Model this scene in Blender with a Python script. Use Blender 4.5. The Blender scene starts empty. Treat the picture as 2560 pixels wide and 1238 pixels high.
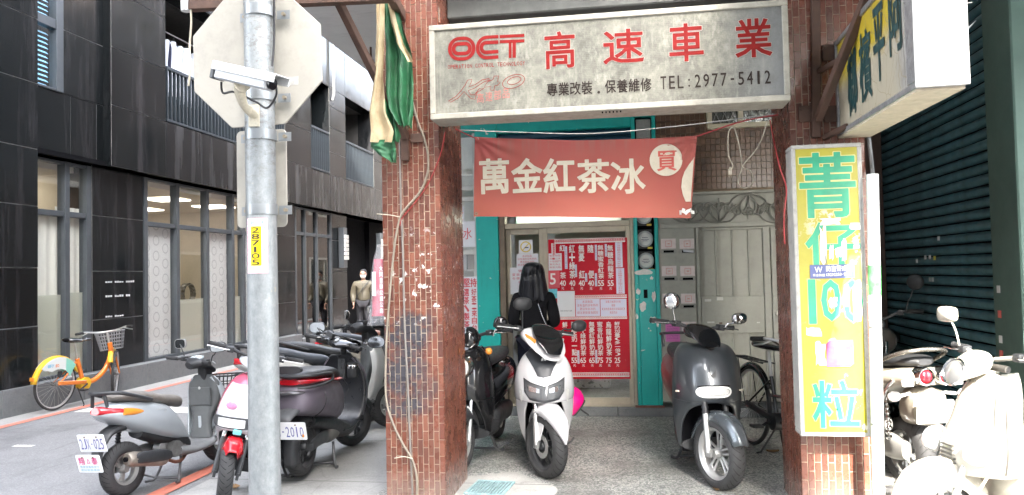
import bpy, bmesh, math, random
from math import sin, cos, pi, radians, atan2, hypot, sqrt
from mathutils import Vector, Matrix, Euler, noise

random.seed(7)
S = bpy.context.scene
C = S.collection

# ---------------------------------------------------------------- camera
FPX, PW, PH = 1900.0, 2560.0, 1238.0
YAW, PITCH, ROLL, EYE = radians(8.9), radians(2.0), radians(1.24), 1.5
_F = Vector((-sin(YAW) * cos(PITCH), cos(YAW) * cos(PITCH), sin(PITCH)))
_R0 = Vector((cos(YAW), sin(YAW), 0))
_U0 = _R0.cross(_F)
_R = _R0 * cos(ROLL) - _U0 * sin(ROLL)
_U = _U0 * cos(ROLL) + _R0 * sin(ROLL)
EYEP = Vector((0, 0, EYE))
cam = bpy.data.cameras.new('camera')
cam.sensor_width = 36.0
cam.lens = 36.0 * FPX / PW
cam.clip_start = 0.05
cam.clip_end = 500
camo = bpy.data.objects.new('camera', cam)
C.objects.link(camo)
camo.matrix_world = Matrix(((_R.x, _U.x, -_F.x, 0), (_R.y, _U.y, -_F.y, 0), (_R.z, _U.z, -_F.z, EYE), (0, 0, 0, 1)))
S.camera = camo

# ---------------------------------------------------------------- sky, sun, exposure
SUN_ELEV, SUN_SIDE = radians(40), radians(9)        # sun behind the viewer, a little to the right
w = bpy.data.worlds.new('World')
S.world = w
w.use_nodes = True
nt = w.node_tree
bgn = nt.nodes['Background']
sky = nt.nodes.new('ShaderNodeTexSky')
sky.sky_type = 'NISHITA'
sky.sun_disc = False
sky.sun_elevation = SUN_ELEV
sky.sun_rotation = pi - SUN_SIDE
sky.air_density = 1.0
sky.dust_density = 4.0
hsv = nt.nodes.new('ShaderNodeHueSaturation')       # hazy, nearly white city sky
hsv.inputs['Saturation'].default_value = 0.4
nt.links.new(sky.outputs[0], hsv.inputs['Color'])
nt.links.new(hsv.outputs[0], bgn.inputs[0])
bgn.inputs[1].default_value = 0.15
sun = bpy.data.lights.new('sun', 'SUN')
sun.energy = 2.0
sun.angle = radians(0.6)
sun.color = (1.0, 0.94, 0.84)
suno = bpy.data.objects.new('sun', sun)
C.objects.link(suno)
LDIR = Vector((-sin(SUN_SIDE) * cos(SUN_ELEV), cos(SUN_SIDE) * cos(SUN_ELEV), -sin(SUN_ELEV)))
suno.rotation_euler = LDIR.to_track_quat('-Z', 'Y').to_euler()
suno.location = (4, -12, 12)
S.view_settings.view_transform = 'Standard'
S.view_settings.look = 'None'
S.view_settings.gamma = 1.0
S.view_settings.use_curve_mapping = False
S.view_settings.exposure = 4.25
S.render.engine = 'CYCLES'
S.cycles.max_bounces = 10
S.cycles.diffuse_bounces = 6

# ---------------------------------------------------------------- helpers
def ray(px, py):
    return _F + _R * ((px - PW / 2) / FPX) + _U * ((PH / 2 - py) / FPX)
def onY(px, py, Y):
    r = ray(px, py); return EYEP + r * (Y / r.y)
def onX(px, py, X):
    r = ray(px, py); return EYEP + r * (X / r.x)
def onZ(px, py, Z=0.0):
    r = ray(px, py); return EYEP + r * ((Z - EYE) / r.z)

def tag(o, label=None, cat=None, group=None, kind=None):
    if label: o['label'] = label
    if cat: o['category'] = cat
    if group: o['group'] = group
    if kind: o['kind'] = kind
    return o

def empty(name, loc=(0, 0, 0), rz=0.0, label=None, cat=None, group=None, parent=None):
    o = bpy.data.objects.new(name, None)
    o.empty_display_size = 0.1
    C.objects.link(o)
    o.location = loc
    o.rotation_euler = (0, 0, rz)
    o.parent = parent
    return tag(o, label, cat, group)

def spline(pts, k=6, closed=False):
    """Catmull-Rom through 2D/3D points"""
    P = [Vector(p) for p in pts]
    n = len(P)
    out = []
    segs = n if closed else n - 1
    for i in range(segs):
        if closed:
            p0, p1, p2, p3 = P[(i - 1) % n], P[i], P[(i + 1) % n], P[(i + 2) % n]
        else:
            p0, p1, p2, p3 = P[max(i - 1, 0)], P[i], P[i + 1], P[min(i + 2, n - 1)]
        for j in range(k):
            t = j / k
            out.append(0.5 * ((2 * p1) + (p2 - p0) * t + (2 * p0 - 5 * p1 + 4 * p2 - p3) * t * t + (3 * p1 - p0 - 3 * p2 + p3) * t ** 3))
    if not closed: out.append(P[-1].copy())
    return out

def lerp(a, b, t): return a + (b - a) * t

def interp(table, t):
    """piecewise linear: table of (t, a, b, c ...)"""
    if t <= table[0][0]: return table[0][1:]
    for p, q in zip(table, table[1:]):
        if t <= q[0]:
            s = (t - p[0]) / (q[0] - p[0])
            s = s * s * (3 - 2 * s) * 0.4 + s * 0.6
            return tuple(lerp(x, y, s) for x, y in zip(p[1:], q[1:]))
    return table[-1][1:]

class MB:
    """collects geometry; build() links it as one mesh object"""
    def __init__(self, M=None):
        self.v = []; self.f = []; self.m = []; self.M = M or Matrix()
    def add(self, vs, fs, mi=0):
        n = len(self.v)
        self.v += [self.M @ Vector(p) for p in vs]
        self.f += [tuple(i + n for i in f) for f in fs]
        self.m += [mi] * len(fs)
        return self
    def box(self, c, s, mi=0, rot=None):
        x, y, z = s[0] / 2, s[1] / 2, s[2] / 2
        vs = [Vector(p) for p in ((-x, -y, -z), (x, -y, -z), (x, y, -z), (-x, y, -z), (-x, -y, z), (x, -y, z), (x, y, z), (-x, y, z))]
        if rot is not None:
            q = Euler(rot).to_matrix() if not isinstance(rot, Matrix) else rot
            vs = [q @ p for p in vs]
        c = Vector(c)
        return self.add([p + c for p in vs], [(0, 3, 2, 1), (4, 5, 6, 7), (0, 1, 5, 4), (1, 2, 6, 5), (2, 3, 7, 6), (3, 0, 4, 7)], mi)
    def b2(self, x0, x1, y0, y1, z0, z1, mi=0):
        return self.box(((x0 + x1) / 2, (y0 + y1) / 2, (z0 + z1) / 2), (abs(x1 - x0), abs(y1 - y0), abs(z1 - z0)), mi)
    def bar(self, a, b, wx, wz, mi=0, up=(0, 0, 1)):
        a, b = Vector(a), Vector(b)
        d = b - a
        q = d.normalized()
        u = Vector(up)
        if abs(q.dot(u)) > 0.98: u = Vector((0, 1, 0))
        s = q.cross(u).normalized(); t = s.cross(q)
        R = Matrix((s, q, t)).transposed()
        return self.box((a + b) / 2, (wx, d.length, wz), mi, R)
    def rings(self, rs, mi=0, cap=True, closed=True):
        n = len(rs[0]); vs = [p for r in rs for p in r]; fs = []
        for i in range(len(rs) - 1):
            for j in range(n if closed else n - 1):
                a, b = i * n + j, i * n + (j + 1) % n
                fs.append((a, b, b + n, a + n))
        if cap and closed:
            fs.append(tuple(reversed(range(n))))
            fs.append(tuple(range((len(rs) - 1) * n, len(rs) * n)))
        return self.add(vs, fs, mi)
    def tube(self, pts, r=0.01, n=8, mi=0, closed=False, k=0, cap=True, flat=1.0):
        P = [Vector(p) for p in pts]
        R = list(r) if isinstance(r, (list, tuple)) else [r] * len(P)
        if k and len(P) > 2:
            Q = spline(P, k, closed); m = len(Q)
            if len(set(R)) > 1:
                R = [lerp(R[min(int(i / k), len(R) - 1)], R[min(int(i / k) + 1, len(R) - 1)], (i % k) / k) for i in range(m)]
            else: R = [R[0]] * m
            P = Q
        rs = []; u = None; m = len(P)
        for i, p in enumerate(P):
            if closed: d = P[(i + 1) % m] - P[i - 1]
            else: d = P[min(i + 1, m - 1)] - P[max(i - 1, 0)]
            d = d.normalized() if d.length > 1e-9 else Vector((0, 0, 1))
            if u is None:
                u = Vector((0, 0, 1)) if abs(d.z) < 0.9 else Vector((0, 1, 0))
            u = (u - d * u.dot(d))
            u = u.normalized() if u.length > 1e-6 else d.orthogonal().normalized()
            s = d.cross(u)
            rs.append([p + (u * cos(2 * pi * j / n) * flat + s * sin(2 * pi * j / n)) * R[i] for j in range(n)])
        if closed:
            nn = len(self.v)
            self.rings(rs, mi, cap=False)
            fs = []
            for j in range(n):
                a, b = (m - 1) * n + j, (m - 1) * n + (j + 1) % n
                fs.append((a + nn, b + nn, (j + 1) % n + nn, j + nn))
            self.f += fs; self.m += [mi] * len(fs)
            return self
        return self.rings(rs, mi, cap)
    def lathe(self, prof, c=(0, 0, 0), axis='z', n=32, mi=0, cap=False, closedprof=False):
        c = Vector(c); rs = []
        for i in range(n):
            a = 2 * pi * i / n; ca, sa = cos(a), sin(a)
            ring = []
            for r, h in prof:
                if axis == 'z': p = Vector((r * ca, r * sa, h))
                elif axis == 'y': p = Vector((r * ca, h, r * sa))
                else: p = Vector((h, r * ca, r * sa))
                ring.append(c + p)
            rs.append(ring)
        m = len(prof); vs = [p for r in rs for p in r]; fs = []
        for i in range(n):
            i2 = (i + 1) % n
            for j in range(m if closedprof else m - 1):
                j2 = (j + 1) % m
                fs.append((i * m + j, i * m + j2, i2 * m + j2, i2 * m + j))
        if cap:
            fs.append(tuple(i * m for i in range(n)))
            fs.append(tuple(i * m + m - 1 for i in reversed(range(n))))
        return self.add(vs, fs, mi)
    def cyl(self, a, b, r, n=16, mi=0, r2=None):
        return self.tube([a, b], [r, r if r2 is None else r2], n, mi)
    def prism(self, pts, fn, d, mi=0):
        """outline in 2D, fn(u, v, depth) -> point"""
        n = len(pts)
        vs = [fn(u, v, 0) for u, v in pts] + [fn(u, v, d) for u, v in pts]
        fs = [tuple(range(n)), tuple(reversed(range(n, 2 * n)))] + [(i, i + n, (i + 1) % n + n, (i + 1) % n) for i in range(n)]
        return self.add(vs, fs, mi)
    def ball(self, c, r, n=12, mi=0):
        rx, ry, rz = (r, r, r) if not isinstance(r, (tuple, list)) else r
        rs = []
        for i in range(1, n):
            a = pi * i / n
            rs.append([Vector((c[0] + rx * sin(a) * cos(2 * pi * j / (n * 2)), c[1] + ry * sin(a) * sin(2 * pi * j / (n * 2)), c[2] - rz * cos(a))) for j in range(n * 2)])
        return self.rings(rs, mi)
    def build(self, name, mats=None, parent=None, bevel=0.0, smooth=0, sub=0, loc=None, rot=None, seg=1, solid=0.0, fixn=True, weld=0.0):
        me = bpy.data.meshes.new(name)
        mats = mats if isinstance(mats, (list, tuple)) else [mats]
        me.from_pydata([tuple(p) for p in self.v], [], self.f)
        for m in mats: me.materials.append(m)
        if len(mats) > 1: me.polygons.foreach_set('material_index', self.m)
        bm = bmesh.new(); bm.from_mesh(me)
        if weld: bmesh.ops.remove_doubles(bm, verts=bm.verts, dist=weld)
        if fixn: bmesh.ops.recalc_face_normals(bm, faces=bm.faces)
        if bevel:
            es = [e for e in bm.edges if len(e.link_faces) == 2 and e.calc_face_angle(0) > 0.5]
            bmesh.ops.bevel(bm, geom=es, offset=bevel, segments=seg, affect='EDGES', clamp_overlap=True, profile=0.6)
        bm.to_mesh(me); bm.free()
        o = bpy.data.objects.new(name, me)
        C.objects.link(o)
        if parent: o.parent = parent
        if loc is not None: o.location = loc
        if rot is not None: o.rotation_euler = rot
        if solid:
            md = o.modifiers.new('thick', 'SOLIDIFY'); md.thickness = solid; md.offset = 0
        if sub:
            md = o.modifiers.new('sub', 'SUBSURF'); md.levels = sub; md.render_levels = sub
        if smooth or sub:
            me.shade_smooth()
            if smooth and not sub: me.set_sharp_from_angle(angle=radians(smooth))
        return o

def copy_part(src, parent=None, loc=None, rot=None):
    o = src.copy()
    C.objects.link(o)
    if parent: o.parent = parent
    if loc is not None: o.location = loc
    if rot is not None: o.rotation_euler = rot
    return o

# ---------------------------------------------------------------- materials
class N:
    """small node-tree helper"""
    def __init__(self, name):
        self.mat = bpy.data.materials.new(name)
        self.mat.use_nodes = True
        self.t = self.mat.node_tree
        self.b = self.t.nodes['Principled BSDF']
        self.L = self.t.links.new
        self._tc = None
    def n(self, ty, **kw):
        x = self.t.nodes.new('ShaderNode' + ty)
        for k, v in kw.items(): setattr(x, k, v)
        return x
    def co(self, kind='Object'):
        if self._tc is None: self._tc = self.n('TexCoord')
        return self._tc.outputs[kind]
    def world(self):
        return self.n('NewGeometry').outputs['Position']
    def map(self, vec, scale=(1, 1, 1), loc=(0, 0, 0), rot=(0, 0, 0)):
        m = self.n('Mapping'); self.L(vec, m.inputs[0])
        m.inputs['Scale'].default_value = scale; m.inputs['Location'].default_value = loc; m.inputs['Rotation'].default_value = rot
        return m.outputs[0]
    def noise(self, vec, scale=5, detail=4, rough=0.6, dist=0.0, out=0):
        x = self.n('TexNoise'); self.L(vec, x.inputs['Vector'])
        x.inputs['Scale'].default_value = scale; x.inputs['Detail'].default_value = detail
        x.inputs['Roughness'].default_value = rough; x.inputs['Distortion'].default_value = dist
        return x.outputs[out]
    def voro(self, vec, scale=5, feature='F1', out='Distance'):
        x = self.n('TexVoronoi', feature=feature); self.L(vec, x.inputs['Vector']); x.inputs['Scale'].default_value = scale
        return x.outputs[out]
    def ramp(self, fac, stops, interp='LINEAR'):
        r = self.n('ValToRGB'); self.L(fac, r.inputs[0])
        cr = r.color_ramp; cr.interpolation = interp
        while len(cr.elements) < len(stops): cr.elements.new(0.5)
        for e, (p, c) in zip(cr.elements, stops):
            e.position = p
            e.color = (c, c, c, 1) if isinstance(c, (int, float)) else (*c, 1)
        return r.outputs[0]
    def mix(self, fac, a, b, mode='MIX'):
        m = self.n('Mix', data_type='RGBA', blend_type=mode)
        for sock, v in ((m.inputs[0], fac), (m.inputs[6], a), (m.inputs[7], b)):
            if hasattr(v, 'links'): self.L(v, sock)
            elif isinstance(v, (int, float)): sock.default_value = v if sock == m.inputs[0] else (v, v, v, 1)
            else: sock.default_value = (*v, 1)
        return m.outputs[2]
    def math(self, op, a, b=0.0, c=None, clamp=False):
        m = self.n('Math', operation=op); m.use_clamp = clamp
        for i, v in enumerate((a, b) if c is None else (a, b, c)):
            if hasattr(v, 'links'): self.L(v, m.inputs[i])
            else: m.inputs[i].default_value = v
        return m.outputs[0]
    def sep(self, vec):
        s = self.n('SeparateXYZ'); self.L(vec, s.inputs[0]); return s.outputs
    def color(self, c):
        if hasattr(c, 'links'): self.L(c, self.b.inputs['Base Color'])
        else: self.b.inputs['Base Color'].default_value = (*c, 1)
        return self
    def set(self, key, v):
        s = self.b.inputs[key]
        if hasattr(v, 'links'): self.L(v, s)
        elif isinstance(v, tuple): s.default_value = (*v, 1)
        else: s.default_value = v
        return self
    def bump(self, h, strength=0.3, dist=0.01):
        b = self.n('Bump'); self.L(h, b.inputs['Height'])
        b.inputs['Strength'].default_value = strength; b.inputs['Distance'].default_value = dist
        self.L(b.outputs[0], self.b.inputs['Normal'])
        return self

_MC = {}
def paint(name, col, rough=0.45, metal=0.0, var=0.15, scale=6.0, coat=0.0, grime=0.0, bump=0.0, bscale=60, spec=0.5):
    """paint / plastic / metal with uneven tone, grime and fine relief"""
    if name in _MC: return _MC[name]
    k = N(name)
    v = k.co('Object')
    f = k.noise(v, scale, 5, 0.65)
    dark = tuple(c * (1 - var) for c in col); lite = tuple(min(1, c * (1 + var * 0.6)) for c in col)
    c = k.ramp(f, [(0.3, dark), (0.7, lite)])
    if grime:
        g = k.ramp(k.noise(v, scale * 2.3, 8, 0.75), [(0.5, 0.0), (0.75, grime)])
        c = k.mix(g, c, tuple(x * 0.3 + 0.02 for x in col))
    k.color(c)
    k.set('Roughness', k.ramp(k.noise(v, scale * 3, 4), [(0.3, max(0.02, rough - (0.02 if coat else 0.08))), (0.7, min(1, rough + (0.03 if coat else 0.1)))]))
    k.set('Metallic', metal)
    if coat: k.set('Coat Weight', coat); k.set('Coat Roughness', 0.04)
    k.set('Specular IOR Level', spec)
    if bump: k.bump(k.noise(v, bscale, 4), bump, 0.004)
    _MC[name] = k.mat
    return k.mat

def emit(name, col, s):
    if name in _MC: return _MC[name]
    k = N(name); k.color(col); k.set('Emission Color', col); k.set('Emission Strength', s)
    _MC[name] = k.mat
    return k.mat

def glass(name, col=(0.97, 0.97, 0.96), rough=0.0, alpha=0.25):
    """window pane: reflecting sheet that lets the room behind through"""
    if name in _MC: return _MC[name]
    k = N(name)
    tr = k.n('BsdfTransparent'); tr.inputs[0].default_value = (*col, 1)
    gl = k.n('BsdfGlossy'); gl.inputs['Roughness'].default_value = rough; gl.inputs[0].default_value = (1, 1, 1, 1)
    fr = k.n('LayerWeight'); fr.inputs[0].default_value = 0.5
    ms = k.n('MixShader')
    k.L(k.math('MULTIPLY_ADD', k.math('POWER', fr.outputs['Facing'], 4.0), 0.9, 0.04 + alpha * 0.1, clamp=True), ms.inputs[0]); k.L(tr.outputs[0], ms.inputs[1]); k.L(gl.outputs[0], ms.inputs[2])
    k.L(ms.outputs[0], k.t.nodes['Material Output'].inputs[0])
    _MC[name] = k.mat
    return k.mat

# ---------------------------------------------------------------- lettering
_GL = {}
def glyph(ch, off=0.0):
    key = (ch, off)
    if key in _GL: return _GL[key]
    cu = bpy.data.curves.new('type', 'FONT')
    cu.body = ch; cu.size = 1; cu.offset = off; cu.resolution_u = 2; cu.fill_mode = 'FRONT'
    o = bpy.data.objects.new('type', cu)
    me = bpy.data.meshes.new_from_object(o)
    vs = [(p.co.x, p.co.y) for p in me.vertices]
    fs = [tuple(p.vertices) for p in me.polygons]
    bpy.data.objects.remove(o); bpy.data.meshes.remove(me)
    if vs:
        x0, x1 = min(p[0] for p in vs), max(p[0] for p in vs)
        y0, y1 = min(p[1] for p in vs), max(p[1] for p in vs)
        W_, H_ = max(x1 - x0, 1e-6), max(y1 - y0, 1e-6)
        vs = [((p[0] - x0) / W_, (p[1] - y0) / H_) for p in vs]
    _GL[key] = (vs, fs)
    return _GL[key]

def letters(name, items, fn, mat, parent=None, off=0.02, label=None, split=False):
    """items: (text, u0, u1, v0, v1) boxes in the print plane; fn(u, v) -> point; off thickens the strokes"""
    if split:
        return [letters(name, [it], fn, mat, parent, off, label) for it in items]
    mb = MB()
    for ch, u0, u1, v0, v1 in items:
        vs, fs = glyph(ch)
        if not vs: continue
        P = [(u0 + (u1 - u0) * a, v0 + (v1 - v0) * b) for a, b in vs]
        mb.add([fn(*p) for p in P], fs)
        if off > 0:
            wd = off * 0.6 * (v1 - v0); cnt = {}
            for f in fs:
                for a, b in zip(f, f[1:] + f[:1]):
                    k = (min(a, b), max(a, b)); cnt[k] = cnt.get(k, 0) + 1
            um, vm = (u0 + u1) / 2, (v0 + v1) / 2; e = 1e-4
            n = (fn(um + e, vm) - fn(um - e, vm)).cross(fn(um, vm + e) - fn(um, vm - e)).normalized()
            i = 0
            for (a, b), c in cnt.items():
                if c != 1: continue
                A, B = Vector(P[a]), Vector(P[b]); d = B - A
                if d.length < 1e-7: continue
                d.normalize(); q = Vector((-d.y, d.x)) * wd; d = d * wd * 0.7; i += 1
                up = n * (0.0003 + 0.00012 * (i * 7 % 9))
                mb.add([fn(*(A - d - q)) + up, fn(*(B + d - q)) + up, fn(*(B + d + q)) + up, fn(*(A - d + q)) + up], [(0, 1, 2, 3)])
    o = mb.build(name, mat, parent, fixn=False)
    if label: o['label'] = label
    if len(items) > 1: o['kind'] = 'stuff'
    return o

def column_text(s, u0, u1, v1, v0, gap=0.12):
    """characters stacked downwards between v1 (top) and v0 (bottom)"""
    n = len(s); st = (v1 - v0) / n
    out = []
    for i, ch in enumerate(s):
        if ch == ' ': continue
        top = v1 - i * st
        if ch == '1': out.append((ch, lerp(u0, u1, .3), lerp(u0, u1, .62), top - st * (1 - gap), top))
        elif ch in '一-': out.append((ch, u0, u1, top - st * 0.58, top - st * 0.44))
        else: out.append((ch, u0, u1, top - st * (1 - gap), top))
    return out

def row_text(s, u0, u1, v0, v1, gap=0.12):
    n = len(s); st = (u1 - u0) / n
    out = []
    for i, ch in enumerate(s):
        a, b, c, d = u0 + i * st, u0 + (i + 1 - gap) * st, v0, v1
        if ch == ' ': continue
        if ch == '1': a, b = lerp(a, b, .3), lerp(a, b, .62)
        if ch in '·-': a, b, c, d = lerp(a, b, .25), lerp(a, b, .75), lerp(c, d, .44), lerp(c, d, .56)
        out.append((ch, a, b, c, d))
    return out

def stroke(mb, pts, wd, fn, closed=False, mi=0):
    """flat ribbon along 2D points"""
    P = [Vector((p[0], p[1])) for p in pts]; n = len(P); vs = []; fs = []
    for i, p in enumerate(P):
        d = (P[(i + 1) % n] - P[i - 1]) if closed else (P[min(i + 1, n - 1)] - P[max(i - 1, 0)])
        d = d.normalized() if d.length > 1e-9 else Vector((1, 0))
        q = Vector((-d.y, d.x)) * wd / 2
        vs += [fn(*(p + q)), fn(*(p - q))]
    for i in range(n if closed else n - 1):
        j = (i + 1) % n
        fs.append((2 * i, 2 * i + 1, 2 * j + 1, 2 * j))
    mb.add(vs, fs, mi)
# ================================================================ ground
def m_asphalt():
    k = N('asphalt'); v = k.world()
    f = k.noise(v, 1.2, 6, 0.7); g = k.noise(v, 75, 4, 0.8)
    c = k.mix(k.ramp(f, [(0.3, 0.0), (0.75, 0.65)]), (0.16, 0.16, 0.165), (0.225, 0.225, 0.228))
    c = k.mix(k.ramp(g, [(0.5, 0.0), (0.7, 0.7)]), c, (0.3, 0.3, 0.3))
    c = k.mix(k.ramp(g, [(0.3, 0.7), (0.45, 0.0)]), c, (0.09, 0.09, 0.092))
    st = k.ramp(k.noise(k.map(v, (3, 0.5, 1)), 1.6, 6, 0.7), [(0.56, 0.0), (0.72, 0.6)])
    c = k.mix(st, c, (0.085, 0.085, 0.087))
    oil = k.math('MULTIPLY', k.ramp(k.noise(v, 0.9, 3, 0.5), [(0.56, 0.0), (0.64, 0.5)]), k.ramp(k.noise(v, 7, 6, 0.7), [(0.35, 0.2), (0.6, 1.0)]))
    c = k.mix(oil, c, (0.07, 0.07, 0.075))
    ck = k.voro(k.mix(0.25, k.map(v, (0.55, 0.3, 1)), k.n('TexNoise').outputs[1]), 0.8, 'DISTANCE_TO_EDGE')
    c = k.mix(k.math('MULTIPLY', k.ramp(ck, [(0.0, 0.7), (0.006, 0.0)]), k.ramp(k.noise(v, 0.7, 2), [(0.5, 0.0), (0.6, 1.0)])), c, (0.05, 0.05, 0.05))
    k.color(c).set('Roughness', 0.85); k.bump(g, 0.8, 0.008)
    return k.mat
def m_concrete(name, a, b, sc=2.0, crack=True, wet=0.0):
    k = N(name); v = k.world()
    f = k.noise(v, sc, 8, 0.7); g = k.noise(v, 90, 3)
    c = k.ramp(f, [(0.3, a), (0.7, b)])
    c = k.mix(k.ramp(k.noise(v, sc * 2.7, 8, 0.8), [(0.52, 0.0), (0.74, 0.55)]), c, tuple(x * 0.45 for x in a))
    c = k.mix(k.ramp(g, [(0.4, 0.0), (0.75, 0.35)]), c, tuple(x * 0.5 for x in a))
    if crack:
        jt = k.math('FRACT', k.math('DIVIDE', k.sep(v)[1], 1.35)); c = k.mix(k.math('MULTIPLY', k.math('LESS_THAN', jt, 0.009), 0.75), c, (0.05, 0.048, 0.045))
        c = k.mix(k.ramp(k.noise(v, 34, 3), [(0.64, 0.0), (0.7, 0.5)]), c, tuple(x * 0.5 for x in a))
        cr = k.ramp(k.voro(k.mix(0.12, k.map(v, (0.9, 0.7, 1)), k.n('TexNoise').outputs[1]), 1.1, 'DISTANCE_TO_EDGE'), [(0.0, 0.22), (0.006, 0.0)])
        c = k.mix(cr, c, (0.06, 0.055, 0.05))
    k.color(c).set('Roughness', k.ramp(f, [(0.3, 0.6), (0.7, 0.85)])); k.bump(g, 0.35, 0.004)
    return k.mat
def m_terrazzo():
    k = N('terrazzo'); v = k.world()
    vv = k.map(v, (1, 1, 1), (0, 0, 0.37))
    d = k.n('TexNoise'); k.L(vv, d.inputs['Vector']); d.inputs['Scale'].default_value = 9
    vd = k.mix(0.06, vv, d.outputs[1])
    ch = k.n('TexVoronoi'); k.L(vd, ch.inputs['Vector']); ch.inputs['Scale'].default_value = 88; ch.inputs['Randomness'].default_value = 1
    r = k.sep(ch.outputs['Color'])[0]
    edge = k.voro(vd, 88, 'DISTANCE_TO_EDGE')
    chip = k.ramp(r, [(0.0, (0.12, 0.13, 0.125)), (0.26, (0.24, 0.25, 0.24)), (0.42, (0.5, 0.49, 0.46)), (0.7, (0.6, 0.58, 0.54)), (0.9, (0.36, 0.37, 0.35))], 'CONSTANT')
    c = k.mix(k.ramp(edge, [(0.0, 0.85), (0.12, 0.0)]), chip, (0.085, 0.1, 0.095))
    dirt = k.ramp(k.noise(v, 1.3, 7, 0.75), [(0.42, 0.0), (0.68, 0.85)])
    c = k.mix(dirt, c, (0.1, 0.1, 0.09))
    k.color(c).set('Roughness', k.ramp(k.noise(v, 3, 5), [(0.3, 0.3), (0.7, 0.6)])); k.bump(edge, 0.15, 0.003)
    return k.mat
M_ASPH = m_asphalt()
M_CONC = m_concrete('pavement_concrete', (0.24, 0.24, 0.232), (0.35, 0.346, 0.332), 1.6)
M_CONC2 = m_concrete('drain_concrete', (0.36, 0.355, 0.33), (0.5, 0.49, 0.46), 3.0)
M_TERR = m_terrazzo()

def sheet(name, x0, x1, y0, y1, z, m, nx=1, ny=1):
    mb = MB(); vs = []; fs = []
    for i in range(nx + 1):
        for j in range(ny + 1): vs.append((lerp(x0, x1, i / nx), lerp(y0, y1, j / ny), z))
    for i in range(nx):
        for j in range(ny):
            a = i * (ny + 1) + j; fs.append((a, a + ny + 1, a + ny + 2, a + 1))
    mb.add(vs, fs)
    return tag(mb.build(name, m, fixn=False), kind='structure')

sheet('ground', -150, 150, -150, 150, -0.012, m_concrete('far_ground', (0.22, 0.22, 0.215), (0.3, 0.3, 0.29), 0.4))
sheet('road', -60, 60, -6.0, 3.4, -0.008, M_ASPH)
sheet('alley_road', -6.62, -3.2, 3.4, 60, -0.008, M_ASPH)
sheet('pavement', -3.2, -1.78, 3.4, 40, -0.004, M_CONC)
sheet('pavement_strip', -7.2, -6.62, 3.4, 40, -0.004, M_CONC)
sheet('arcade_floor', -1.78, 2.6, 4.05, 8.02, 0.0, M_TERR)
sheet('front_pavement', -1.78, 6, 3.4, 4.05, -0.004, M_CONC)
# pale concrete patch round the floor drain
mb = MB(); P = []
for i in range(40):
    a = 2 * pi * i / 40
    P.append((-1.02 + 0.42 * cos(a) * (1 + 0.15 * sin(3 * a + 1)), 5.2 + 0.5 * sin(a) * (1 + 0.12 * cos(5 * a)), 0.004))
mb.add(P, [tuple(range(40))]); tag(mb.build('floor_patch', M_CONC2, fixn=False), kind='structure')

def m_linepaint(name, col, wear=0.5):
    k = N(name); v = k.world()
    g = k.ramp(k.noise(v, 26, 6, 0.75), [(wear - 0.06, 0.0), (wear + 0.12, 1.0)])
    k.color(k.mix(g, col, (0.1, 0.095, 0.095))).set('Roughness', 0.75); k.bump(k.noise(v, 140, 3), 0.4, 0.004)
    return k.mat
M_RED = m_linepaint('red_line_paint', (0.5, 0.16, 0.11), 0.62)
M_WHT = m_linepaint('white_line_paint', (0.62, 0.62, 0.58), 0.56)
for x0, x1 in ((-6.7, -6.59), (-3.42, -3.29)):
    sheet('road_marking', x0, x1, 3.4, 40, -0.003 if x0 < -5 else 0.001, M_RED)
sheet('road_marking', -6.5, -5.0, 8.05, 8.42, -0.003, M_WHT)
sheet('road_marking', -5.75, -5.55, 6.32, 6.39, -0.003, M_WHT)
sheet('road_marking', -5.0, -4.75, 9.9, 10.02, -0.003, M_WHT)

# ================================================================ black granite building
def m_granite():
    k = N('black_granite'); v = k.co('Object'); wv = k.world()
    oi = k.n('ObjectInfo')
    sp = k.noise(wv, 320, 2, 0.5)
    base = k.mix(oi.outputs['Random'], (0.0028, 0.0036, 0.0042), (0.0066, 0.008, 0.0088))
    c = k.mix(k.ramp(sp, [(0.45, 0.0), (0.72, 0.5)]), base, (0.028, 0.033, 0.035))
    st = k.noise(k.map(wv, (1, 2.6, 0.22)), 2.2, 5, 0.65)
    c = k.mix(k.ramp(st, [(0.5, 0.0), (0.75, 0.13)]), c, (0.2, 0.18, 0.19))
    k.color(c)
    k.set('Roughness', k.ramp(k.noise(wv, 2.2, 6, 0.7), [(0.3, 0.07), (0.75, 0.3)]))
    k.set('Specular IOR Level', 0.32)
    k.bump(k.noise(wv, 1.1, 2), 0.05, 0.02)
    return k.mat
M_GRAN = m_granite()
def m_granite_streak():
    k = N('streaked_granite'); wv = k.world()
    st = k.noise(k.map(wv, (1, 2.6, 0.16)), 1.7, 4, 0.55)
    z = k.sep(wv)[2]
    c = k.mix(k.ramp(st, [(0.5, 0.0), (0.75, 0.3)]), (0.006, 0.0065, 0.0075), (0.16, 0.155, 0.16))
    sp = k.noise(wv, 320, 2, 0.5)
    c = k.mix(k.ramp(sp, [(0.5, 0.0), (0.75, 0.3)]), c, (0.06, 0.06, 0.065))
    k.color(c).set('Roughness', k.ramp(st, [(0.3, 0.1), (0.7, 0.4)])).set('Specular IOR Level', 0.32)
    return k.mat
M_STRK = m_granite_streak()
M_CAULK = paint('panel_joint', (0.32, 0.32, 0.31), 0.8, grime=0.7)
M_ALU = paint('dark_grey_aluminium', (0.075, 0.085, 0.095), 0.42, 0.35, 0.12)
M_PLINTH = m_concrete('plinth_granite', (0.12, 0.127, 0.13), (0.175, 0.182, 0.186), 6, crack=False)
M_GLASS = glass('window_glass')
M_GLASSD = glass('dark_window_glass', (0.25, 0.28, 0.3), 0.0)
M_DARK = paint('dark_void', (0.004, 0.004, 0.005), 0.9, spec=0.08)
M_CREAM = paint('cream_wall', (0.62, 0.56, 0.45), 0.8, var=0.06)
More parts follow.
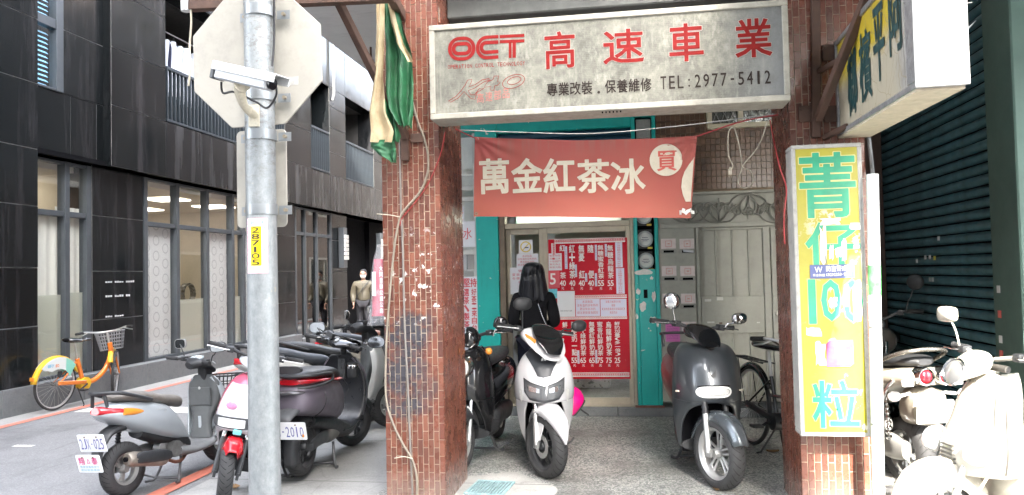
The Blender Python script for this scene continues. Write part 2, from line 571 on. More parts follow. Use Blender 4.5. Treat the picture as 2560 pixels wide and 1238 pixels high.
M_CEIL = paint('office_ceiling', (0.58, 0.52, 0.42), 0.85, var=0.05)
M_LAMP = emit('ceiling_lamp', (1.0, 0.95, 0.85), 0.38)
XF = -7.05

GB = empty('granite_building', (XF, 12, 0), label='black polished granite apartment building along the alley with balconies and shop windows', cat='building')
GO = Vector((XF, 12, 0))
def gpart(mb, name, m, **kw):
    mb.v = [p - GO for p in mb.v]
    return mb.build(name, m, GB, **kw)
def panel(y0, y1, z0, z1, x, m=None, g=0.005):
    mb = MB(); j = random.uniform(-0.0015, 0.0015)
    mb.b2(x - 0.008, x + j, y0 + g, y1 - g, z0 + g, z1 - g)
    o = gpart(mb, 'stone_panel', m or M_GRAN, bevel=0.002)
    return o
def panels(ys, zs, x, m=None):
    mb = MB(); mb.b2(x - 0.012, x - 0.009, ys[0] + .004, ys[-1] - .004, zs[0] + .004, zs[-1] - .004); gpart(mb, 'joint_filler', M_CAULK)
    for a, b in zip(ys, ys[1:]):
        for c, d in zip(zs, zs[1:]): panel(a, b, c, d, x, m)
ZL = [0.31, 1.0, 1.66, 2.42, 3.1]
ZU = [3.95, 4.76, 5.56, 6.0]
# backing walls
mb = MB()
mb.b2(XF - 0.35, XF - 0.022, 3.0, 8.15, 0, 9.5)                     # left block
mb.b2(XF - 0.45, XF - 0.092, 8.15, 9.4, 3.1, 3.93); mb.b2(XF - 0.45, XF - 0.092, 8.62, 9.4, 3.93, 9.5); mb.b2(XF - 0.45, XF - 0.35, 8.15, 8.62, 3.93, 9.5)                   # window bay spandrel
mb.b2(XF - 0.4, XF - 0.022 + 0.05, 9.4, 10.64, 3.1, 9.5)
mb.b2(XF - 0.4, XF - 0.022 + 0.05, 10.64, 14.72, 3.1, 3.93)
mb.b2(XF - 0.4, XF - 0.022 + 0.05, 14.72, 16.0, 3.1, 6.05)
mb.b2(XF - 0.4, XF - 0.022 + 0.05, 16.0, 24, 3.1, 3.93)
mb.b2(XF - 0.4, XF - 0.022 + 0.05, 17.08, 18.1, 3.93, 6.05)
mb.b2(XF - 0.4, XF - 0.022 + 0.05, 20.2, 24, 3.93, 6.05)
mb.b2(XF - 0.4, XF - 0.022 + 0.05, 10.64, 24, 6.05, 7.2)
mb.b2(XF - 0.5, XF - 0.172, 9.26, 10.36, 0, 3.1)                     # ground floor piers
mb.b2(XF - 0.5, XF - 0.172, 14.25, 15.55, 0, 3.1)
mb.b2(XF - 0.5, XF - 0.172, 17.62, 18.6, 0, 3.1)
gpart(mb, 'wall', M_GRAN)
mb = MB()   # body of the building behind, soffit
mb.b2(-16, XF - 0.02, 8.16, 24, 3.1, 3.16)
mb.b2(-16, -11.2, 3, 24, 0, 9.4); mb.b2(-11.2, XF - 0.36, 3, 7.9, 0, 9.4); mb.b2(-11.2, XF - 0.4, 21.0, 24, 0, 9.4)
mb.b2(-16, XF - 0.45, 3, 24, 9.4, 9.5)
gpart(mb, 'body', M_DARK)
XP = XF + 0.05
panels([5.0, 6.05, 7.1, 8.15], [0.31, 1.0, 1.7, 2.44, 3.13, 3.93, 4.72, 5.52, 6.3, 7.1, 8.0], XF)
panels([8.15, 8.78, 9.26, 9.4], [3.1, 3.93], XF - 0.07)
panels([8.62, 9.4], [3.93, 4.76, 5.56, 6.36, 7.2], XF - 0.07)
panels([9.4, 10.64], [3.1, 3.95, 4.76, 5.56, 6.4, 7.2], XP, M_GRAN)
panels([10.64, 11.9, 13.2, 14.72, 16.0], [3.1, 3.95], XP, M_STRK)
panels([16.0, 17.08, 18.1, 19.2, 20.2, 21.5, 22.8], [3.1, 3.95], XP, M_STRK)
panels([14.72, 16.0], [3.95, 4.76, 5.56, 6.05], XP)
panels([17.08, 18.1], [3.95, 4.5, 5.1, 5.6, 6.05], XP)
panels([20.2, 21.5, 22.8], [3.95, 4.76, 5.56, 6.05], XP)
panels([10.64, 11.9, 13.2, 14.72, 16.0, 17.08, 18.1, 19.2, 20.2, 21.5, 22.8], [6.05, 7.2], XP)
panels([9.26, 9.4], [0.31, 1.0, 1.66, 2.42, 3.1], XF - 0.14)
panels([9.4, 10.36], [0.31, 1.0, 1.66, 2.42, 3.1], XF - 0.15)
panels([14.25, 15.55], [0.31, 1.0, 1.66, 2.42, 3.1], XF - 0.15)
panels([17.62, 18.6], [0.31, 1.0, 1.66, 2.42, 3.1], XF - 0.15)
# parapet above the copper rail
mb = MB()
for a, b in zip([10.64, 12.6, 14.6, 16.6, 18.6, 20.6], [12.6, 14.6, 16.6, 18.6, 20.6, 22.8]):
    mb2 = MB(); mb2.b2(XF - 0.1, XF - 0.02, a + 0.01, b - 0.01, 7.26, 8.6)
    gpart(mb2, 'parapet_panel', paint('pale_parapet', (0.42, 0.39, 0.35), 0.25, 0, 0.12), bevel=0.004)
mb2 = MB(); mb2.b2(XF - 0.1, XF + 0.09, 10.64, 22.8, 7.2, 7.26); gpart(mb2, 'copper_rail', paint('copper_rail', (0.2, 0.1, 0.07), 0.35, 0.6), bevel=0.006)
mb2 = MB(); mb2.tube([(XF + 0.12, 17.2, 7.3), (XF + 0.12, 17.2, 5.9), (XF + 0.08, 17.2, 5.75)], 0.035, 10); gpart(mb2, 'downpipe', paint('grey_pipe', (0.16, 0.165, 0.17), 0.4, 0.3), smooth=40)
for i in range(6):
    mb2 = MB(); mb2.b2(XF - 0.02, XF + 0.03, 18.5, 20.2, 7.42 + i * 0.11, 7.49 + i * 0.11); gpart(mb2, 'vent_slat', paint('pale_parapet', (0.42, 0.39, 0.35), 0.25))
# plinth blocks
ys = [3.0, 4.6, 6.2, 7.6, 8.9, 10.2, 11.5, 12.8, 14.1, 15.5]
for a, b in zip(ys, ys[1:]):
    mb2 = MB(); mb2.b2(XF - 0.5, XF + random.uniform(0.02, 0.024), a + 0.003, b - 0.003, -0.01, 0.31); gpart(mb2, 'plinth_block', M_PLINTH, bevel=0.006)
mb2 = MB(); mb2.b2(XF - 0.5, XF + 0.03, 15.5, 17.62, -0.01, 0.2); mb2.b2(XF - 0.5, XF + 0.03, 17.62, 18.6, -0.01, 0.31); gpart(mb2, 'plinth_block', M_PLINTH, bevel=0.006)

def shopwindow(ys, zs, x, wdt=0.07, dep=0.1, gm=None, films=None):
    """frame bars and panes between the given mullion centres and transom heights"""
    for y in ys:
        mb = MB(); mb.b2(x - dep / 2, x + dep / 2, y - wdt / 2, y + wdt / 2, zs[0], zs[-1]); gpart(mb, 'mullion', M_ALU, bevel=0.004)
    for a, b in zip(ys, ys[1:]):
        for z in zs[1:-1]:
            mb = MB(); mb.b2(x - dep * 0.4, x + dep * 0.4, a + wdt / 2, b - wdt / 2, z - 0.035, z + 0.035); gpart(mb, 'transom', M_ALU, bevel=0.004)
        for z in (zs[0] + 0.02, zs[-1] - 0.02):
            mb = MB(); mb.b2(x - dep * 0.4, x + dep * 0.4, a + wdt / 2, b - wdt / 2, z - 0.02, z + 0.02); gpart(mb, 'frame_rail', M_ALU, bevel=0.004)
        for c, d in zip(zs, zs[1:]):
            mb = MB(); mb.b2(x - 0.004, x + 0.004, a + wdt / 2 - 0.005, b - wdt / 2 + 0.005, c + 0.03, d - 0.03)
            gpart(mb, 'pane', gm or M_GLASS)
XW = XF - 0.2
yB = [8.17, onX(159, 700, XW).y, 9.2]
shopwindow(yB, [0.31, 2.4, 3.08], XW, 0.085, 0.12)
yD = [10.42, onX(438, 700, XW).y, onX(513, 700, XW).y, onX(577, 700, XW).y, 13.35, 14.2]
shopwindow(yD, [0.31, 2.38, 3.08], XW, 0.085, 0.12)
yE = [15.6, 16.1, 16.75, 17.58]
shopwindow(yE, [0.2, 2.5, 3.08], XW, 0.08, 0.1, M_GLASSD)
# room behind
mb = MB()
mb.b2(-11.2, XF - 0.3, 8.0, 15.5, 0.25, 0.3)
mb.b2(-11.2, -11.1, 8.0, 15.5, 0.3, 3.08)
mb.b2(-11.1, XF - 0.5, 7.9, 8.0, 0.3, 3.08); mb.b2(-11.1, XF - 0.5, 15.4, 15.5, 0.3, 3.08)
mb.b2(-11.1, XF - 0.55, 9.3, 10.3, 0.3, 3.0)
gpart(mb, 'room_wall', M_CREAM)
mb = MB(); mb.b2(-11.1, XF - 0.42, 8.0, 15.4, 3.0, 3.08); gpart(mb, 'room_ceiling', M_CEIL)
for y in (8.8, 11.0, 12.6, 14.2):
    for x in (-8.3, -9.9):
        mb = MB(); mb.b2(x - 0.3, x + 0.3, y - 0.3, y + 0.3, 2.975, 2.995); gpart(mb, 'ceiling_lamp', M_LAMP)
M_CURT = paint('white_curtain', (0.78, 0.78, 0.72), 0.85, var=0.06)
def wavy(y0, y1, z0, z1, x, amp, n, m, name):
    mb = MB(); vs = []; fs = []; K = int((y1 - y0) * n * 8) + 2
    for i in range(K + 1):
        y = lerp(y0, y1, i / K); dx = amp * sin(y * n * 2 * pi) + amp * 0.5 * sin(y * n * 4.3 + 1)
        vs += [(x + dx, y, z0), (x + dx * 0.7, y, z1)]
    for i in range(K): fs.append((2 * i, 2 * i + 2, 2 * i + 3, 2 * i + 1))
    mb.add(vs, fs); return gpart(mb, name, m, smooth=60, fixn=False)
wavy(8.1, 8.72, 0.32, 2.42, XW - 0.05, 0.012, 6, M_CURT, 'curtain')
wavy(8.72, 9.3, 0.32, 2.5, XW - 0.06, 0.012, 6, M_CURT, 'curtain')
def m_film():
    k = N('frosted_film'); tr = k.n('BsdfTransparent'); tl = k.n('BsdfTranslucent'); df = k.n('BsdfDiffuse'); a = k.n('MixShader'); b = k.n('MixShader')
    for x in (tl, df): x.inputs[0].default_value = (0.76, 0.78, 0.71, 1)
    a.inputs[0].default_value = 0.5; b.inputs[0].default_value = 0.62
    k.L(tl.outputs[0], a.inputs[1]); k.L(df.outputs[0], a.inputs[2]); k.L(tr.outputs[0], b.inputs[1]); k.L(a.outputs[0], b.inputs[2]); k.L(b.outputs[0], k.t.nodes['Material Output'].inputs[0])
    return k.mat
M_FILM = m_film()
def film(y0, y1, z0, z1, m=None):
    mb = MB(); mb.b2(XW - 0.012, XW - 0.008, y0, y1, z0, z1); return gpart(mb, 'frosted_film', m or M_FILM)
film(8.2, yB[1] - 0.04, 0.34, 1.36); film(yB[1] + 0.04, 9.16, 0.34, 1.38)
film(yD[1] + 0.05, yD[2] - 0.05, 0.34, 1.2); film(yD[3] + 0.05, yD[4] - 0.05, 0.34, 1.2)
def m_rings():
    k = N('ring_pattern_blind'); s = k.sep(k.world())
    fy = k.math('FRACT', k.math('MULTIPLY', s[1], 4.2)); 
    row = k.math('FLOOR', k.math('MULTIPLY', s[1], 4.2))
    fz = k.math('FRACT', k.math('ADD', k.math('MULTIPLY', s[2], 4.2), k.math('MULTIPLY', row, 0.5)))
    dx = k.math('SUBTRACT', fy, 0.5); dz = k.math('SUBTRACT', fz, 0.5)
    d = k.math('SQRT', k.math('ADD', k.math('MULTIPLY', dx, dx), k.math('MULTIPLY', dz, dz)))
    r = k.ramp(k.math('ABSOLUTE', k.math('SUBTRACT', d, 0.3)), [(0.025, 1.0), (0.05, 0.0)])
    k.color(k.mix(r, (0.7, 0.71, 0.71), (0.46, 0.47, 0.48))).set('Roughness', 0.6)
    return k.mat
M_RING = m_rings()
for i in (0, 2, 4):
    mb = MB(); mb.b2(XW - 0.07, XW - 0.06, yD[i] + 0.03, yD[i + 1] - 0.03, 0.33, 2.36); gpart(mb, 'patterned_blind', M_RING)
mb = MB(); mb.b2(XW - 1.6, XW - 1.2, 11.3, 11.45, 0.3, 2.3); mb.b2(XW - 1.5, XW - 1.4, 12.9, 13.2, 0.3, 2.2); gpart(mb, 'room_partition', paint('beige_partition', (0.62, 0.55, 0.42), 0.7))
mb = MB(); mb.b2(XW - 2.6, XW - 2.0, 11.2, 14, 0.3, 1.5); gpart(mb, 'counter', paint('beige_partition', (0.62, 0.55, 0.42), 0.7), bevel=0.01)
mb = MB(); hc = onX(468, 735, XW - .45)
mb.lathe([(.17, -.05), (.19, -.04), (.19, .05), (.17, .06), (.16, 0)], hc, 'x', 28, closedprof=True); gpart(mb, 'hair_dryer_hood', paint('dark_chrome', (.2, .19, .17), .25, .8), smooth=50)
mb = MB(); mb.tube([hc + Vector((0, 0, -.18)), (hc.x, hc.y, .3)], .02, 8); gpart(mb, 'hair_dryer_stand', paint('dark_chrome', (.2, .19, .17), .25, .8))
# small entrance and dark room behind the far windows
mb = MB(); mb.b2(-11.1, XF - 0.5, 18.7, 20.9, 0, 3.1); gpart(mb, 'dark_entrance', M_DARK)
mb = MB(); mb.b2(XF - 0.75, XF - 0.3, 15.56, 17.6, 0.2, 3.08); gpart(mb, 'dark_room', M_DARK)
# upper window of the bay (blue blind whose slats glow by themselves to look lit)
XU = XF - 0.1
M_BLUE = emit('glowing_blue_blind', (0.3, 0.62, 0.9), 0.05)
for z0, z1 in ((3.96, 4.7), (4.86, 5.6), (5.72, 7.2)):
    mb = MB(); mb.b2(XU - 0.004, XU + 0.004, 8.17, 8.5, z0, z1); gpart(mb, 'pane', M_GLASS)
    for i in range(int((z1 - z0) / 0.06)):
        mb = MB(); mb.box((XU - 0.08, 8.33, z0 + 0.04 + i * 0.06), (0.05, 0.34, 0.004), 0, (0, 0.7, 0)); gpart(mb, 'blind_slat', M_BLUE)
mb = MB(); mb.b2(XU - 0.05, XU + 0.06, 8.5, 8.62, 3.93, 7.3); mb.b2(XU - 0.05, XU + 0.05, 8.16, 8.5, 4.72, 4.84); mb.b2(XU - 0.05, XU + 0.05, 8.16, 8.5, 3.93, 3.96); mb.b2(XU - 0.05, XU + 0.05, 8.16, 8.5, 5.62, 5.7)
gpart(mb, 'window_frame', M_ALU, bevel=0.004)
# balconies: recess boxes and railings
M_RAIL = paint('railing_paint', (0.024, 0.032, 0.04), 0.45, 0.2)
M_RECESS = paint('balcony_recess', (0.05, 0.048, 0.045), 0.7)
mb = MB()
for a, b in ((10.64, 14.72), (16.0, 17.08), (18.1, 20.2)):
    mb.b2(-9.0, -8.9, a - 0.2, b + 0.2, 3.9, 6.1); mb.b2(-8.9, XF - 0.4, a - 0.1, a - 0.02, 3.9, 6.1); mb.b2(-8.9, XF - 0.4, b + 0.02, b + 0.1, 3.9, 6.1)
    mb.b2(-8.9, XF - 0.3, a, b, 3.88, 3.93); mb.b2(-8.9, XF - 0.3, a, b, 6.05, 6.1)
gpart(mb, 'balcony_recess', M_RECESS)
mb = MB(); mb.b2(-8.88, -8.84, 11.0, 11.9, 3.95, 5.9); mb.b2(-8.88, -8.84, 12.2, 13.2, 4.6, 5.8); gpart(mb, 'balcony_door', paint('balcony_door', (0.33, 0.31, 0.26), 0.5))
def railing(y0, y1, z0, z1, x, pitch=0.105):
    mb = MB(); mb.b2(x - 0.03, x + 0.03, y0, y1, z1 - 0.05, z1); mb.b2(x - 0.025, x + 0.025, y0, y1, z0, z0 + 0.04); gpart(mb, 'handrail', M_RAIL, bevel=0.004)
    n = int((y1 - y0) / pitch); proto = None
    for i in range(n + 1):
        y = y0 + 0.02 + i * (y1 - y0 - 0.04) / n
        if proto is None:
            b = MB(); b.box((0, 0, (z1 - z0) / 2), (0.05, 0.022, z1 - z0 - 0.09)); proto = b.build('baluster', M_RAIL, GB, bevel=0.002); o = proto
        else: o = copy_part(proto, GB)
        o.location = Vector((x, y, z0)) - GO
railing(10.68, 12.9, 3.97, 4.83, XF + 0.02); railing(13.0, 14.7, 3.97, 4.83, XF + 0.02)
railing(16.03, 17.05, 3.97, 4.95, XF + 0.02); railing(18.13, 20.17, 3.97, 4.95, XF + 0.02)
# wall lamps at the entrance
for y in (18.12, 20.95):
    mb = MB(); mb.b2(XF - 0.14, XF + 0.0, y - 0.12, y + 0.12, 1.75, 2.75)
    l = gpart(mb, 'wall_lamp', M_ALU, bevel=0.006)
    for i in range(6):
        b = MB(); b.b2(XF + 0.0, XF + 0.05, y - 0.1, y + 0.1, 1.95 + i * 0.105, 2.04 + i * 0.105); b.v = [p - GO for p in b.v]
        b.build('lamp_glass', paint('lamp_glass', (0.5, 0.5, 0.47), 0.3), l, bevel=0.004)
# engraved house sign on the pier, small silver print
mb = MB()
for zz, n in ((1.5, 14), (1.3, 11), (1.02, 8)):
    for i in range(n):
        if i % 5 == 3: continue
        y = 9.53 + i * 0.048; mb.b2(XF - 0.15, XF - 0.145, y, y + 0.034, zz, zz + random.uniform(0.018, 0.03))
gpart(mb, 'sign_print', paint('silver_print', (0.5, 0.5, 0.5), 0.4))

# ================================================================ arcade building
Yf = 8.05
AB = empty('arcade_building', (0, Yf, 0), label='brown tiled shophouse whose upper floor overhangs the arcade and its teal framed shopfront', cat='building')
AO = Vector((0, Yf, 0))
def apart(mb, name, m, parent=None, **kw):
    mb.v = [p - AO for p in mb.v]
    return mb.build(name, m, parent or AB, **kw)
def m_soffit():
    k = N('soffit_paint'); v = k.world()
    c = k.ramp(k.noise(v, 1.3, 6, 0.7), [(0.3, (0.55, 0.55, 0.53)), (0.7, (0.66, 0.66, 0.63))])
    c = k.mix(k.ramp(k.noise(k.map(v, (0.4, 2, 1)), 2.4, 8, 0.8), [(0.52, 0), (0.75, 0.5)]), c, (0.2, 0.2, 0.19))
    wv = k.n('TexWave'); k.L(v, wv.inputs[0]); wv.inputs['Scale'].default_value = 5; wv.bands_direction = 'Y'
    k.color(c).set('Roughness', 0.8); k.bump(wv.outputs[1], 0.12, 0.01)
    return k.mat
M_SOFF = m_soffit()
def m_mosaic(name, a, b, grout):
    k = N(name); oi = k.n('NewGeometry')
    r = oi.outputs['Random Per Island']
    c = k.ramp(r, [(0.0, a), (0.5, b), (1.0, tuple(x * 0.6 for x in a))])
    k.color(c).set('Roughness', 0.3); return k.mat
M_WALL2 = paint('brown_wall_tile', (0.2, 0.13, 0.09), 0.5, grime=0.4)
mb = MB(); mb.b2(-2.6, 9, 4.9, 15, 3.6, 3.72); apart(mb, 'soffit', M_SOFF)
mb = MB(); mb.b2(-2.6, 9, 4.92, 15, 3.72, 7.6); apart(mb, 'upper_wall', paint('grey_upper_wall', (0.22, 0.215, 0.21), 0.6, var=0.2, grime=0.3))
for yy in (5.6, 8.2, 10.8):
    for zz in (4.6,):
        mb = MB(); mb.b2(-2.66, -2.58, yy, yy + 1.5, zz, zz + 1.5); apart(mb, 'window_frame', paint('side_window', (0.55, 0.55, 0.52), 0.3))
        mb = MB(); mb.b2(-2.68, -2.65, yy + 0.08, yy + 1.42, zz + 0.08, zz + 1.42); apart(mb, 'pane', M_GLASSD)
mb = MB(); mb.b2(-2.5, 9, 11.5, 15, 0, 3.6); mb.b2(-2.5, -1.95, 8.3, 11.5, 0, 3.6); mb.b2(1.62, 9, 8.3, 11.5, 0, 3.6); apart(mb, 'body', M_WALL2)
mb = MB(); mb.b2(-1.235, 0.985, 5.15, 5.45, 3.3, 3.6); apart(mb, 'beam', paint('stained_beam', (0.12, 0.122, 0.115), 0.8, var=0.3, scale=4, grime=0.6), bevel=0.01)
for x0 in (-1.6, 1.0):
    mb = MB(); mb.b2(x0, x0 + 0.3, 5.5, 8.0, 3.35, 3.6); apart(mb, 'beam', M_SOFF, bevel=0.01)
mb = MB(); mb.tube([(0.1, 5.7, 3.6), (0.08, 5.68, 3.45), (0.09, 5.6, 3.3)], 0.008, 6); apart(mb, 'wire', M_DARK)
for x, y in ((-2.3, 6.6), (-2.25, 8.2)):
    mb = MB(); mb.tube([(x, y, 3.6), (x, y, 3.5), (x + 0.03, y, 3.45), (x, y, 3.41), (x - 0.03, y, 3.45)], 0.01, 6); apart(mb, 'hook', paint('rust', (0.1, 0.05, 0.03), 0.7))

# tiled pillars, brick by brick
def m_brick(name, graffiti=False):
    k = N(name); geo = k.n('NewGeometry'); oi = k.n('ObjectInfo'); v = geo.outputs['Position']
    r = k.math('FRACT', k.math('ADD', geo.outputs['Random Per Island'], oi.outputs['Random']))
    c = k.ramp(r, [(0.0, (0.125, 0.04, 0.025)), (0.3, (0.16, 0.053, 0.032)), (0.55, (0.1, 0.034, 0.022)), (0.8, (0.19, 0.068, 0.04)), (1.0, (0.085, 0.032, 0.023))])
    c = k.mix(k.ramp(k.noise(v, 24, 6, 0.75), [(0.48, 0.0), (0.78, 0.55)]), c, (0.08, 0.04, 0.03))
    s = k.sep(v)
    if graffiti:
        n1 = k.math('MULTIPLY', k.math('SUBTRACT', k.noise(v, 5, 6, 0.7), 0.5), 0.5)
        za = k.ramp(k.math('ADD', s[2], n1), [(0.5, 0.0), (0.56, 1.0), (1.2, 1.0), (1.25, 0.0)])
        za.node.color_ramp.elements[0].position = 0.30
        zn = k.math('DIVIDE', k.math('ADD', s[2], n1), 2.0)
        za = k.ramp(zn, [(0.29, 0.0), (0.32, 1.0), (0.6, 1.0), (0.63, 0.0)])
        xa = k.ramp(k.math('ADD', k.math('MULTIPLY', k.math('ADD', s[0], 1.65), 2.0), k.math('MULTIPLY', n1, 1.5)), [(0.5, 1.0), (0.75, 0.0)])
        patch = k.math('MULTIPLY', k.math('MULTIPLY', za, xa), k.ramp(k.noise(v, 11, 5, 0.7), [(0.34, 0.15), (0.5, 0.92)]))
        c = k.mix(patch, c, (0.035, 0.04, 0.05))
        wz = k.ramp(k.math('DIVIDE', s[2], 2.5), [(0.44, 0.0), (0.5, 1.0), (0.68, 1.0), (0.74, 0.0)])
        wh = k.math('MULTIPLY', k.ramp(k.noise(v, 19, 5, 0.6), [(0.63, 0.0), (0.655, 1.0)]), wz)
        c = k.mix(wh, c, (0.7, 0.7, 0.68))
    c = k.mix(k.ramp(k.noise(v, 50, 4, 0.6), [(0.7, 0.0), (0.73, 0.6)]), c, (0.45, 0.4, 0.34))
    dst = k.math('MULTIPLY', k.ramp(s[2], [(0.0, 0.75), (0.25, 0.0)]), k.noise(v, 8, 5))
    c = k.mix(dst, c, (0.3, 0.28, 0.25))
    k.color(c).set('Roughness', k.ramp(k.noise(v, 14, 4), [(0.3, 0.16), (0.75, 0.45)])); k.bump(k.noise(v, 40, 4), 0.12, 0.004)
    return k.mat
M_BRK = m_brick('glazed_brick_tile'); M_BRKG = m_brick('stained_brick_tile', True)
M_GROUT = paint('tile_grout', (0.44, 0.37, 0.28), 0.85, grime=0.6)

def pillar(x0, x1, y0, y1, h, label, m, zlo=0.0, zhi=3.1, side=1):
    P = empty('tiled_pillar', ((x0 + x1) / 2, (y0 + y1) / 2, 0), label=label, cat='pillar')
    O = Vector(((x0 + x1) / 2, (y0 + y1) / 2, 0))
    d = 0.0045
    mb = MB(); mb.b2(x0 + d, x1 - d, y0 + d, y1 - d, 0, h); mb.v = [p - O for p in mb.v]
    mb.build('core', M_GROUT, P)
    bh, gap = 0.107, 0.0048
    bw = (x1 - x0) / 11
    proto = None; n = 0
    def rows(c):
        z = -0.053 * (c % 2)
        out = []
        while z < h:
            a, b = max(z, 0), min(z + bh, h)
            if b - a > 0.02: out.append((a, b))
            z += bh
        return out
    rest = MB()
    for c in range(11):
        for a, b in rows(c):
            xa = x0 + c * bw
            if zlo <= a <= zhi and n < 296:
                if abs(b - a - bh) < 1e-4:
                    if proto is None:
                        q = MB(); q.box((0, 0.006, 0), (bw - gap, 0.013, bh - gap)); proto = q.build('brick', m, P, bevel=0.0016); o = proto
                    else: o = copy_part(proto, P)
                else:
                    q = MB(); q.box((0, 0.006, 0), (bw - gap, 0.013, b - a - gap)); o = q.build('brick', m, P, bevel=0.0016)
                o.location = Vector((xa + bw / 2, y0 + random.uniform(-0.0012, 0.0012), (a + b) / 2)) - O
                o.rotation_euler = (random.uniform(-0.006, 0.006), 0, random.uniform(-0.012, 0.012)); n += 1
            else: rest.box(Vector((xa + bw / 2, y0 + 0.006, (a + b) / 2)) - O, (bw - gap, 0.013, b - a - gap))
    ns = max(1, round((y1 - y0) / bw)); bs = (y1 - y0 - 0.014) / ns
    for xx in (x0, x1):
        for c in range(ns):
            for a, b in rows(c + 1):
                if random.random() < 0.004: continue
                rest.box(Vector((xx + (0.006 if xx == x0 else -0.006) + random.uniform(-0.001, 0.001), y0 + 0.014 + (c + 0.5) * bs, (a + b) / 2)) - O, (0.013, bs - gap, b - a - gap))
    tag(rest.build('brick_facing', m, P), kind='stuff')
    return P
PL = pillar(-1.635, -1.235, 4.87, 5.53, 3.6, 'red brown tiled pillar with dark paint smears left of the white scooter', M_BRKG, 0.0, 2.9)
PR = pillar(0.985, 1.42, 4.87, 5.45, 3.6, 'tiled pillar behind the tall yellow sign right of the shop', M_BRK, -0.1, 0.75)

# ================================================================ shutter building on the right
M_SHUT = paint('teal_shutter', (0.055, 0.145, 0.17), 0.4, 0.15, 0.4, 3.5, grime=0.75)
M_GREENP = paint('dark_green_plaster', (0.07, 0.125, 0.105), 0.6, var=0.25, scale=1.5, grime=0.3)
RB = empty('shutter_building', (2.5, 5.6, 0), label='dark teal roller shuttered shop building with green corner post at the right', cat='building')
RO = Vector((2.5, 5.6, 0))
def rpart(mb, name, m, **kw):
    mb.v = [p - RO for p in mb.v]; return mb.build(name, m, RB, **kw)
mb = MB(); mb.b2(2.56, 9, 5.6, 12, 0, 3.58); rpart(mb, 'body', M_DARK)
mb = MB(); mb.b2(2.47, 2.95, 5.33, 5.73, 0, 4.8); rpart(mb, 'corner_post', M_GREENP, bevel=0.01)
mb = MB(); mb.b2(2.46, 2.55, 8.25, 8.35, 0, 3.58); rpart(mb, 'shutter_guide', M_SHUT)
proto = None
Z = 0.02; pitch = 0.082
prof = [(0.0, 0.0), (0.012, 0.004), (0.03, 0.02), (0.034, 0.04), (0.03, 0.058), (0.012, 0.072), (0.0, 0.0745)]
i = 0
while Z < 3.55:
    if proto is None:
        q = MB(); rs = []
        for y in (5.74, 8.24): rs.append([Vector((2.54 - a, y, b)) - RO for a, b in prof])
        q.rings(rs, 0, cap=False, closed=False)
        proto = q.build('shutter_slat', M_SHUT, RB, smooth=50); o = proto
    else: o = copy_part(proto, RB)
    o.location = (random.uniform(-0.004, 0.003), 0, Z); o.rotation_euler = (random.uniform(-.0015, .0015), random.uniform(-.03, .03), random.uniform(-.0012, .0012)); Z += pitch
mb = MB(); mb.b2(2.535, 2.55, 5.74, 8.24, 0, 3.55); rpart(mb, 'shutter_backing', M_DARK)
proto = None; Z = 0.02
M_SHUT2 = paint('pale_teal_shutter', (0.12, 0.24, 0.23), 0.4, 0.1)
while Z < 4.0:
    if proto is None:
        q = MB(); rs = []
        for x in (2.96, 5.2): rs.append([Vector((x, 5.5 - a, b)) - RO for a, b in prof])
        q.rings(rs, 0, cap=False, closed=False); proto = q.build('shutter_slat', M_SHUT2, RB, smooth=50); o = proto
    else: o = copy_part(proto, RB)
    o.location = (0, 0, Z); Z += pitch
# small stickers on the shutter and post
for y, z, c in ((7.2, 1.52, 0), (7.0, 1.55, 0), (6.9, 1.55, 0), (6.8, 1.54, 1), (6.92, 1.36, 0), (6.86, 1.36, 0), (6.7, 1.7, 0)):
    mb = MB(); mb.b2(2.498, 2.504, y, y + 0.035, z, z + 0.035); rpart(mb, 'sticker', paint('white_sticker', (0.6, 0.6, 0.6), 0.5) if not c else paint('yellow_sticker', (0.7, 0.6, 0.1), 0.5))
for z, c in ((1.3, 0), (1.13, 2), (0.96, 0), (0.86, 2)):
    mb = MB(); mb.b2(2.464, 2.469, 5.62, 5.66, z, z + 0.05); rpart(mb, 'sticker', paint('white_sticker', (0.6, 0.6, 0.6), 0.5) if not c else paint('red_sticker', (0.6, 0.12, 0.1), 0.5))
# facade behind the second bay
mb = MB(); mb.b2(1.55, 2.5, 8.05, 8.3, 0, 3.6); apart(mb, 'side_bay_wall', paint('dark_brown_wall', (0.06, 0.035, 0.025), 0.6))

# ================================================================ buildings across the street (behind the viewer; they shade the place)
M_OPP = paint('opposite_wall', (0.4, 0.39, 0.37), 0.75, var=0.2, scale=0.6)
def opposite(x0, x1, y0, y1, h, label):
    o = empty('opposite_building', ((x0 + x1) / 2, y1, 0), label=label, cat='building')
    O = Vector(((x0 + x1) / 2, y1, 0))
    q = MB(); q.b2(x0, x1, y0, y1, 0, h); q.v = [p - O for p in q.v]; q.build('wall', M_OPP, o)
    nx = int((x1 - x0) / 2.6)
    for i in range(nx):
        for f in range(1, int(h / 3)):
            xx = x0 + 0.6 + i * 2.6
            q = MB(); q.b2(xx, xx + 1.5, y1 - 0.1, y1 + 0.03, f * 3 + 0.9, f * 3 + 2.3); q.v = [p - O for p in q.v]; q.build('window', paint('side_window', (0.55, 0.55, 0.52), 0.3), o)
            q = MB(); q.b2(xx + 0.06, xx + 1.44, y1, y1 + 0.04, f * 3 + 0.96, f * 3 + 2.24); q.v = [p - O for p in q.v]; q.build('pane', M_GLASSD, o)
    return o
opposite(-16, -3.2, -14, -6.5, 20.0, 'long pale apartment row on the far side of the street')
opposite(-3.18, -0.3, -14, -6.6, 26.0, 'slim pale apartment tower on the far side of the street')  # unseen, added and sized to keep direct sun off the alley
opposite(-0.28, 2.9, -14, -6.5, 15.0, 'lower pale apartment house on the far side of the street')
opposite(6.5, 18, -14, -6.5, 14.0, 'separate pale apartment block on the far side of the street')

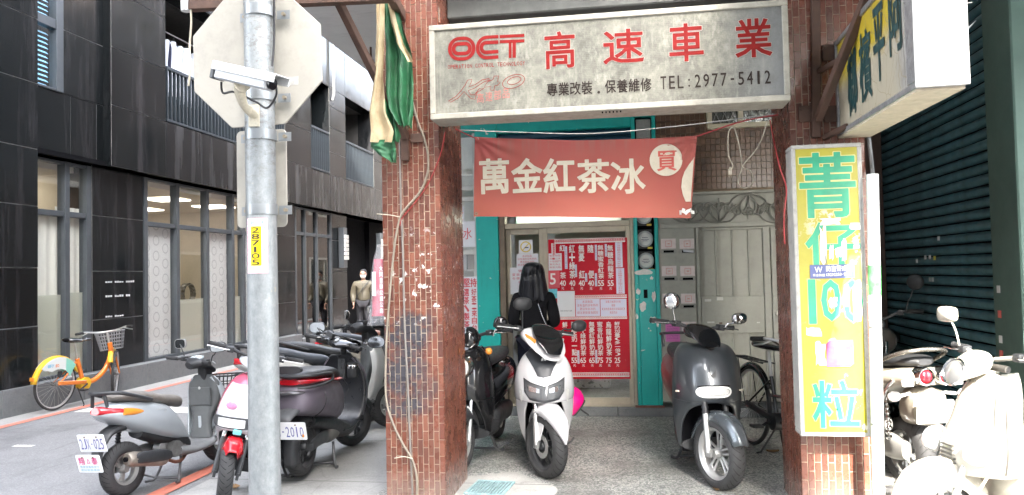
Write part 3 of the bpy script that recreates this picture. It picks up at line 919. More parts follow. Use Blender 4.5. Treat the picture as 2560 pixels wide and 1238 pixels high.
# neighbours further up the alley
def alley_house(x0, x1, y0, y1, h, label, m, side):
    o = empty('apartment_building', ((x0 + x1) / 2, y0, 0), label=label, cat='building'); O = Vector(((x0 + x1) / 2, y0, 0))
    q = MB(); q.b2(x0, x1, y0, y1, 0, h); shift_(q, O).build('wall', m, o)
    f = x0 if side < 0 else x1
    for i in range(int((y1 - y0) / 2.8)):
        for k_ in range(int(h / 3)):
            y, z = y0 + 0.7 + i * 2.8, 0.9 + k_ * 3
            q = MB(); q.b2(f - 0.05, f + 0.05, y, y + 1.6, z, z + 1.4); shift_(q, O).build('window_frame', paint('side_window', (0.55, 0.55, 0.52), 0.3), o)
            q = MB(); q.b2(f - 0.06, f + 0.06, y + 0.08, y + 1.52, z + 0.08, z + 1.32); shift_(q, O).build('pane', M_GLASSD, o)
def shift_(mb, O):
    mb.v = [p - O for p in mb.v]; return mb
alley_house(-2.5, 6, 15.2, 42, 9.5, 'pinkish brown apartment house further up the alley', paint('pinkish_wall', (0.3, 0.25, 0.23), 0.6, var=0.2), -1)
alley_house(-16, -7.0, 24.2, 44, 12, 'beige apartment house beyond the black granite building', paint('beige_wall', (0.42, 0.37, 0.3), 0.6, var=0.2), 1)
alley_house(-16, 6, 46, 52, 12, 'grey apartment house closing the end of the alley', paint('grey_wall', (0.3, 0.3, 0.3), 0.6, var=0.2), 1)
# sheet awning over the right bay, carried by the bracket above the frame of view
AW = empty('sheet_awning', (2.6, 4.86, 3.56), label='corrugated sheet awning fixed above the right bay', cat='awning')
q = MB(); K = 90
q.rings([[Vector((lerp(-1.9, 2.2, i / K), y, z + 0.012 * sin(i * 1.2))) for i in range(K + 1)] for y, z in ((-2.06, -0.36), (0.2, 0.0))], 0, cap=False, closed=False)
q.build('roof_sheet', paint('awning_sheet', (0.3, 0.33, 0.32), 0.5, 0.2), AW, solid=0.004, fixn=False)
for x in (-1.3, 2.0):
    q = MB(); q.bar((x, -2.0, -0.29), (x, 0.03, -0.04), 0.04, 0.04); q.build('support', paint('rust', (0.1, 0.05, 0.03), 0.7), AW)
# ================================================================ signs, post, cables
def planeY(Y):
    return lambda u, v: Vector((u, Y, v))
def cbox(x0, y0, x1, y1, Y):
    """box in the plane Y covering about the given picture box"""
    c = onY((x0 + x1) / 2, (y0 + y1) / 2, Y)
    a = onY(x0, (y0 + y1) / 2, Y); b = onY(x1, (y0 + y1) / 2, Y)
    t = onY((x0 + x1) / 2, y0, Y); d = onY((x0 + x1) / 2, y1, Y)
    return a.x, b.x, c.z - abs(t.z - d.z) / 2, c.z + abs(t.z - d.z) / 2
def prow(s, pl, pr, h, Y, fill=0.88):
    a, b = onY(*pl, Y), onY(*pr, Y)
    n = len(s); hh = abs(onY(pl[0], pl[1] - h / 2, Y).z - onY(pl[0], pl[1] + h / 2, Y).z)
    out = []
    for i, ch in enumerate(s):
        if ch == ' ': continue
        t0, t1 = (i + (1 - fill) / 2) / n, (i + (1 + fill) / 2) / n
        z = lerp(a.z, b.z, (t0 + t1) / 2); x0, x1 = lerp(a.x, b.x, t0), lerp(a.x, b.x, t1)
        w_ = x1 - x0; m = (x0 + x1) / 2
        if ch in '.': out.append((ch, m - w_ * .14, m + w_ * .14, z - hh / 2, z - hh * .3))
        elif ch == ':': out.append((ch, m - w_ * .14, m + w_ * .14, z - hh * .42, z + hh * .2))
        elif ch == '-': out.append((ch, m - w_ * .3, m + w_ * .3, z - hh * .08, z + hh * .06))
        elif ch == '1': out.append((ch, m - w_ * .22, m + w_ * .16, z - hh / 2, z + hh / 2))
        elif ch == 'I': out.append((ch, m - w_ * .12, m + w_ * .12, z - hh / 2, z + hh / 2))
        else: out.append((ch, x0, x1, z - hh / 2, z + hh / 2))
    return out
def shift(mb, O):
    mb.v = [p - O for p in mb.v]; return mb

# ---- OCT light box
def m_oct_face():
    k = N('weathered_light_box_face'); v = k.world(); s = k.sep(v)
    c = k.ramp(k.noise(v, 6, 9, 0.8), [(0.38, (0.075, 0.073, 0.058)), (0.62, (0.2, 0.193, 0.155))])
    sc = k.ramp(k.noise(k.map(v, (30, 30, 12), (0, 0, 0), (0, 0.6, 0)), 1, 6, 0.8), [(0.5, 0.0), (0.72, 0.75)])
    c = k.mix(sc, c, (0.28, 0.272, 0.23))
    ln = k.n('TexWave'); k.L(k.map(v, (0, 0, 1)), ln.inputs[0]); ln.bands_direction = 'Z'; ln.inputs['Scale'].default_value = 28
    c = k.mix(k.math('MULTIPLY', ln.outputs[1], 0.12), c, (0.25, 0.25, 0.22))
    painted_refl = k.math('MULTIPLY', k.ramp(k.math('ADD', s[0], k.math('MULTIPLY', k.noise(v, 5, 4), 0.35)), [(0.72, 0.0), (1.0, 0.85)]), 1.0)  # right end greyed in the colour, standing for a dark reflection
    c = k.mix(painted_refl, c, (0.14, 0.145, 0.145))
    gr = k.ramp(k.noise(v, 2.5, 8, 0.8), [(0.45, 0.0), (0.65, 0.75)])
    c = k.mix(gr, c, (0.085, 0.083, 0.07))
    st = k.ramp(k.noise(k.map(v, (9, 1, 0.8)), 1.5, 6, 0.7), [(0.55, 0.0), (0.75, 0.5)])
    c = k.mix(st, c, (0.31, 0.3, 0.25))
    k.color(c).set('Roughness', 0.5).set('Specular IOR Level', 0.25)
    return k.mat
M_FRAMEW = paint('dirty_white_frame', (0.28, 0.263, 0.215), 0.5, var=0.25, scale=9, grime=0.6)
YS = 4.6
O = Vector((-0.14, YS, 2.47))
OS = empty('shop_sign', O, label='long weathered light box sign of the motorcycle shop with red and brown lettering', cat='sign')
x0, x1, z0, z1 = -1.222, 0.945, 2.478, 3.075
t = 0.035
for a in ((x0, x1, z0, z0 + t), (x0, x1, z1 - t, z1), (x0, x0 + t, z0 + t, z1 - t), (x1 - t, x1, z0 + t, z1 - t)):
    q = MB(); q.b2(a[0], a[1], YS, YS + 0.24, a[2], a[3]); shift(q, O).build('frame_bar', M_FRAMEW, OS, bevel=0.004)
q = MB(); q.b2(x0 + t, x1 - t, YS + 0.012, YS + 0.03, z0 + t, z1 - t); shift(q, O).build('sign_face', m_oct_face(), OS)
q = MB(); q.b2(x0 + t, x1 - t, YS + 0.2, YS + 0.235, z0 + t, z1 - t); shift(q, O).build('back_plate', M_FRAMEW, OS)
for i in range(6):
    q = MB(); q.box((-0.15 + i * 0.022, YS + 0.05, z0 - 0.002), (0.008, 0.03, 0.006)); shift(q, O).build('drain_slot', M_DARK, OS)
YL = YS + 0.0095
fL = lambda u, v: Vector((u, YL, v)) - O
fH = lambda u, v: Vector((u, YL + 0.0016, v)) - O
M_REDL = paint('red_lettering', (0.17, 0.01, 0.009), 0.6, var=0.2, scale=14, spec=0.12)
M_HALO = paint('pale_letter_edge', (0.27, 0.235, 0.2), 0.5)
M_BRNL = paint('brown_lettering', (0.024, 0.017, 0.014), 0.6, var=0.2, spec=0.12)
its = [('高', *cbox(1363, 80, 1436, 170, YL)), ('速', *cbox(1509, 74, 1608, 157, YL)), ('車', *cbox(1674, 60, 1757, 152, YL)), ('業', *cbox(1839, 48, 1928, 142, YL))]
def shear(its): return its
letters('character_edge', its, fH, M_HALO, OS, 0.055, split=True)
letters('character', its, fL, M_REDL, OS, 0.03, split=True)
letters('lettering', prow('專業改裝.保養維修', (1366, 225), (1630, 211), 32, YL, 0.9), fL, M_BRNL, OS, 0.02)
letters('lettering', prow('TEL:2977-5412', (1648, 208), (1930, 192), 32, YL, 0.66), fL, M_BRNL, OS, 0.012)
letters('lettering', prow('OPERATION CONTROL TECHNOLOGY', (1119, 168), (1313, 158), 10, YL, 0.8), fL, M_REDL, OS, 0.0)
def crop1(cx, cy): return 1060 + cx / 3.752, cy / 3.752
def fpx(u, v):
    p = crop1(u, v); w_ = onY(p[0], p[1], YL); return w_ - O
def rrect(cx, cy, a, b, r, sl=-0.045, n=8):
    out = []
    for qx, qy, a0 in ((1, 1, 0), (-1, 1, 90), (-1, -1, 180), (1, -1, 270)):
        for i in range(n + 1):
            an = radians(a0 + 90 * i / n); x = cx + qx * (a - r) + r * cos(an); y = cy + qy * (b - r) + r * sin(an)
            out.append((x, y + (x - cx) * sl))
    return out
q = MB()
stroke(q, rrect(354, 457, 112, 96, 92), 32, fpx, True); stroke(q, rrect(354, 457, 76, 46, 44), 34, fpx, True)
def cshape(cx, cy, a, b, r, xr):
    o = [p for p in rrect(cx, cy, a, b, r) if p[0] < cx + 1]
    o.sort(key=lambda p: atan2(-(p[1] - cy), -(p[0] - cx)))
    return [(xr, o[-1][1] - 6)] + o[::-1] + [(xr, o[0][1] - 8)]
stroke(q, cshape(615, 445, 112, 96, 90, 698), 32, fpx); stroke(q, cshape(615, 445, 76, 46, 44, 698), 34, fpx)
stroke(q, [(710, 345), (942, 332)], 30, fpx); stroke(q, [(710, 392), (942, 383)], 30, fpx)
stroke(q, [(808, 400), (808, 545)], 26, fpx); stroke(q, [(846, 398), (846, 543)], 32, fpx)
q.build('lettering', M_REDL, OS, fixn=False)
q = MB()
for P in ([(228, 950), (300, 905), (345, 855), (385, 800), (410, 752), (450, 745), (440, 780), (420, 815), (480, 795), (545, 750), (610, 738), (620, 750), (560, 770), (470, 830), (415, 850), (440, 890), (475, 890), (520, 830), (560, 830), (495, 870), (480, 932), (440, 925), (375, 860), (320, 920), (250, 960)],
          [(560, 822), (600, 765), (645, 750), (660, 715), (700, 712), (690, 765), (715, 775), (690, 800), (665, 805), (655, 850), (620, 845), (630, 810)],
          [(840 + 108 * cos(a) * 0.94 + 20 * sin(a), 765 + 56 * sin(a) - 36 * cos(a)) for a in [2 * pi * i / 28 for i in range(28)]],
          [(846 + 62 * cos(a) + 12 * sin(a), 757 + 30 * sin(a) - 22 * cos(a)) for a in [2 * pi * i / 24 for i in range(24)]]):
    stroke(q, P, 5, fpx, True)
q.build('lettering', M_REDL, OS, fixn=False)
letters('lettering', prow('高速部品', (1190, 247), (1276, 232), 24, YL, 0.8), fL, paint('pale_red_lettering', (0.3, 0.1, 0.08), 0.5), OS, 0.0)

# ---- red cloth banner
def m_banner():
    k = N('faded_red_cloth'); v = k.world(); s = k.sep(v)
    zn = k.ramp(s[2], [(0.0, 0.0), (1.0, 1.0)])
    f = k.math('SUBTRACT', s[2], 1.85)
    c = k.mix(k.math('MULTIPLY', k.math('ADD', f, k.math('MULTIPLY', k.math('SUBTRACT', k.noise(v, 3, 5), 0.5), 0.7)), 1.6, clamp=True), (0.32, 0.085, 0.057), (0.285, 0.058, 0.05))
    c = k.mix(k.ramp(k.noise(v, 7, 7, 0.75), [(0.5, 0.0), (0.75, 0.4)]), c, (0.24, 0.09, 0.065))
    st = k.math('MULTIPLY', k.ramp(k.noise(k.map(v, (14, 1, 0.7)), 1.4, 4, 0.6), [(0.5, 0.0), (0.62, 0.6)]), k.ramp(k.math('SUBTRACT', s[2], 1.9), [(0.38, 0.0), (0.5, 1.0)]))
    c = k.mix(st, c, (0.24, 0.1, 0.075))
    k.color(c).set('Roughness', 0.8)
    wv = k.noise(v, 700, 1); k.bump(wv, 0.1, 0.001)
    return k.mat
YBN = 5.2
TL, TR, BL, BR = onY(1187, 342, YBN), onY(1742, 340, YBN), onY(1183, 541, YBN), onY(1727, 546, YBN)
def ban(s, t):
    """s along, t downwards"""
    p = TL.lerp(TR, s).lerp(BL.lerp(BR, s), t)
    sag = -0.026 * sin(pi * s) * (1 - t) - 0.0 * t
    d = 0.014 * sin(s * 9 + t * 2.0) * t + 0.008 * sin(s * 17 - t * 3) + 0.01 * sin(s * 5 + 1) * t
    for cs, sg in ((0.0, 1), (1.0, -1)):
        r = hypot((s - cs) * 2.2, t * 0.9); an = atan2(t * 0.9, abs(s - cs) * 2.2 + 1e-4)
        d += 0.009 * sin(an * 16) * max(0, 1 - r / 0.55)
    return Vector((p.x, YBN + d, p.z + sag))
def ban_at(x, z, off=-0.005):
    s = (x - TL.x) / (TR.x - TL.x); s = (x - lerp(TL.x, BL.x, .5)) / (lerp(TR.x, BR.x, .5) - lerp(TL.x, BL.x, .5))
    t = min(1, max(0, (TL.z - z) / (TL.z - BL.z)))
    return ban(s, t).y + off
O = Vector((-0.3, YBN, 1.86))
BN = empty('cloth_banner', O, label='faded red cloth banner with big cream characters strung between the pillars', cat='banner')
q = MB(); nx, ny = 90, 40
q.add([ban(i / nx, j / ny) - O for i in range(nx + 1) for j in range(ny + 1)], [(i * (ny + 1) + j, i * (ny + 1) + j + 1, (i + 1) * (ny + 1) + j + 1, (i + 1) * (ny + 1) + j) for i in range(nx) for j in range(ny)])
q.build('cloth', m_banner(), BN, smooth=180, fixn=False)
M_CRM = paint('cream_print', (0.5, 0.45, 0.35), 0.75, var=0.12, scale=9, grime=0.25)
fB = lambda u, v: Vector((u, ban_at(u, v), v)) - O
def c3(a, b, c_, d): return 1120 + a / 3.994, 310 + c_ / 3.994, 1120 + b / 3.994, 310 + d / 3.994
letters('lettering', [(ch, *cbox(*c3(a, b, y0, y1), YBN)) for ch, a, b, y0, y1 in (('萬', 322, 602, 352, 690), ('金', 638, 938, 350, 678), ('紅', 960, 1262, 352, 680), ('茶', 1298, 1612, 360, 682), ('冰', 1636, 1962, 358, 690))], fB, M_CRM, BN, 0.04, split=True)
cc = onY(1665, 400, YBN); rr = 39 / FPX * YBN * 1.02
q = MB(); q.add([fB(cc.x + rr * cos(2 * pi * i / 40), cc.z + rr * sin(2 * pi * i / 40)) for i in range(40)], [tuple(range(40))]); q.build('print_disc', M_CRM, BN, fixn=False)
fB2 = lambda u, v: Vector((u, ban_at(u, v) - 0.0025, v)) - O
letters('character', [('買', *cbox(1643, 378, 1690, 427, YBN))], fB2, paint('red_print', (0.46, 0.09, 0.07), 0.75), BN, 0.03)
sw = [(1737, 394), (1722, 412), (1711, 430), (1705, 448), (1703, 468), (1707, 488), (1714, 505)]
q = MB(); vs = []; fs = []
for i, (a, b) in enumerate(sw):
    p = onY(a, b, YBN); s_ = 1.0; t_ = (TL.z - p.z) / (TL.z - BL.z); e = ban(0.998, t_)
    for j in range(4):
        x = lerp(p.x, e.x, j / 3); vs.append(Vector((x, ban_at(x, p.z), p.z)) - O)
for i in range(len(sw) - 1):
    for j in range(3): fs.append((i * 4 + j, i * 4 + j + 1, i * 4 + j + 5, i * 4 + j + 4))
q.add(vs, fs); q.build('print_swoosh', M_CRM, BN, fixn=False)
for s_, t_ in ((0.012, 0.03), (0.012, 0.965), (0.985, 0.02)):
    p = ban(s_, t_) - O; q = MB(); q.lathe([(0.005, 0), (0.009, -0.003), (0.012, 0)], (p.x, p.y - 0.002, p.z), 'y', 14); q.build('eyelet', paint('brass', (0.3, 0.25, 0.18), 0.35, 0.8), BN, smooth=60)
p = ban(0.985, 0.93) - O
q = MB(); 
for i in range(5): q.box((p.x + 0.02 * i - 0.05, p.y - 0.008, p.z + 0.012 * (i % 2)), (0.022, 0.004, 0.03), 0, (0.1 * i, 0.4 * i, 0.5 * i - 1))
q.build('torn_tape', paint('white_tape', (0.65, 0.64, 0.6), 0.5), BN)
M_CORDR = paint('red_cord', (0.3, 0.03, 0.03), 0.6); M_WIRE = paint('black_wire', (0.02, 0.02, 0.022), 0.5); M_CORDW = paint('ivory_cable', (0.52, 0.47, 0.37), 0.5)
def cord(name, pts, r, m, label, cat='cord', k=6, group=None):
    P = [Vector(p) for p in pts]; O_ = P[0].copy()
    q = MB(); q.tube([p - O_ for p in P], r, 6, 0, False, k)
    o = q.build(name, m, smooth=60); o.location = O_
    return tag(o, label, cat, group)
e0, e1 = ban(0.012, 0.03), ban(0.985, 0.02)
cord('banner_rope', [e0, (-1.2, 5.2, 2.53)], 0.004, M_CORDR, 'short rope tying the left top corner of the red banner to the pillar', 'rope', 0)
cord('banner_rope', [e1, onY(1850, 305, 5.15), onY(1945, 287, 5.1)], 0.005, M_CORDR, 'red twine tying the right top corner of the banner to the right pillar', 'rope')
cord('wire', [onY(1136, 325, 5.5), onY(1300, 331, 5.5), onY(1480, 334, 5.5), onY(1700, 315, 5.45), onY(1940, 285, 5.35)], 0.004, paint('grey_wire', (0.33, 0.33, 0.31), 0.5), 'grey wire strung between the pillars above the red banner', 'wire')

# ---- hanging extension cable with plug
CP = empty('hanging_cable', onY(1920, 300, 5.3), label='ivory cable with plug looped on the wire left of the right pillar', cat='cable')
O = onY(1920, 300, 5.3)
pts = [(1920, 300), (1905, 345), (1890, 375), (1860, 410), (1852, 430), (1846, 446), (1848, 462), (1860, 470), (1876, 465), (1884, 448), (1874, 425), (1856, 418), (1853, 390), (1845, 350), (1836, 322), (1826, 322), (1820, 345), (1822, 390), (1832, 412), (1828, 425)]
q = MB(); q.tube([onY(a, b, 5.3 + 0.01 * sin(i * 2.0)) - O for i, (a, b) in enumerate(pts)], 0.0045, 6, 0, False, 6); q.build('cable', M_CORDW, CP, smooth=60)
p = onY(1825, 430, 5.3) - O
q = MB(); q.box(p, (0.026, 0.02, 0.04)); q.box(p + Vector((0.004, 0, 0.026)), (0.018, 0.016, 0.016)); q.build('plug', M_CORDW, CP, bevel=0.004)
q = MB(); q.box(p + Vector((-0.005, 0, -0.028)), (0.003, 0.008, 0.016)); q.box(p + Vector((0.006, 0, -0.028)), (0.003, 0.008, 0.016)); q.build('prong', paint('brass', (0.3, 0.25, 0.18), 0.35, 0.8), CP)
cord('twine', [onY(1925, 300, 5.0), onY(1932, 340, 4.95), onY(1950, 420, 4.66), onY(1966, 470, 4.66), onY(1962, 520, 4.66), onY(1960, 560, 4.66), onY(1962, 610, 4.66)], 0.004, M_CORDR, 'red cord hanging down the left edge of the yellow sign')

# ---- tall yellow sign
def m_yellow():
    k = N('yellow_sign_face'); v = k.world(); s = k.sep(v)
    c = k.ramp(k.noise(v, 5, 6, 0.7), [(0.3, (0.29, 0.26, 0.016)), (0.7, (0.37, 0.33, 0.03))])
    mz = k.ramp(k.math('DIVIDE', s[2], 2.5), [(0.3, 1.0), (0.37, 0.25), (0.54, 1.0), (0.72, 0.9), (0.75, 0.0)])
    pw = k.math('MULTIPLY', k.ramp(k.noise(v, 9, 8, 0.7), [(0.6, 0.0), (0.63, 1.0)]), mz)
    xr = k.ramp(k.math('SUBTRACT', s[0], 0.5), [(0.52, 0.25), (0.6, 1.0)])
    c = k.mix(k.math('MULTIPLY', pw, xr), c, (0.62, 0.6, 0.5))
    bl = k.ramp(k.noise(k.map(v, (26, 1, 9)), 1.5, 7, 0.8), [(0.6, 0.0), (0.68, 0.6)])
    xl = k.ramp(k.math('SUBTRACT', s[0], 0.5), [(0.48, 0.9), (0.58, 0.15)])
    c = k.mix(k.math('MULTIPLY', bl, xl), c, (0.25, 0.22, 0.06))
    c = k.mix(k.ramp(k.noise(v, 14, 6, 0.7), [(0.6, 0.0), (0.78, 0.4)]), c, (0.25, 0.23, 0.14))
    k.color(c).set('Roughness', 0.45)
    return k.mat
M_GRNL = paint('green_lettering', (0.02, 0.3, 0.16), 0.45, var=0.2, scale=10)
M_SIGNF = paint('scuffed_white_metal', (0.36, 0.35, 0.32), 0.5, var=0.2, scale=10, grime=0.7)
YY = 4.70
O = Vector((1.15, YY, 0.51))
YG = empty('vertical_sign', O, label='tall yellow light box sign with worn green characters and torn stickers on the right pillar', cat='sign')
x0, x1, z0, z1 = 0.955, 1.35, 0.512, 2.228; t = 0.024
for a in ((x0, x1, z0, z0 + t), (x0, x1, z1 - t, z1), (x0, x0 + t, z0 + t, z1 - t), (x1 - t, x1, z0 + t, z1 - t)):
    q = MB(); q.b2(a[0], a[1], YY, YY + 0.166, a[2], a[3]); shift(q, O).build('frame_bar', M_SIGNF, YG, bevel=0.004)
q = MB(); q.b2(x0 + t, x1 - t, YY + 0.006, YY + 0.02, z0 + t, z1 - t); shift(q, O).build('sign_face', m_yellow(), YG)
YK = YY + 0.004
fY = lambda u, v: Vector((u, YK, v)) - O
def c2(a, b, c_, d): return 1900 + a / 2.58, 340 + c_ / 2.58, 1900 + b / 2.58, 340 + d / 2.58
def c33(a, b, c_, d): return 1900 + a / 2.59, 760 + c_ / 2.59, 1900 + b / 2.59, 760 + d / 2.59
M_PALE = paint('pale_letter_edge2', (0.55, 0.5, 0.2), 0.5)
its = [('菁', *cbox(*c2(262, 612, 112, 520), YY)), ('仔', *cbox(*c2(300, 645, 560, 862), YY)), ('1', *cbox(*c2(318, 358, 930, 1208), YY)), ('0', *cbox(*c2(400, 520, 930, 1190), YY)), ('0', *cbox(*c2(540, 660, 930, 1200), YY)), ('粒', *cbox(*c33(345, 640, 500, 800), YY))]
letters('character_edge', its, lambda u, v: Vector((u, YK + 0.0014, v)) - O, M_PALE, YG, 0.055, split=True)
letters('character', its, fY, M_GRNL, YG, 0.03, split=True)
M_PAPER = paint('torn_paper', (0.62, 0.61, 0.56), 0.7, var=0.15, scale=20, grime=0.3)
def scrap(name, x0, y0, x1, y1, m, jag=0.15, Y=YK - 0.002, n=14, seed=0):
    rd = random.Random(seed); bx = cbox(x0, y0, x1, y1, Y); P = []
    per = []
    for i in range(n):
        f = i / n * 4
        u, v = ((f, 0) if f < 1 else (1, f - 1) if f < 2 else (3 - f, 1) if f < 3 else (0, 4 - f))
        per.append((min(1, max(0, u + rd.uniform(-jag, jag) * 0.5)), min(1, max(0, v + rd.uniform(-jag, jag) * 0.5))))
    q = MB(); q.prism([(lerp(bx[0], bx[1], u), lerp(bx[2], bx[3], v)) for u, v in per], lambda u, v, d: Vector((u, Y - d, v)) - O, 0.001)
    return q.build(name, m, YG, fixn=True)
for i, b in enumerate((c2(575, 650, 560, 605), c2(385, 430, 580, 830), c2(485, 525, 715, 785), c2(525, 560, 660, 810), c2(600, 642, 670, 730), c2(445, 475, 700, 805), c2(440, 500, 1040, 1110), c2(540, 580, 960, 1100), c33(300, 400, 150, 210), c33(360, 425, 240, 400), c2(380, 520, 530, 575), c2(600, 660, 930, 1200))):
    scrap('paper_scrap', *b, M_PAPER, 0.35, seed=i)
scrap('pink_sticker', *c33(430, 606, 235, 408), paint('magenta_paper', (0.4, 0.07, 0.18), 0.55, var=0.4, scale=18), 0.04, YK - 0.004, seed=50)
scrap('blue_sticker', *c2(322, 608, 830, 918), paint('navy_sticker', (0.05, 0.07, 0.2), 0.4), 0.0, YK - 0.004, 4)
M_WPRT = paint('white_print', (0.7, 0.7, 0.7), 0.5)
fS = lambda u, v: Vector((u, YK - 0.0062, v)) - O
letters('lettering', prow('防盜警戒區', (2064, 672), (2130, 670), 14, YK, 0.9) + prow('(02)2250-9889', (2064, 687), (2128, 685), 7, YK, 0.8) + prow('W', (2035, 675), (2056, 674), 14, YK, 0.9) + prow('保全防護', (2031, 688), (2062, 688), 6, YK, 0.85), fS, M_WPRT, YG, 0.03)

# ---- projecting sign that points at the street
yaw = radians(3.4)
O = Vector((1.255, 4.84, 2.29)); D = Vector((-sin(yaw) * 1.0, -cos(yaw), 0)); SX = Vector((cos(yaw), -sin(yaw), 0))
PS = empty('projecting_sign', O, label='cracked yellow and cream box sign jutting out from the right pillar towards the street', cat='sign')
LEN, HT, TH = 1.56, 0.58, 0.19
def pf(u, v, dp=0.0): return D * u + SX * dp + Vector((0, 0, v - 0.045 * u))
def m_proj():
    k = N('cracked_yellow_plastic'); v = k.world(); s = k.sep(v)
    far = k.ramp(k.math('ADD', k.math('MULTIPLY', s[1], 0.25), k.math('MULTIPLY', k.noise(v, 6, 5), 0.25)), [(1.07, 0.0), (1.24, 1.0)])
    far.node.color_ramp.elements[0].position = 0.0
    zz = k.math('SUBTRACT', s[2], 2.25)
    top = k.ramp(k.math('ADD', k.math('MULTIPLY', zz, 1.6), k.math('MULTIPLY', k.noise(v, 5, 6, 0.7), 0.4)), [(0.62, 0.0), (0.82, 1.0)])
    c = k.mix(top, (0.36, 0.32, 0.235), (0.42, 0.31, 0.02))
    nearw = k.ramp(k.math('ADD', k.math('SUBTRACT', s[1], 3.2), k.math('MULTIPLY', k.noise(v, 7, 6, 0.7), 0.3)), [(0.42, 1.0), (0.62, 0.0)])
    c = k.mix(nearw, c, k.mix(k.ramp(k.noise(k.map(v, (1, 6, 1.4)), 5, 7, 0.75), [(0.42, 0.0), (0.62, 1.0)]), (0.34, 0.33, 0.3), (0.16, 0.15, 0.13)))
    ck = k.ramp(k.voro(k.mix(0.1, v, k.n('TexNoise').outputs[1]), 7, 'DISTANCE_TO_EDGE'), [(0.0, 0.85), (0.02, 0.0)])
    c = k.mix(ck, c, (0.22, 0.18, 0.1))
    k.color(c).set('Roughness', 0.45); return k.mat
q = MB(); q.prism([(0.03, 0.03), (LEN - 0.03, 0.03), (LEN - 0.03, HT - 0.03), (0.03, HT - 0.03)], lambda u, v, d: pf(u, v, 0.012 + d), 0.02); q.build('sign_face', m_proj(), PS)
M_FOIL = paint('silver_foil_trim', (0.32, 0.32, 0.32), 0.35, 0.5, 0.35, 25, grime=0.5, bump=0.5, bscale=40)
for a in ((0, LEN, 0, 0.03), (0, LEN, HT - 0.03, HT), (0, 0.03, 0.03, HT - 0.03), (LEN - 0.13, LEN, 0.03, HT - 0.03)):
    q = MB(); q.prism([(a[0], a[2]), (a[1], a[2]), (a[1], a[3]), (a[0], a[3])], lambda u, v, d: pf(u, v, d), TH if a[1] - a[0] > 1 else 0.02); q.build('trim', M_FOIL, PS, bevel=0.004)
M_WSHEET = paint('white_sheet_metal', (0.46, 0.45, 0.43), 0.45, var=0.25, scale=6, grime=0.5, bump=0.9, bscale=7)
q = MB(); q.prism([(LEN, 0), (LEN + 0.012, 0), (LEN + 0.012, HT), (LEN, HT)], lambda u, v, d: pf(u, v, d - 0.006), TH + 0.012); q.build('end_cap', M_WSHEET, PS, bevel=0.003)
q = MB(); q.prism([(0, -0.012), (LEN - 0.02, -0.012), (LEN - 0.02, 0), (0, 0)], lambda u, v, d: pf(u, v, d + 0.004), TH - 0.008); q.build('underside', paint('stained_cream_board', (0.42, 0.36, 0.26), 0.6, var=0.2, scale=12, grime=0.4), PS)
q = MB(); q.prism([(0.03, 0.03), (LEN - 0.02, 0.03), (LEN - 0.02, HT - 0.03), (0.03, HT - 0.03)], lambda u, v, d: pf(u, v, TH - 0.02 + d), 0.015); q.build('back_face', M_WSHEET, PS)
rd = random.Random(3)
for i in range(12):   # curling foil at the torn edges
    u = LEN - rd.uniform(0.0, 0.12); v = rd.choice([rd.uniform(0.0, HT), rd.uniform(HT * 0.6, HT)]); dp = rd.choice([0.0, TH + 0.004])
    p = pf(u, v, dp); q = MB(); 
    q.tube([p, p + Vector((rd.uniform(-.02, .03), -0.02, rd.uniform(-.02, .02))), p + Vector((rd.uniform(-.03, .05), -0.03, rd.uniform(-.04, .02)))], [0.014, 0.011, 0.002], 5, flat=0.2)
    q.build('torn_foil', M_FOIL, PS, smooth=50)
def Yat(px): return onX(px, 230, 1.215).y
its = []
for ch, a, b, vb, vt in (('榔', 2105, 2134, 0.06, 0.43), ('檳', 2144, 2180, 0.085, 0.44), ('平', 2190, 2224, 0.13, 0.49), ('阿', 2241, 2283, 0.2, 0.5)):
    ya, yb = Yat(a), Yat(b); its.append((ch, O.y - ya, O.y - yb, vb + 0.02, vt + 0.02))
letters('character', its, lambda u, v: pf(u, v, 0.009), paint('dark_teal_print', (0.012, 0.05, 0.05), 0.5, var=0.3), PS, 0.03, split=True)

# ---- steel awning brackets
M_STEEL = paint('rusty_brown_steel', (0.085, 0.045, 0.03), 0.65, 0.2, 0.35, 8, grime=0.6, bump=0.2)
def bracket(label, wall, tip, extra):
    o = empty('awning_bracket', wall, label=label, cat='bracket')
    W_ = Vector(wall)
    for nm, a, b, wx, wz in [('strut', wall, tip, 0.045, 0.045)] + extra:
        q = MB(); q.bar(Vector(a) - W_, Vector(b) - W_, wx, wz); q.build(nm, M_STEEL, o, bevel=0.003)
    return o
wl = onY(1015, 345, 4.84); tl = onY(838, -12, 4.2)
b0, b1 = onY(477, 10, 4.2), onY(985, -14, 4.2)
BKL = bracket('rusty steel awning frame bolted to the left pillar with a long diagonal strut', wl, tl,
    [('beam', b0, b1, 0.06, 0.085), ('arm', onY(1005, 40, 4.86), onY(968, -30, 4.2), 0.05, 0.07), ('channel', onY(1012, 330, 4.85), onY(1014, 402, 4.85), 0.05, 0.03), ('channel', onY(1005, 90, 4.855), onY(1010, 330, 4.855), 0.03, 0.02)])
wr = onY(2045, 298, 4.8); tr = onY(2170, -14, 4.1)
BKR = bracket('rusty steel bracket bolted to the right pillar with a strut crossing the projecting sign', wr, tr,
    [('channel', onY(2040, 345, 4.845), onY(2038, -10, 4.845), 0.05, 0.045), ('arm', onY(2045, 180, 4.84), onY(2100, 150, 4.6), 0.03, 0.03), ('arm', onY(2060, 345, 4.84), onY(2120, 315, 4.6), 0.03, 0.03)])
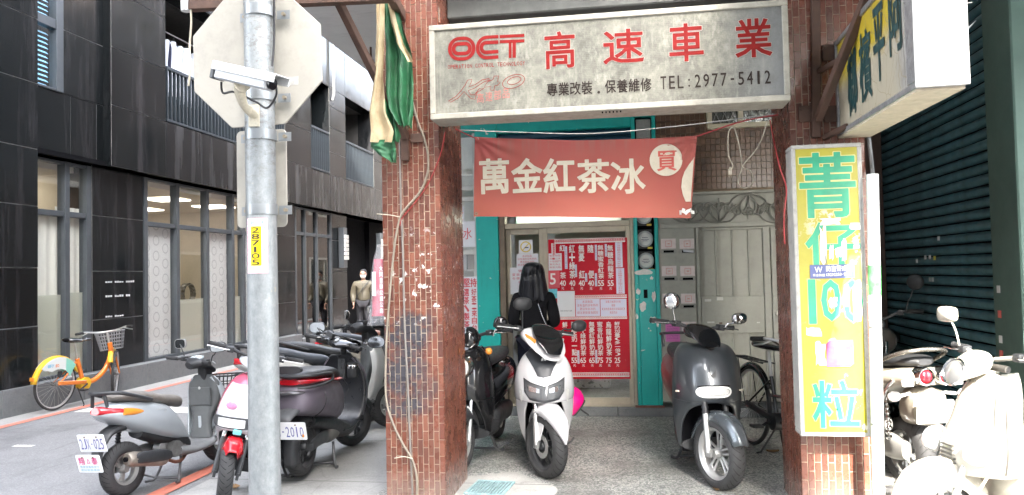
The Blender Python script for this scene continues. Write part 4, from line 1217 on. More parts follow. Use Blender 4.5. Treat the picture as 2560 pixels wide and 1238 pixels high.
for (a, b_) in ((2074, 132), (2015, 285), (2078, 285)):
    p = onY(a, b_, 4.855) - wr; q = MB(); q.box(p, (0.085, 0.012, 0.1))
    o = q.build('plate', M_STEEL, BKR, bevel=0.002)
    for dx in (-.025, .025):
        q = MB(); q.cyl(p + Vector((dx, -0.006, 0.03)), p + Vector((dx, -0.014, 0.03)), 0.008, 6); q.build('bolt', M_STEEL, o)
p = onY(1045, 345, 4.855) - wl; q = MB(); q.box(p, (0.1, 0.012, 0.06)); q.build('plate', M_STEEL, BKL, bevel=0.002)

# ---- torn awning cloth
def rag(name, rows, Y, m, parent, O, fold=0.03, nf=3.0, jag=0.0, seed=1, cols=22):
    rd = random.Random(seed); q = MB(); R = []
    tot = len(rows); dense = []
    ys = [r[0] for r in rows]
    K = 40
    for i in range(K + 1):
        y = lerp(ys[0], ys[-1], i / K); xl, xr, dy = interp([(r[0], r[1], r[2], (r[3] if len(r) > 3 else 0)) for r in rows], y)
        row = []
        for j in range(cols + 1):
            s = j / cols; x = lerp(xl, xr, s)
            yy = y + (rd.uniform(0, jag) if i == K else 0)
            p = onY(x, yy, Y)
            d = fold * sin(s * nf * 2 * pi + i * 0.12) + fold * 0.6 * noise.noise((s * 4, i * 0.15, seed)) 
            row.append(Vector((p.x, Y + d + dy, p.z)) - O)
        R.append(row)
    q.rings(R, 0, cap=False, closed=False)
    return q.build(name, m, parent, smooth=180, fixn=False)
def m_cloth(name, a, b, stain):
    k = N(name); v = k.world()
    c = k.ramp(k.noise(v, 9, 6, 0.7), [(0.35, a), (0.65, b)])
    c = k.mix(k.ramp(k.noise(k.map(v, (1, 1, 0.5)), 14, 8, 0.8), [(0.52, 0.0), (0.7, 0.8)]), c, stain)
    k.color(c).set('Roughness', 0.6); k.bump(k.noise(v, 25, 5), 0.4, 0.01); return k.mat
M_BEIGE = m_cloth('beige_tarp', (0.28, 0.21, 0.11), (0.36, 0.29, 0.17), (0.2, 0.11, 0.05))
M_GREENT = m_cloth('green_tarp', (0.008, 0.055, 0.018), (0.016, 0.12, 0.045), (0.006, 0.012, 0.007))
O = onY(960, 0, 4.55)
TC = empty('torn_awning', O, label='torn beige and green awning cloth hanging by the left pillar', cat='awning')
rag('beige_strip', [(-12, 941, 960), (60, 940, 960), (190, 935, 959), (245, 929, 963), (280, 925, 965), (330, 929, 985), (356, 927, 980)], 4.52, M_BEIGE, TC, O, 0.012, 1.2, 0, 2)
rag('green_tip', [(350, 928, 984), (365, 924, 990), (385, 945, 992), (405, 978, 989)], 4.53, M_GREENT, TC, O, 0.015, 1.4, 4, 3)
rag('green_sheet', [(-10, 958, 985), (60, 959, 1005), (150, 962, 1034), (225, 966, 1037), (270, 975, 1034), (300, 990, 1030), (312, 1000, 1028)], 4.62, M_GREENT, TC, O, 0.028, 2.3, 14, 4)
rag('beige_hem', [(-10, 966, 974), (50, 976, 990), (105, 992, 1008), (155, 1020, 1034)], 4.56, M_BEIGE, TC, O, 0.01, 1, 0, 5, 8)
rag('green_rag', [(230, 955, 968), (300, 962, 990), (340, 972, 1000), (352, 980, 996)], 4.64, M_GREENT, TC, O, 0.02, 1.5, 6, 6)

# ---- conduits on the left pillar
def path(pts, Y, f=None): return [onY(a, b, Y) for a, b in pts]
P = [(1031, 255), (1045, 305), (1062, 350), (1071, 400), (1067, 440), (1050, 480), (1020, 515), (1002, 540), (992, 580), (986, 619), (976, 720), (968, 820), (964, 920), (966, 1000), (983, 1060), (1010, 1115), (1031, 1150), (1042, 1195), (1042, 1245)]
cord('conduit', path(P, 4.845), 0.0075, paint('ivory_conduit', (0.25, 0.215, 0.165), 0.45, grime=0.3), 'ivory plastic conduit winding down the front of the left pillar', 'conduit', 5)
cord('conduit', path([(999, 348), (1001, 450), (1003, 540), (1007, 620), (1012, 820), (1020, 970), (1027, 1145), (1032, 1245)], 4.855), 0.0075, paint('grey_conduit', (0.2, 0.18, 0.16), 0.5, grime=0.4), 'thin grey conduit running straight down the front of the left pillar', 'conduit', 5)
cord('twine', path([(1113, 330), (1100, 390), (1070, 460), (1035, 510), (1005, 545), (1000, 565)], 4.85), 0.004, M_CORDR, 'red cord slung across the front of the left pillar', 'cord')
cord('cable_tie', path([(942, 535), (975, 538), (1000, 543)], 4.835), 0.003, M_CORDW, 'ivory cable tie sticking out left from the upper pillar conduit', 'tie', 3)
cord('cable_tie', path([(986, 1146), (1010, 1142), (1032, 1147)], 4.83), 0.003, M_CORDW, 'ivory cable tie near the foot of the left pillar', 'tie', 3)

# ---- PVC downpipe right of the yellow sign
O = onY(2197, 1250, 4.62); tp = onY(2181, 436, 4.62)
DP = empty('downpipe', O, label='thick white plastic downpipe right of the tall yellow sign', cat='pipe')
M_PVC = paint('white_pvc', (0.58, 0.58, 0.57), 0.35, var=0.08, grime=0.25)
q = MB(); q.tube([Vector((0, 0, -0.1)), Vector((0, 0, tp.z - O.z))], 0.033, 20); q.build('pipe', M_PVC, DP, smooth=40)
for z in (0.42, 0.97): q = MB(); q.tube([Vector((0, 0, z)), Vector((0, 0, z + 0.012))], 0.0345, 20); q.build('strap', paint('grey_pipe', (0.3, 0.31, 0.32), 0.4, 0.3), DP, smooth=40)
q = MB(); q.tube([Vector((0, 0, 1.16)), Vector((0, 0, 1.33))], 0.0343, 20); q.build('green_label', paint('green_white_label', (0.1, 0.42, 0.12), 0.5, var=0.7, scale=25), DP, smooth=40)
for z in (1.45, 1.38): q = MB(); q.box((-0.006, -0.0335, z), (0.035, 0.003, 0.023)); q.build('paper_label', paint('white_sticker', (0.6, 0.6, 0.6), 0.5), DP)
DP.rotation_euler = (0, atan2(tp.x - O.x, tp.z - O.z), 0)
cord('pipe', [onY(2172, 345, 4.84), onY(2178, 400, 4.8), onY(2182, 440, 4.72), onY(2183, 470, 4.72)], 0.012, paint('grey_pipe', (0.3, 0.31, 0.32), 0.4, 0.3), 'thin grey pipe leading down into the white downpipe', 'pipe')

# ---- traffic sign post
PX0 = onY(656, 700, 3.95)
O = Vector((PX0.x, 3.95, 0))
def m_galv():
    k = N('mottled_galvanised_steel'); v = k.co('Object')
    c = k.ramp(k.noise(k.map(v, (1, 1, .6)), 26, 8, 0.8), [(0.3, (0.17, 0.185, 0.19)), (0.55, (0.26, 0.275, 0.275)), (0.75, (0.35, 0.355, 0.35))])
    z = k.sep(v)[2]
    sp = k.math('MULTIPLY', k.ramp(k.noise(k.map(v, (20, 20, 34)), 1, 8, 0.8), [(0.5, 0.0), (0.6, 0.85)]), k.ramp(k.math('DIVIDE', z, 4), [(0.45, 0.1), (0.55, 1.0)]))
    c = k.mix(sp, c, (0.16, 0.15, 0.14))
    rs = k.ramp(k.noise(v, 6, 6, 0.7), [(0.66, 0.0), (0.74, 0.5)])
    c = k.mix(rs, c, (0.5, 0.42, 0.25))
    k.color(c).set('Metallic', 0.35).set('Roughness', 0.5); k.bump(k.noise(v, 40, 4), 0.12, 0.004); return k.mat
TS = empty('traffic_sign', O, label='mottled grey steel post with the blank backs of an octagonal and a rectangular sign', cat='traffic sign')
R_ = 0.083
q = MB(); q.tube([(0.004, 0, -0.05), (0, 0, 1.5), (-0.012, 0, 3.6)], [R_ + 0.003, R_, R_ - 0.006], 40); q.build('post', m_galv(), TS, smooth=40)
M_SBACK = paint('aluminium_sign_back', (0.35, 0.33, 0.285), 0.45, 0.1, 0.1, 3, grime=0.3)
oc = onY(642, 146, 4.05) - O; ro = 0.392 / cos(pi / 8)
oct_ = [(oc.x + ro * cos(pi / 8 + i * pi / 4 + 0.02), oc.z + ro * sin(pi / 8 + i * pi / 4 + 0.02)) for i in range(8)]
q = MB(); q.prism(oct_, lambda u, v, d: Vector((u, 0.095 + d, v)), 0.012); q.build('octagonal_plate', M_SBACK, TS, bevel=0.003)
pc = onY(654, 447, 4.05) - O; a, b_ = 0.152, 0.279; rr_ = 0.03
rp = []
for cx, cz, s0 in ((a - rr_, b_ - rr_, 0), (-a + rr_, b_ - rr_, 90), (-a + rr_, -b_ + rr_, 180), (a - rr_, -b_ + rr_, 270)):
    for i in range(6): an = radians(s0 + i * 18); rp.append((pc.x + cx + rr_ * cos(an), pc.z + cz + rr_ * sin(an)))
q = MB(); q.prism(rp, lambda u, v, d: Vector((u, 0.1 + d, v)), 0.01); q.build('rectangular_plate', M_SBACK, TS, bevel=0.002)
M_BAND = paint('steel_band', (0.27, 0.285, 0.29), 0.35, 0.6, 0.1)
for py, tz in ((32, 0), (242, 0), (340, 0), (525, 0)):
    z = (onY(650, py, 3.95) - O).z
    q = MB(); q.tube([(0, 0, z - 0.028), (0, 0, z + 0.028)], R_ + 0.003, 36)
    q.box((-R_ - 0.03, 0.06, z), (0.075, 0.005, 0.05)); q.box((R_ + 0.03, 0.06, z), (0.075, 0.005, 0.05))
    o = q.build('clamp_band', M_BAND, TS, smooth=40)
    for sx in (-1, 1):
        q = MB(); q.cyl((sx * (R_ + 0.035), 0.058, z), (sx * (R_ + 0.035), 0.04, z), 0.011, 6); q.build('bolt', paint('old_bolt', (0.36, 0.3, 0.22), 0.4, 0.7), o)
q = MB(); bx = cbox(700, 192, 745, 213, 4.04); q.b2(bx[0], bx[1], 4.043, 4.0445, bx[2], bx[3]); shift(q, O).build('data_sticker', paint('grey_print', (0.4, 0.39, 0.36), 0.5, var=0.25, scale=60), TS)
# number plaque wrapped on the post
def cyl_fn(r):
    ang0 = radians(-84)
    return lambda u, v: Vector((r * cos(ang0 + u / R_), r * sin(ang0 + u / R_), v))
zt, zb = (onY(642, 545, 3.87) - O).z, (onY(642, 684, 3.87) - O).z
pw = 0.122
M_PLQ = paint('white_plaque', (0.66, 0.64, 0.65), 0.4, var=0.04)
q = MB(); fn = cyl_fn(R_ + 0.002); K = 14
q.add([fn(lerp(-pw / 2, pw / 2, i / K), z) for i in range(K + 1) for z in (zb, zt)], [(2 * i, 2 * i + 2, 2 * i + 3, 2 * i + 1) for i in range(K)])
plq = q.build('number_plaque', M_PLQ, TS, smooth=60, fixn=False)
def cyl_patch(name, u0, u1, v0, v1, m, r):
    q = MB(); fn = cyl_fn(r); K = 10
    q.add([fn(lerp(u0, u1, i / K), z) for i in range(K + 1) for z in (v0, v1)], [(2 * i, 2 * i + 2, 2 * i + 3, 2 * i + 1) for i in range(K)])
    return q.build(name, m, plq, smooth=60, fixn=False)
M_PINKP = paint('pink_border', (0.6, 0.25, 0.3), 0.5)
for a in ((-pw / 2, -pw / 2 + 0.002, zb, zt), (pw / 2 - 0.002, pw / 2, zb, zt), (-pw / 2, pw / 2, zt - 0.002, zt), (-pw / 2, pw / 2, zb, zb + 0.002)): cyl_patch('border', *a, M_PINKP, R_ + 0.003)
H_ = zt - zb; yz1, yz0 = zt - 0.15 * H_, zb + 0.14 * H_
cyl_patch('yellow_strip', -0.032, 0.028, yz0, yz1, paint('traffic_yellow', (0.72, 0.55, 0.0), 0.4, var=0.05), R_ + 0.003)
letters('lettering', column_text('287105', -0.024, 0.02, yz1 - 0.006, yz0 - 0.002, 0.16), cyl_fn(R_ + 0.007), paint('black_print', (0.03, 0.025, 0.02), 0.5), plq, 0.0)
letters('lettering', row_text('新北市', -0.03, 0.05, zt - 0.042, zt - 0.012, 0.2) + column_text('路燈定位編號', 0.036, 0.052, yz1 + 0.0, yz1 - 0.17), cyl_fn(R_ + 0.0045), paint('blue_print', (0.08, 0.2, 0.38), 0.5), plq, 0.0)
letters('lettering', row_text('◎', -0.055, -0.03, zt - 0.042, zt - 0.014, 0.1) + column_text('故障請撥打電話通報', -0.055, -0.042, yz1, yz0), cyl_fn(R_ + 0.0045), paint('pink_print', (0.6, 0.25, 0.3), 0.5), plq, 0.0)
# cable down the post
q = MB(); q.tube([Vector((R_ + 0.006, 0.0, 3.5)), Vector((R_ + 0.008, -0.01, 2.9)), Vector((R_ + 0.004, -0.03, 2.68))], 0.006, 6, 0, False, 5); q.build('cable', M_WIRE, TS, smooth=60)

# ---- security camera on the post
A, B = onY(545, 180, 3.72), onY(683, 211, 3.62)
O = onY(640, 268, 3.86)
SC = empty('security_camera', O, label='grey box security camera strapped to the sign post', cat='security camera')
ax = (B - A).normalized(); up = (Vector((0, 0, 1)) - ax * ax.z).normalized(); sd = ax.cross(up)
Rm = Matrix((sd, ax, up)).transposed(); L_ = (B - A).length; mid = (A + B) / 2 - O
M_CAMB = paint('grey_camera_metal', (0.42, 0.43, 0.44), 0.4, 0.3, 0.1, 10, grime=0.2); M_CAMD = paint('dark_camera_plastic', (0.06, 0.065, 0.07), 0.5)
q = MB(); q.box(mid, (0.082, L_ * 0.92, 0.075), 0, Rm); q.build('housing', M_CAMB, SC, bevel=0.008)
q = MB(); q.box(mid + ax * (-L_ * 0.49), (0.09, 0.03, 0.085), 0, Rm); q.build('end_cap', M_CAMD, SC, bevel=0.006)
q = MB(); hp = mid + up * 0.048 + ax * 0.03
q.box(hp, (0.11, L_ * 1.12, 0.006), 0, Rm); q.box(hp + sd * 0.055 - up * 0.02, (0.006, L_ * 1.12, 0.045), 0, Rm); q.box(hp - sd * 0.055 - up * 0.02, (0.006, L_ * 1.12, 0.045), 0, Rm)
q.build('sunshield', paint('pale_camera_shield', (0.56, 0.56, 0.54), 0.45, 0.1, 0.1, 8, grime=0.25), SC, bevel=0.004)
q = MB(); q.cyl(mid + ax * L_ * 0.46, mid + ax * L_ * 0.5, 0.03, 16); q.build('lens', paint('lens', (0.01, 0.01, 0.012), 0.08), SC, smooth=40)
j = onY(600, 232, 3.72) - O; e = onY(635, 285, 3.87) - O
M_BRK2 = paint('stained_bracket', (0.52, 0.47, 0.36), 0.5, 0, 0.25, 20, grime=0.5)
q = MB(); q.tube([mid - up * 0.035 - ax * 0.01, j + Vector((0, 0, 0.02))], [0.042, 0.03], 12); q.build('swivel', M_BRK2, SC, smooth=40)
q = MB(); q.tube([j + Vector((0, 0, 0.015)), j, (j + e) / 2 + Vector((0.0, -0.03, -0.02)), e], [0.034, 0.03, 0.022, 0.03], 10, 0, False, 4); q.box(e + Vector((0.0, 0.0, -0.01)), (0.06, 0.012, 0.12)); q.build('arm', M_BRK2, SC, smooth=40)
q = MB(); k0 = onY(553, 205, 3.72) - O
q.tube([k0, k0 + Vector((0.01, 0, -0.06)), j + Vector((-0.02, -0.02, 0.0)), onY(640, 255, 3.8) - O, onY(668, 270, 3.84) - O, onY(690, 240, 3.8) - O, onY(690, 215, 3.7) - O], 0.006, 6, 0, False, 6); q.build('cable', M_WIRE, SC, smooth=60)

# ---- notice rolled in a plastic bag on the pillar's left edge
O = onY(945, 615, 4.9)
BG = empty('hanging_bag', O, label='red village office notice in a clear plastic bag hung on the left pillar', cat='bag')
def m_plastic():
    k = N('clear_plastic_bag'); k.color((0.75, 0.77, 0.8)).set('Roughness', 0.12).set('Alpha', k.ramp(k.noise(k.co('Object'), 14, 4), [(0.4, 0.08), (0.68, 0.32)])); k.bump(k.noise(k.map(k.co('Object'), (2, 2, 0.6)), 22, 5), 0.7, 0.02); return k.mat
rows = [(612, 946, 958), (640, 936, 962), (680, 928, 964), (760, 926, 965), (800, 920, 966), (814, 918, 966)]
q = MB(); R = []
for y, l, r in rows:
    a = onY(l, y, 4.9) - O; b = onY(r, y, 4.9) - O; cx = (a + b) / 2; wx = (b.x - a.x) / 2; wd = 0.05 if y < 810 else 0.02
    R.append([Vector((cx.x + wx * cos(t_) * (1 + 0.06 * sin(3 * t_ + y)), cx.y + wd * sin(t_), cx.z)) for t_ in [2 * pi * i / 20 for i in range(20)]])
q.rings(R); q.build('plastic_bag', m_plastic(), BG, smooth=70)
rows = [(648, 934, 960), (700, 932, 962), (790, 928, 964)]
q = MB(); R = []
for y, l, r in rows:
    a = onY(l, y, 4.9) - O; b = onY(r, y, 4.9) - O; cx = (a + b) / 2; wx = (b.x - a.x) / 2 * 0.9
    R.append([Vector((cx.x + wx * cos(t_), cx.y + 0.03 * sin(t_), cx.z)) for t_ in [2 * pi * i / 20 for i in range(20)]])
q.rings(R); q.build('red_notice', paint('faded_crimson', (0.36, 0.04, 0.08), 0.6, var=0.25, scale=16), BG, smooth=70)
bx = cbox(949, 665, 957, 785, 4.86)
letters('lettering', column_text('大同里辦公處公約', bx[0], bx[1], bx[3], bx[2]), lambda u, v: Vector((u, 4.862, v)) - O, M_WPRT, BG, 0.02)
bx = cbox(931, 680, 940, 740, 4.87)
q = MB(); q.b2(bx[0], bx[1], 4.866, 4.868, bx[2], bx[3]); shift(q, O).build('white_slip', paint('bluish_paper', (0.6, 0.63, 0.7), 0.6), BG)

# ---- floor drain
O = Vector((-1.02, 5.28, 0.004))
DG = empty('floor_drain', O, rz=radians(-6), label='rusty pale blue painted drain grate in the arcade floor near the left pillar', cat='drain')
M_DRN = paint('worn_pale_blue_iron', (0.3, 0.46, 0.48), 0.6, 0.1, 0.3, 12, grime=0.8)
for a in ((-0.14, 0.14, -0.17, -0.15), (-0.14, 0.14, 0.15, 0.17), (-0.14, -0.12, -0.15, 0.15), (0.12, 0.14, -0.15, 0.15)):
    q = MB(); q.b2(a[0], a[1], a[2], a[3], 0.001, 0.012); q.build('rim', M_DRN, DG, bevel=0.002)
for i in range(10):
    q = MB(); q.b2(-0.112 + i * 0.0232, -0.1 + i * 0.0232, -0.148, 0.148, 0.002, 0.01); q.build('grate_bar', M_DRN, DG)
q = MB(); q.b2(-0.12, 0.12, -0.15, 0.15, 0.0, 0.002); q.build('drain_bed', paint('drain_mud', (0.16, 0.13, 0.11), 0.9), DG)
# ================================================================ shopfront
YF = 8.05
def fbox(x0, y0, x1, y1, ya, yb, name, m, parent=None, bevel=0.0, Y=YF):
    b = cbox(x0, y0, x1, y1, Y); q = MB(); q.b2(b[0], b[1], ya, yb, b[2], b[3])
    return apart(q, name, m, parent, bevel=bevel)
def xz(px, py, Y=YF):
    p = onY(px, py, Y); return p.x, p.z
def m_teal():
    k = N('chipped_teal_paint'); v = k.world()
    c = k.ramp(k.noise(v, 3, 6, 0.7), [(0.3, (0.0, 0.31, 0.27)), (0.7, (0.005, 0.38, 0.34))])
    pl = k.ramp(k.noise(v, 9, 6, 0.6), [(0.665, 0.0), (0.675, 1.0)])
    c = k.mix(pl, c, (0.55, 0.53, 0.48))
    c = k.mix(k.ramp(k.noise(k.map(v, (8, 8, 1)), 3, 6, 0.7), [(0.55, 0), (0.8, 0.4)]), c, (0.0, 0.15, 0.12))
    k.color(c).set('Roughness', 0.4); k.bump(pl, 0.3, 0.004); return k.mat
M_TEAL = m_teal()
M_ALB = paint('beige_aluminium', (0.4, 0.35, 0.27), 0.45, 0.15, 0.12, 8, grime=0.25)
M_BRZ = paint('brown_door_jamb', (0.16, 0.125, 0.085), 0.5, 0.1, 0.3, 9, grime=0.4)
# step
for i in range(4):
    q = MB(); q.b2(-1.9 + i * 0.86, -1.9 + (i + 1) * 0.86 - 0.004, 8.0, 8.4, 0, 0.095); apart(q, 'step_block', M_PLINTH, bevel=0.006)
q = MB(); q.b2(0.0, 0.3, 7.99, 8.04, 0.096, 0.112); apart(q, 'red_sill', paint('red_brown_tile', (0.2, 0.06, 0.04), 0.4), bevel=0.003)
# teal posts and lintels
q = MB(); q.b2(-1.645, -1.4, 8.02, 8.35, 0.095, 3.6); apart(q, 'teal_post', M_TEAL, bevel=0.006)
for a in ((0.03, 0.072, 0.11, 3.12), (0.245, 0.285, 0.11, 3.12), (0.072, 0.245, 0.11, 1.52)):
    q = MB(); q.b2(a[0] + 0.001, a[1] - 0.001, 8.03, 8.32, a[2], a[3]); apart(q, 'teal_post', M_TEAL, bevel=0.004)
q = MB(); q.b2(-1.4, 0.03, 8.03, 8.35, 3.02, 3.6); apart(q, 'teal_lintel', M_TEAL, bevel=0.006)
q = MB(); q.b2(-2.0, -1.645, 8.04, 8.35, 3.05, 3.6); apart(q, 'teal_lintel', M_TEAL, bevel=0.006)
q = MB(); q.b2(0.073, 0.244, 8.14, 8.34, 1.52, 3.12); apart(q, 'meter_recess', M_DARK)
q = MB(); q.b2(0.03, 0.29, 8.04, 8.34, 3.122, 3.6); apart(q, 'teal_lintel', M_TEAL)
q = MB(); q.b2(0.085, 0.235, 8.08, 8.13, 2.9, 3.1); apart(q, 'grey_cover', paint('grey_cover', (0.3, 0.3, 0.28), 0.5, grime=0.4), bevel=0.004)
q = MB(); q.b2(0.118, 0.158, 8.024, 8.032, 1.22, 1.31); apart(q, 'cable_hole', M_DARK)
# rolled-up shutter above the door
M_SHB = paint('navy_shutter', (0.012, 0.05, 0.085), 0.4, 0.15)
proto = None
for i in range(11):
    if proto is None:
        q = MB(); q.rings([[Vector((x, 8.12 - a, b)) for a, b in prof] for x in (-1.39, 0.025)], 0, cap=False, closed=False); q.v = [p - Vector((0, YF, 0)) for p in q.v]; proto = q.build('shutter_slat', M_SHB, AB, smooth=50); o = proto
    else: o = copy_part(proto, AB)
    o.location = (0, 0, 2.2 + i * 0.075)
q = MB(); q.b2(-1.39, 0.025, 8.15, 8.2, 2.2, 3.02); apart(q, 'shutter_backing', M_DARK)
# door frame
for b in ((-1.395, -1.335, 0.096, 2.2, 8.03, 8.2, M_BRZ), (-0.005, 0.028, 0.096, 2.2, 8.06, 8.2, M_ALB)):
    q = MB(); q.b2(b[0], b[1], b[4], b[5], b[2], b[3]); apart(q, 'door_jamb', b[6], bevel=0.003)
q = MB(); q.b2(-1.334, -0.006, 8.05, 8.18, 1.985, 2.04); apart(q, 'door_header', M_ALB, bevel=0.004)
q = MB(); q.b2(-1.334, -0.006, 8.05, 8.18, 2.16, 2.2); apart(q, 'door_header', M_ALB, bevel=0.004)
q = MB(); q.b2(-1.33, -0.01, 8.1, 8.106, 2.04, 2.16); apart(q, 'transom_pane', M_GLASS)
def leaf(x0, x1, z0, z1, y, st, name):
    o = empty(name, (x0, y - YF, 0), parent=AB); o.location = (x0, y - YF, 0)
    for a in ((0, st, 0, 1), (1, -st, 0, 1)):
        q = MB(); xx = x0 + (x1 - x0) * a[0]; q.b2(xx, xx + a[1], y, y + 0.04, z0, z1); shift_(q, Vector((x0, y, 0))).build('stile', M_ALB, o, bevel=0.004)
    for za, zb in ((z0, z0 + 0.075), (z1 - 0.06, z1)):
        q = MB(); q.b2(x0 + st, x1 - st, y + 0.002, y + 0.038, za, zb); shift_(q, Vector((x0, y, 0))).build('rail', M_ALB, o, bevel=0.004)
    q = MB(); q.b2(x0 + st - 0.003, x1 - st + 0.003, y + 0.018, y + 0.023, z0 + 0.07, z1 - 0.055); shift_(q, Vector((x0, y, 0))).build('pane', M_GLASS, o)
    return o
leaf(-1.333, -0.925, 0.11, 1.983, 8.1, 0.05, 'door')
leaf(-0.922, -0.008, 0.11, 1.983, 8.05, 0.045, 'door')
q = MB(); q.b2(-1.334, -0.006, 8.04, 8.2, 0.096, 0.11); apart(q, 'door_track', M_ALB)
# room behind the door
q = MB()
q.b2(-1.95, -1.9, 8.3, 11.3, 0, 3.3); q.b2(0.35, 0.4, 8.4, 11.3, 0, 3.3); q.b2(-1.9, 0.35, 11.2, 11.3, 0, 3.3)
apart(q, 'room_wall', paint('shop_room_wall', (0.5, 0.5, 0.45), 0.7))
q = MB(); q.b2(-1.9, 0.35, 8.2, 11.2, 2.6, 2.65); apart(q, 'room_ceiling', paint('shop_room_ceiling', (0.66, 0.66, 0.62), 0.7))
q = MB(); q.b2(-1.9, 0.35, 8.36, 11.2, 0.0, 0.08); apart(q, 'room_floor', paint('shop_room_floor', (0.12, 0.11, 0.1), 0.5))
q = MB(); q.b2(-1.2, -0.3, 9.4, 10.0, 0.08, 0.95); apart(q, 'counter', paint('steel_counter', (0.35, 0.36, 0.36), 0.3, 0.6), bevel=0.01)
q = MB(); q.b2(-1.1, -0.35, 8.5, 8.56, 2.5, 2.56); apart(q, 'fluorescent_tube', emit('tube_light', (0.95, 1.0, 0.95), 9))
q = MB(); q.b2(-1.3, -0.1, 8.65, 8.67, 2.04, 2.6); apart(q, 'white_valance', paint('white_panel', (0.68, 0.7, 0.64), 0.6))

# posters: each sheet is its own thing
GP = 'sheets of paper stuck on the shop door'
def sheet_of(name, px, Y, m, label, cat, group=None, th=0.002):
    b = cbox(*px, Y); O_ = Vector(((b[0] + b[1]) / 2, Y, b[2]))
    o = empty(name, O_, label=label, cat=cat, group=group)
    q = MB(); n = 6
    q.b2(b[0], b[1], Y - th, Y, b[2], b[3]); shift_(q, O_).build('paper', m, o)
    return o, b, (lambda u, v, d=0.0035: Vector((u, Y - d, v)) - O_)
M_WP = paint('white_paper', (0.64, 0.65, 0.68), 0.6, var=0.05, scale=3)
M_LILAC = paint('lilac_paper', (0.6, 0.6, 0.72), 0.6, var=0.05)
M_MENU = paint('menu_red', (0.44, 0.003, 0.014), 0.2, var=0.08, scale=3, spec=0.25)
M_RP = paint('red_ink', (0.55, 0.07, 0.09), 0.6); M_BKP = paint('dark_ink', (0.08, 0.08, 0.12), 0.6); M_WINK = paint('white_ink', (0.72, 0.7, 0.68), 0.5)
def c4(a, b, c_, d): return 1240 + a / 2.579, 560 + c_ / 2.579, 1240 + b / 2.579, 560 + d / 2.579
def key_border(px, Y, fn, parent, n, vert=False):
    b = cbox(*px, Y); q = MB(); 
    w_ = (b[1] - b[0]) / n if not vert else (b[3] - b[2]) / n
    th = (b[3] - b[2] if not vert else b[1] - b[0])
    q.add([fn(b[0], b[2], 0.0032), fn(b[1], b[2], 0.0032), fn(b[1], b[3], 0.0032), fn(b[0], b[3], 0.0032)], [(0, 1, 2, 3)])
    q.build('white_border', M_WINK, parent, fixn=False)
    q = MB(); f2 = lambda u, v: fn(u, v, 0.0042)
    for i in range(n):
        for (a, c) in (((.1, .2), (.1, .82)), ((.1, .82), (.8, .82)), ((.8, .82), (.8, .35)), ((.8, .35), (.45, .35)), ((.45, .35), (.45, .6))):
            if not vert: pts = [(b[0] + (i + s) * w_, b[2] + t * th) for s, t in (a, c)]
            else: pts = [(b[0] + t * th, b[2] + (i + s) * w_) for s, t in (a, c)]
            stroke(q, pts, th * 0.13, f2)
    o = q.build('key_pattern', M_RP, parent, fixn=False); tag(o, kind='stuff')
MY = 8.045
MP, mb_, mf = sheet_of('menu_poster', (1374, 596, 1572, 947), MY, M_MENU, 'big glossy red drink menu with white characters and prices covering the door', 'menu')
key_border(c4(375, 832, 92, 122), MY, mf, MP, 30); key_border(c4(510, 843, 458, 480), MY, mf, MP, 24); key_border(c4(400, 845, 597, 614), MY, mf, MP, 30); key_border(c4(405, 860, 958, 986), MY, mf, MP, 32)
key_border(c4(358, 384, 125, 200), MY, mf, MP, 6, True)
its = []
for cx, txt, pr in ((430, '紅   茶', '40'), (491, '紅+綠茶', '40'), (552, '無憂 紅', '40'), (612, '隨  便', '40'), (676, '無糖蜜香紅茶', '55'), (738, '無糖烏龍茶', '55')):
    b = cbox(*c4(cx - 18, cx + 18, 136, 356), MY); its += column_text(txt, b[0], b[1], b[3], b[2], 0.1)
    b = cbox(*c4(cx - 18, cx + 22, 364, 400), MY); its += row_text(pr, b[0], b[1], b[2], b[3], 0.1)
    b = cbox(*c4(cx - 7, cx + 9, 408, 424), MY); its += [('元', *b)]
for cx, txt, pr in ((505, '隨便奶一點', '55'), (562, '紅+綠鮮奶茶', '65'), (619, '無憂紅鮮奶茶', '65'), (672, '蜜香紅鮮奶茶', '75'), (728, '烏龍鮮奶茶', '75'), (783, '鮮奶加量(多一倍)', '25')):
    b = cbox(*c4(cx - 17, cx + 17, 630, 852), MY); its += column_text(txt, b[0], b[1], b[3], b[2], 0.08)
    b = cbox(*c4(cx - 18, cx + 20, 862, 896), MY); its += row_text(pr, b[0], b[1], b[2], b[3], 0.1)
    b = cbox(*c4(cx - 6, cx + 10, 904, 920), MY); its += [('元', *b)]
b = cbox(*c4(428, 460, 632, 668), MY); its += [('鮮', *b)]
tag(letters('lettering', its, mf, M_WINK, MP, 0.025), kind='stuff')
rd = random.Random(5)
for a in ((443, 460, 145, 290), (508, 522, 262, 342), (574, 588, 318, 373), (638, 652, 318, 402), (638, 652, 135, 235), (702, 716, 130, 210), (770, 815, 118, 280), (775, 828, 285, 450), (525, 538, 815, 900), (641, 653, 812, 898)):
    b = cbox(*c4(*a), MY); q = MB(); q.b2(b[0], b[1], MY - 0.0055, MY - 0.0045, b[2], b[3]); q.v = [p - Vector(((mb_[0] + mb_[1]) / 2, MY, mb_[2])) for p in q.v]; sl = q.build('price_slip', M_LILAC, MP)
    n = max(3, int((b[3] - b[2]) / 0.022)); letters('lettering', column_text(('少冰微糖去冰正常大杯熱飲可做加珍珠' * 2)[:n], lerp(b[0], b[1], .25), lerp(b[0], b[1], .75), b[3], b[2]), lambda u, v: mf(u, v, 0.006), M_BKP if a[0] < 760 else M_RP, MP, 0.0)
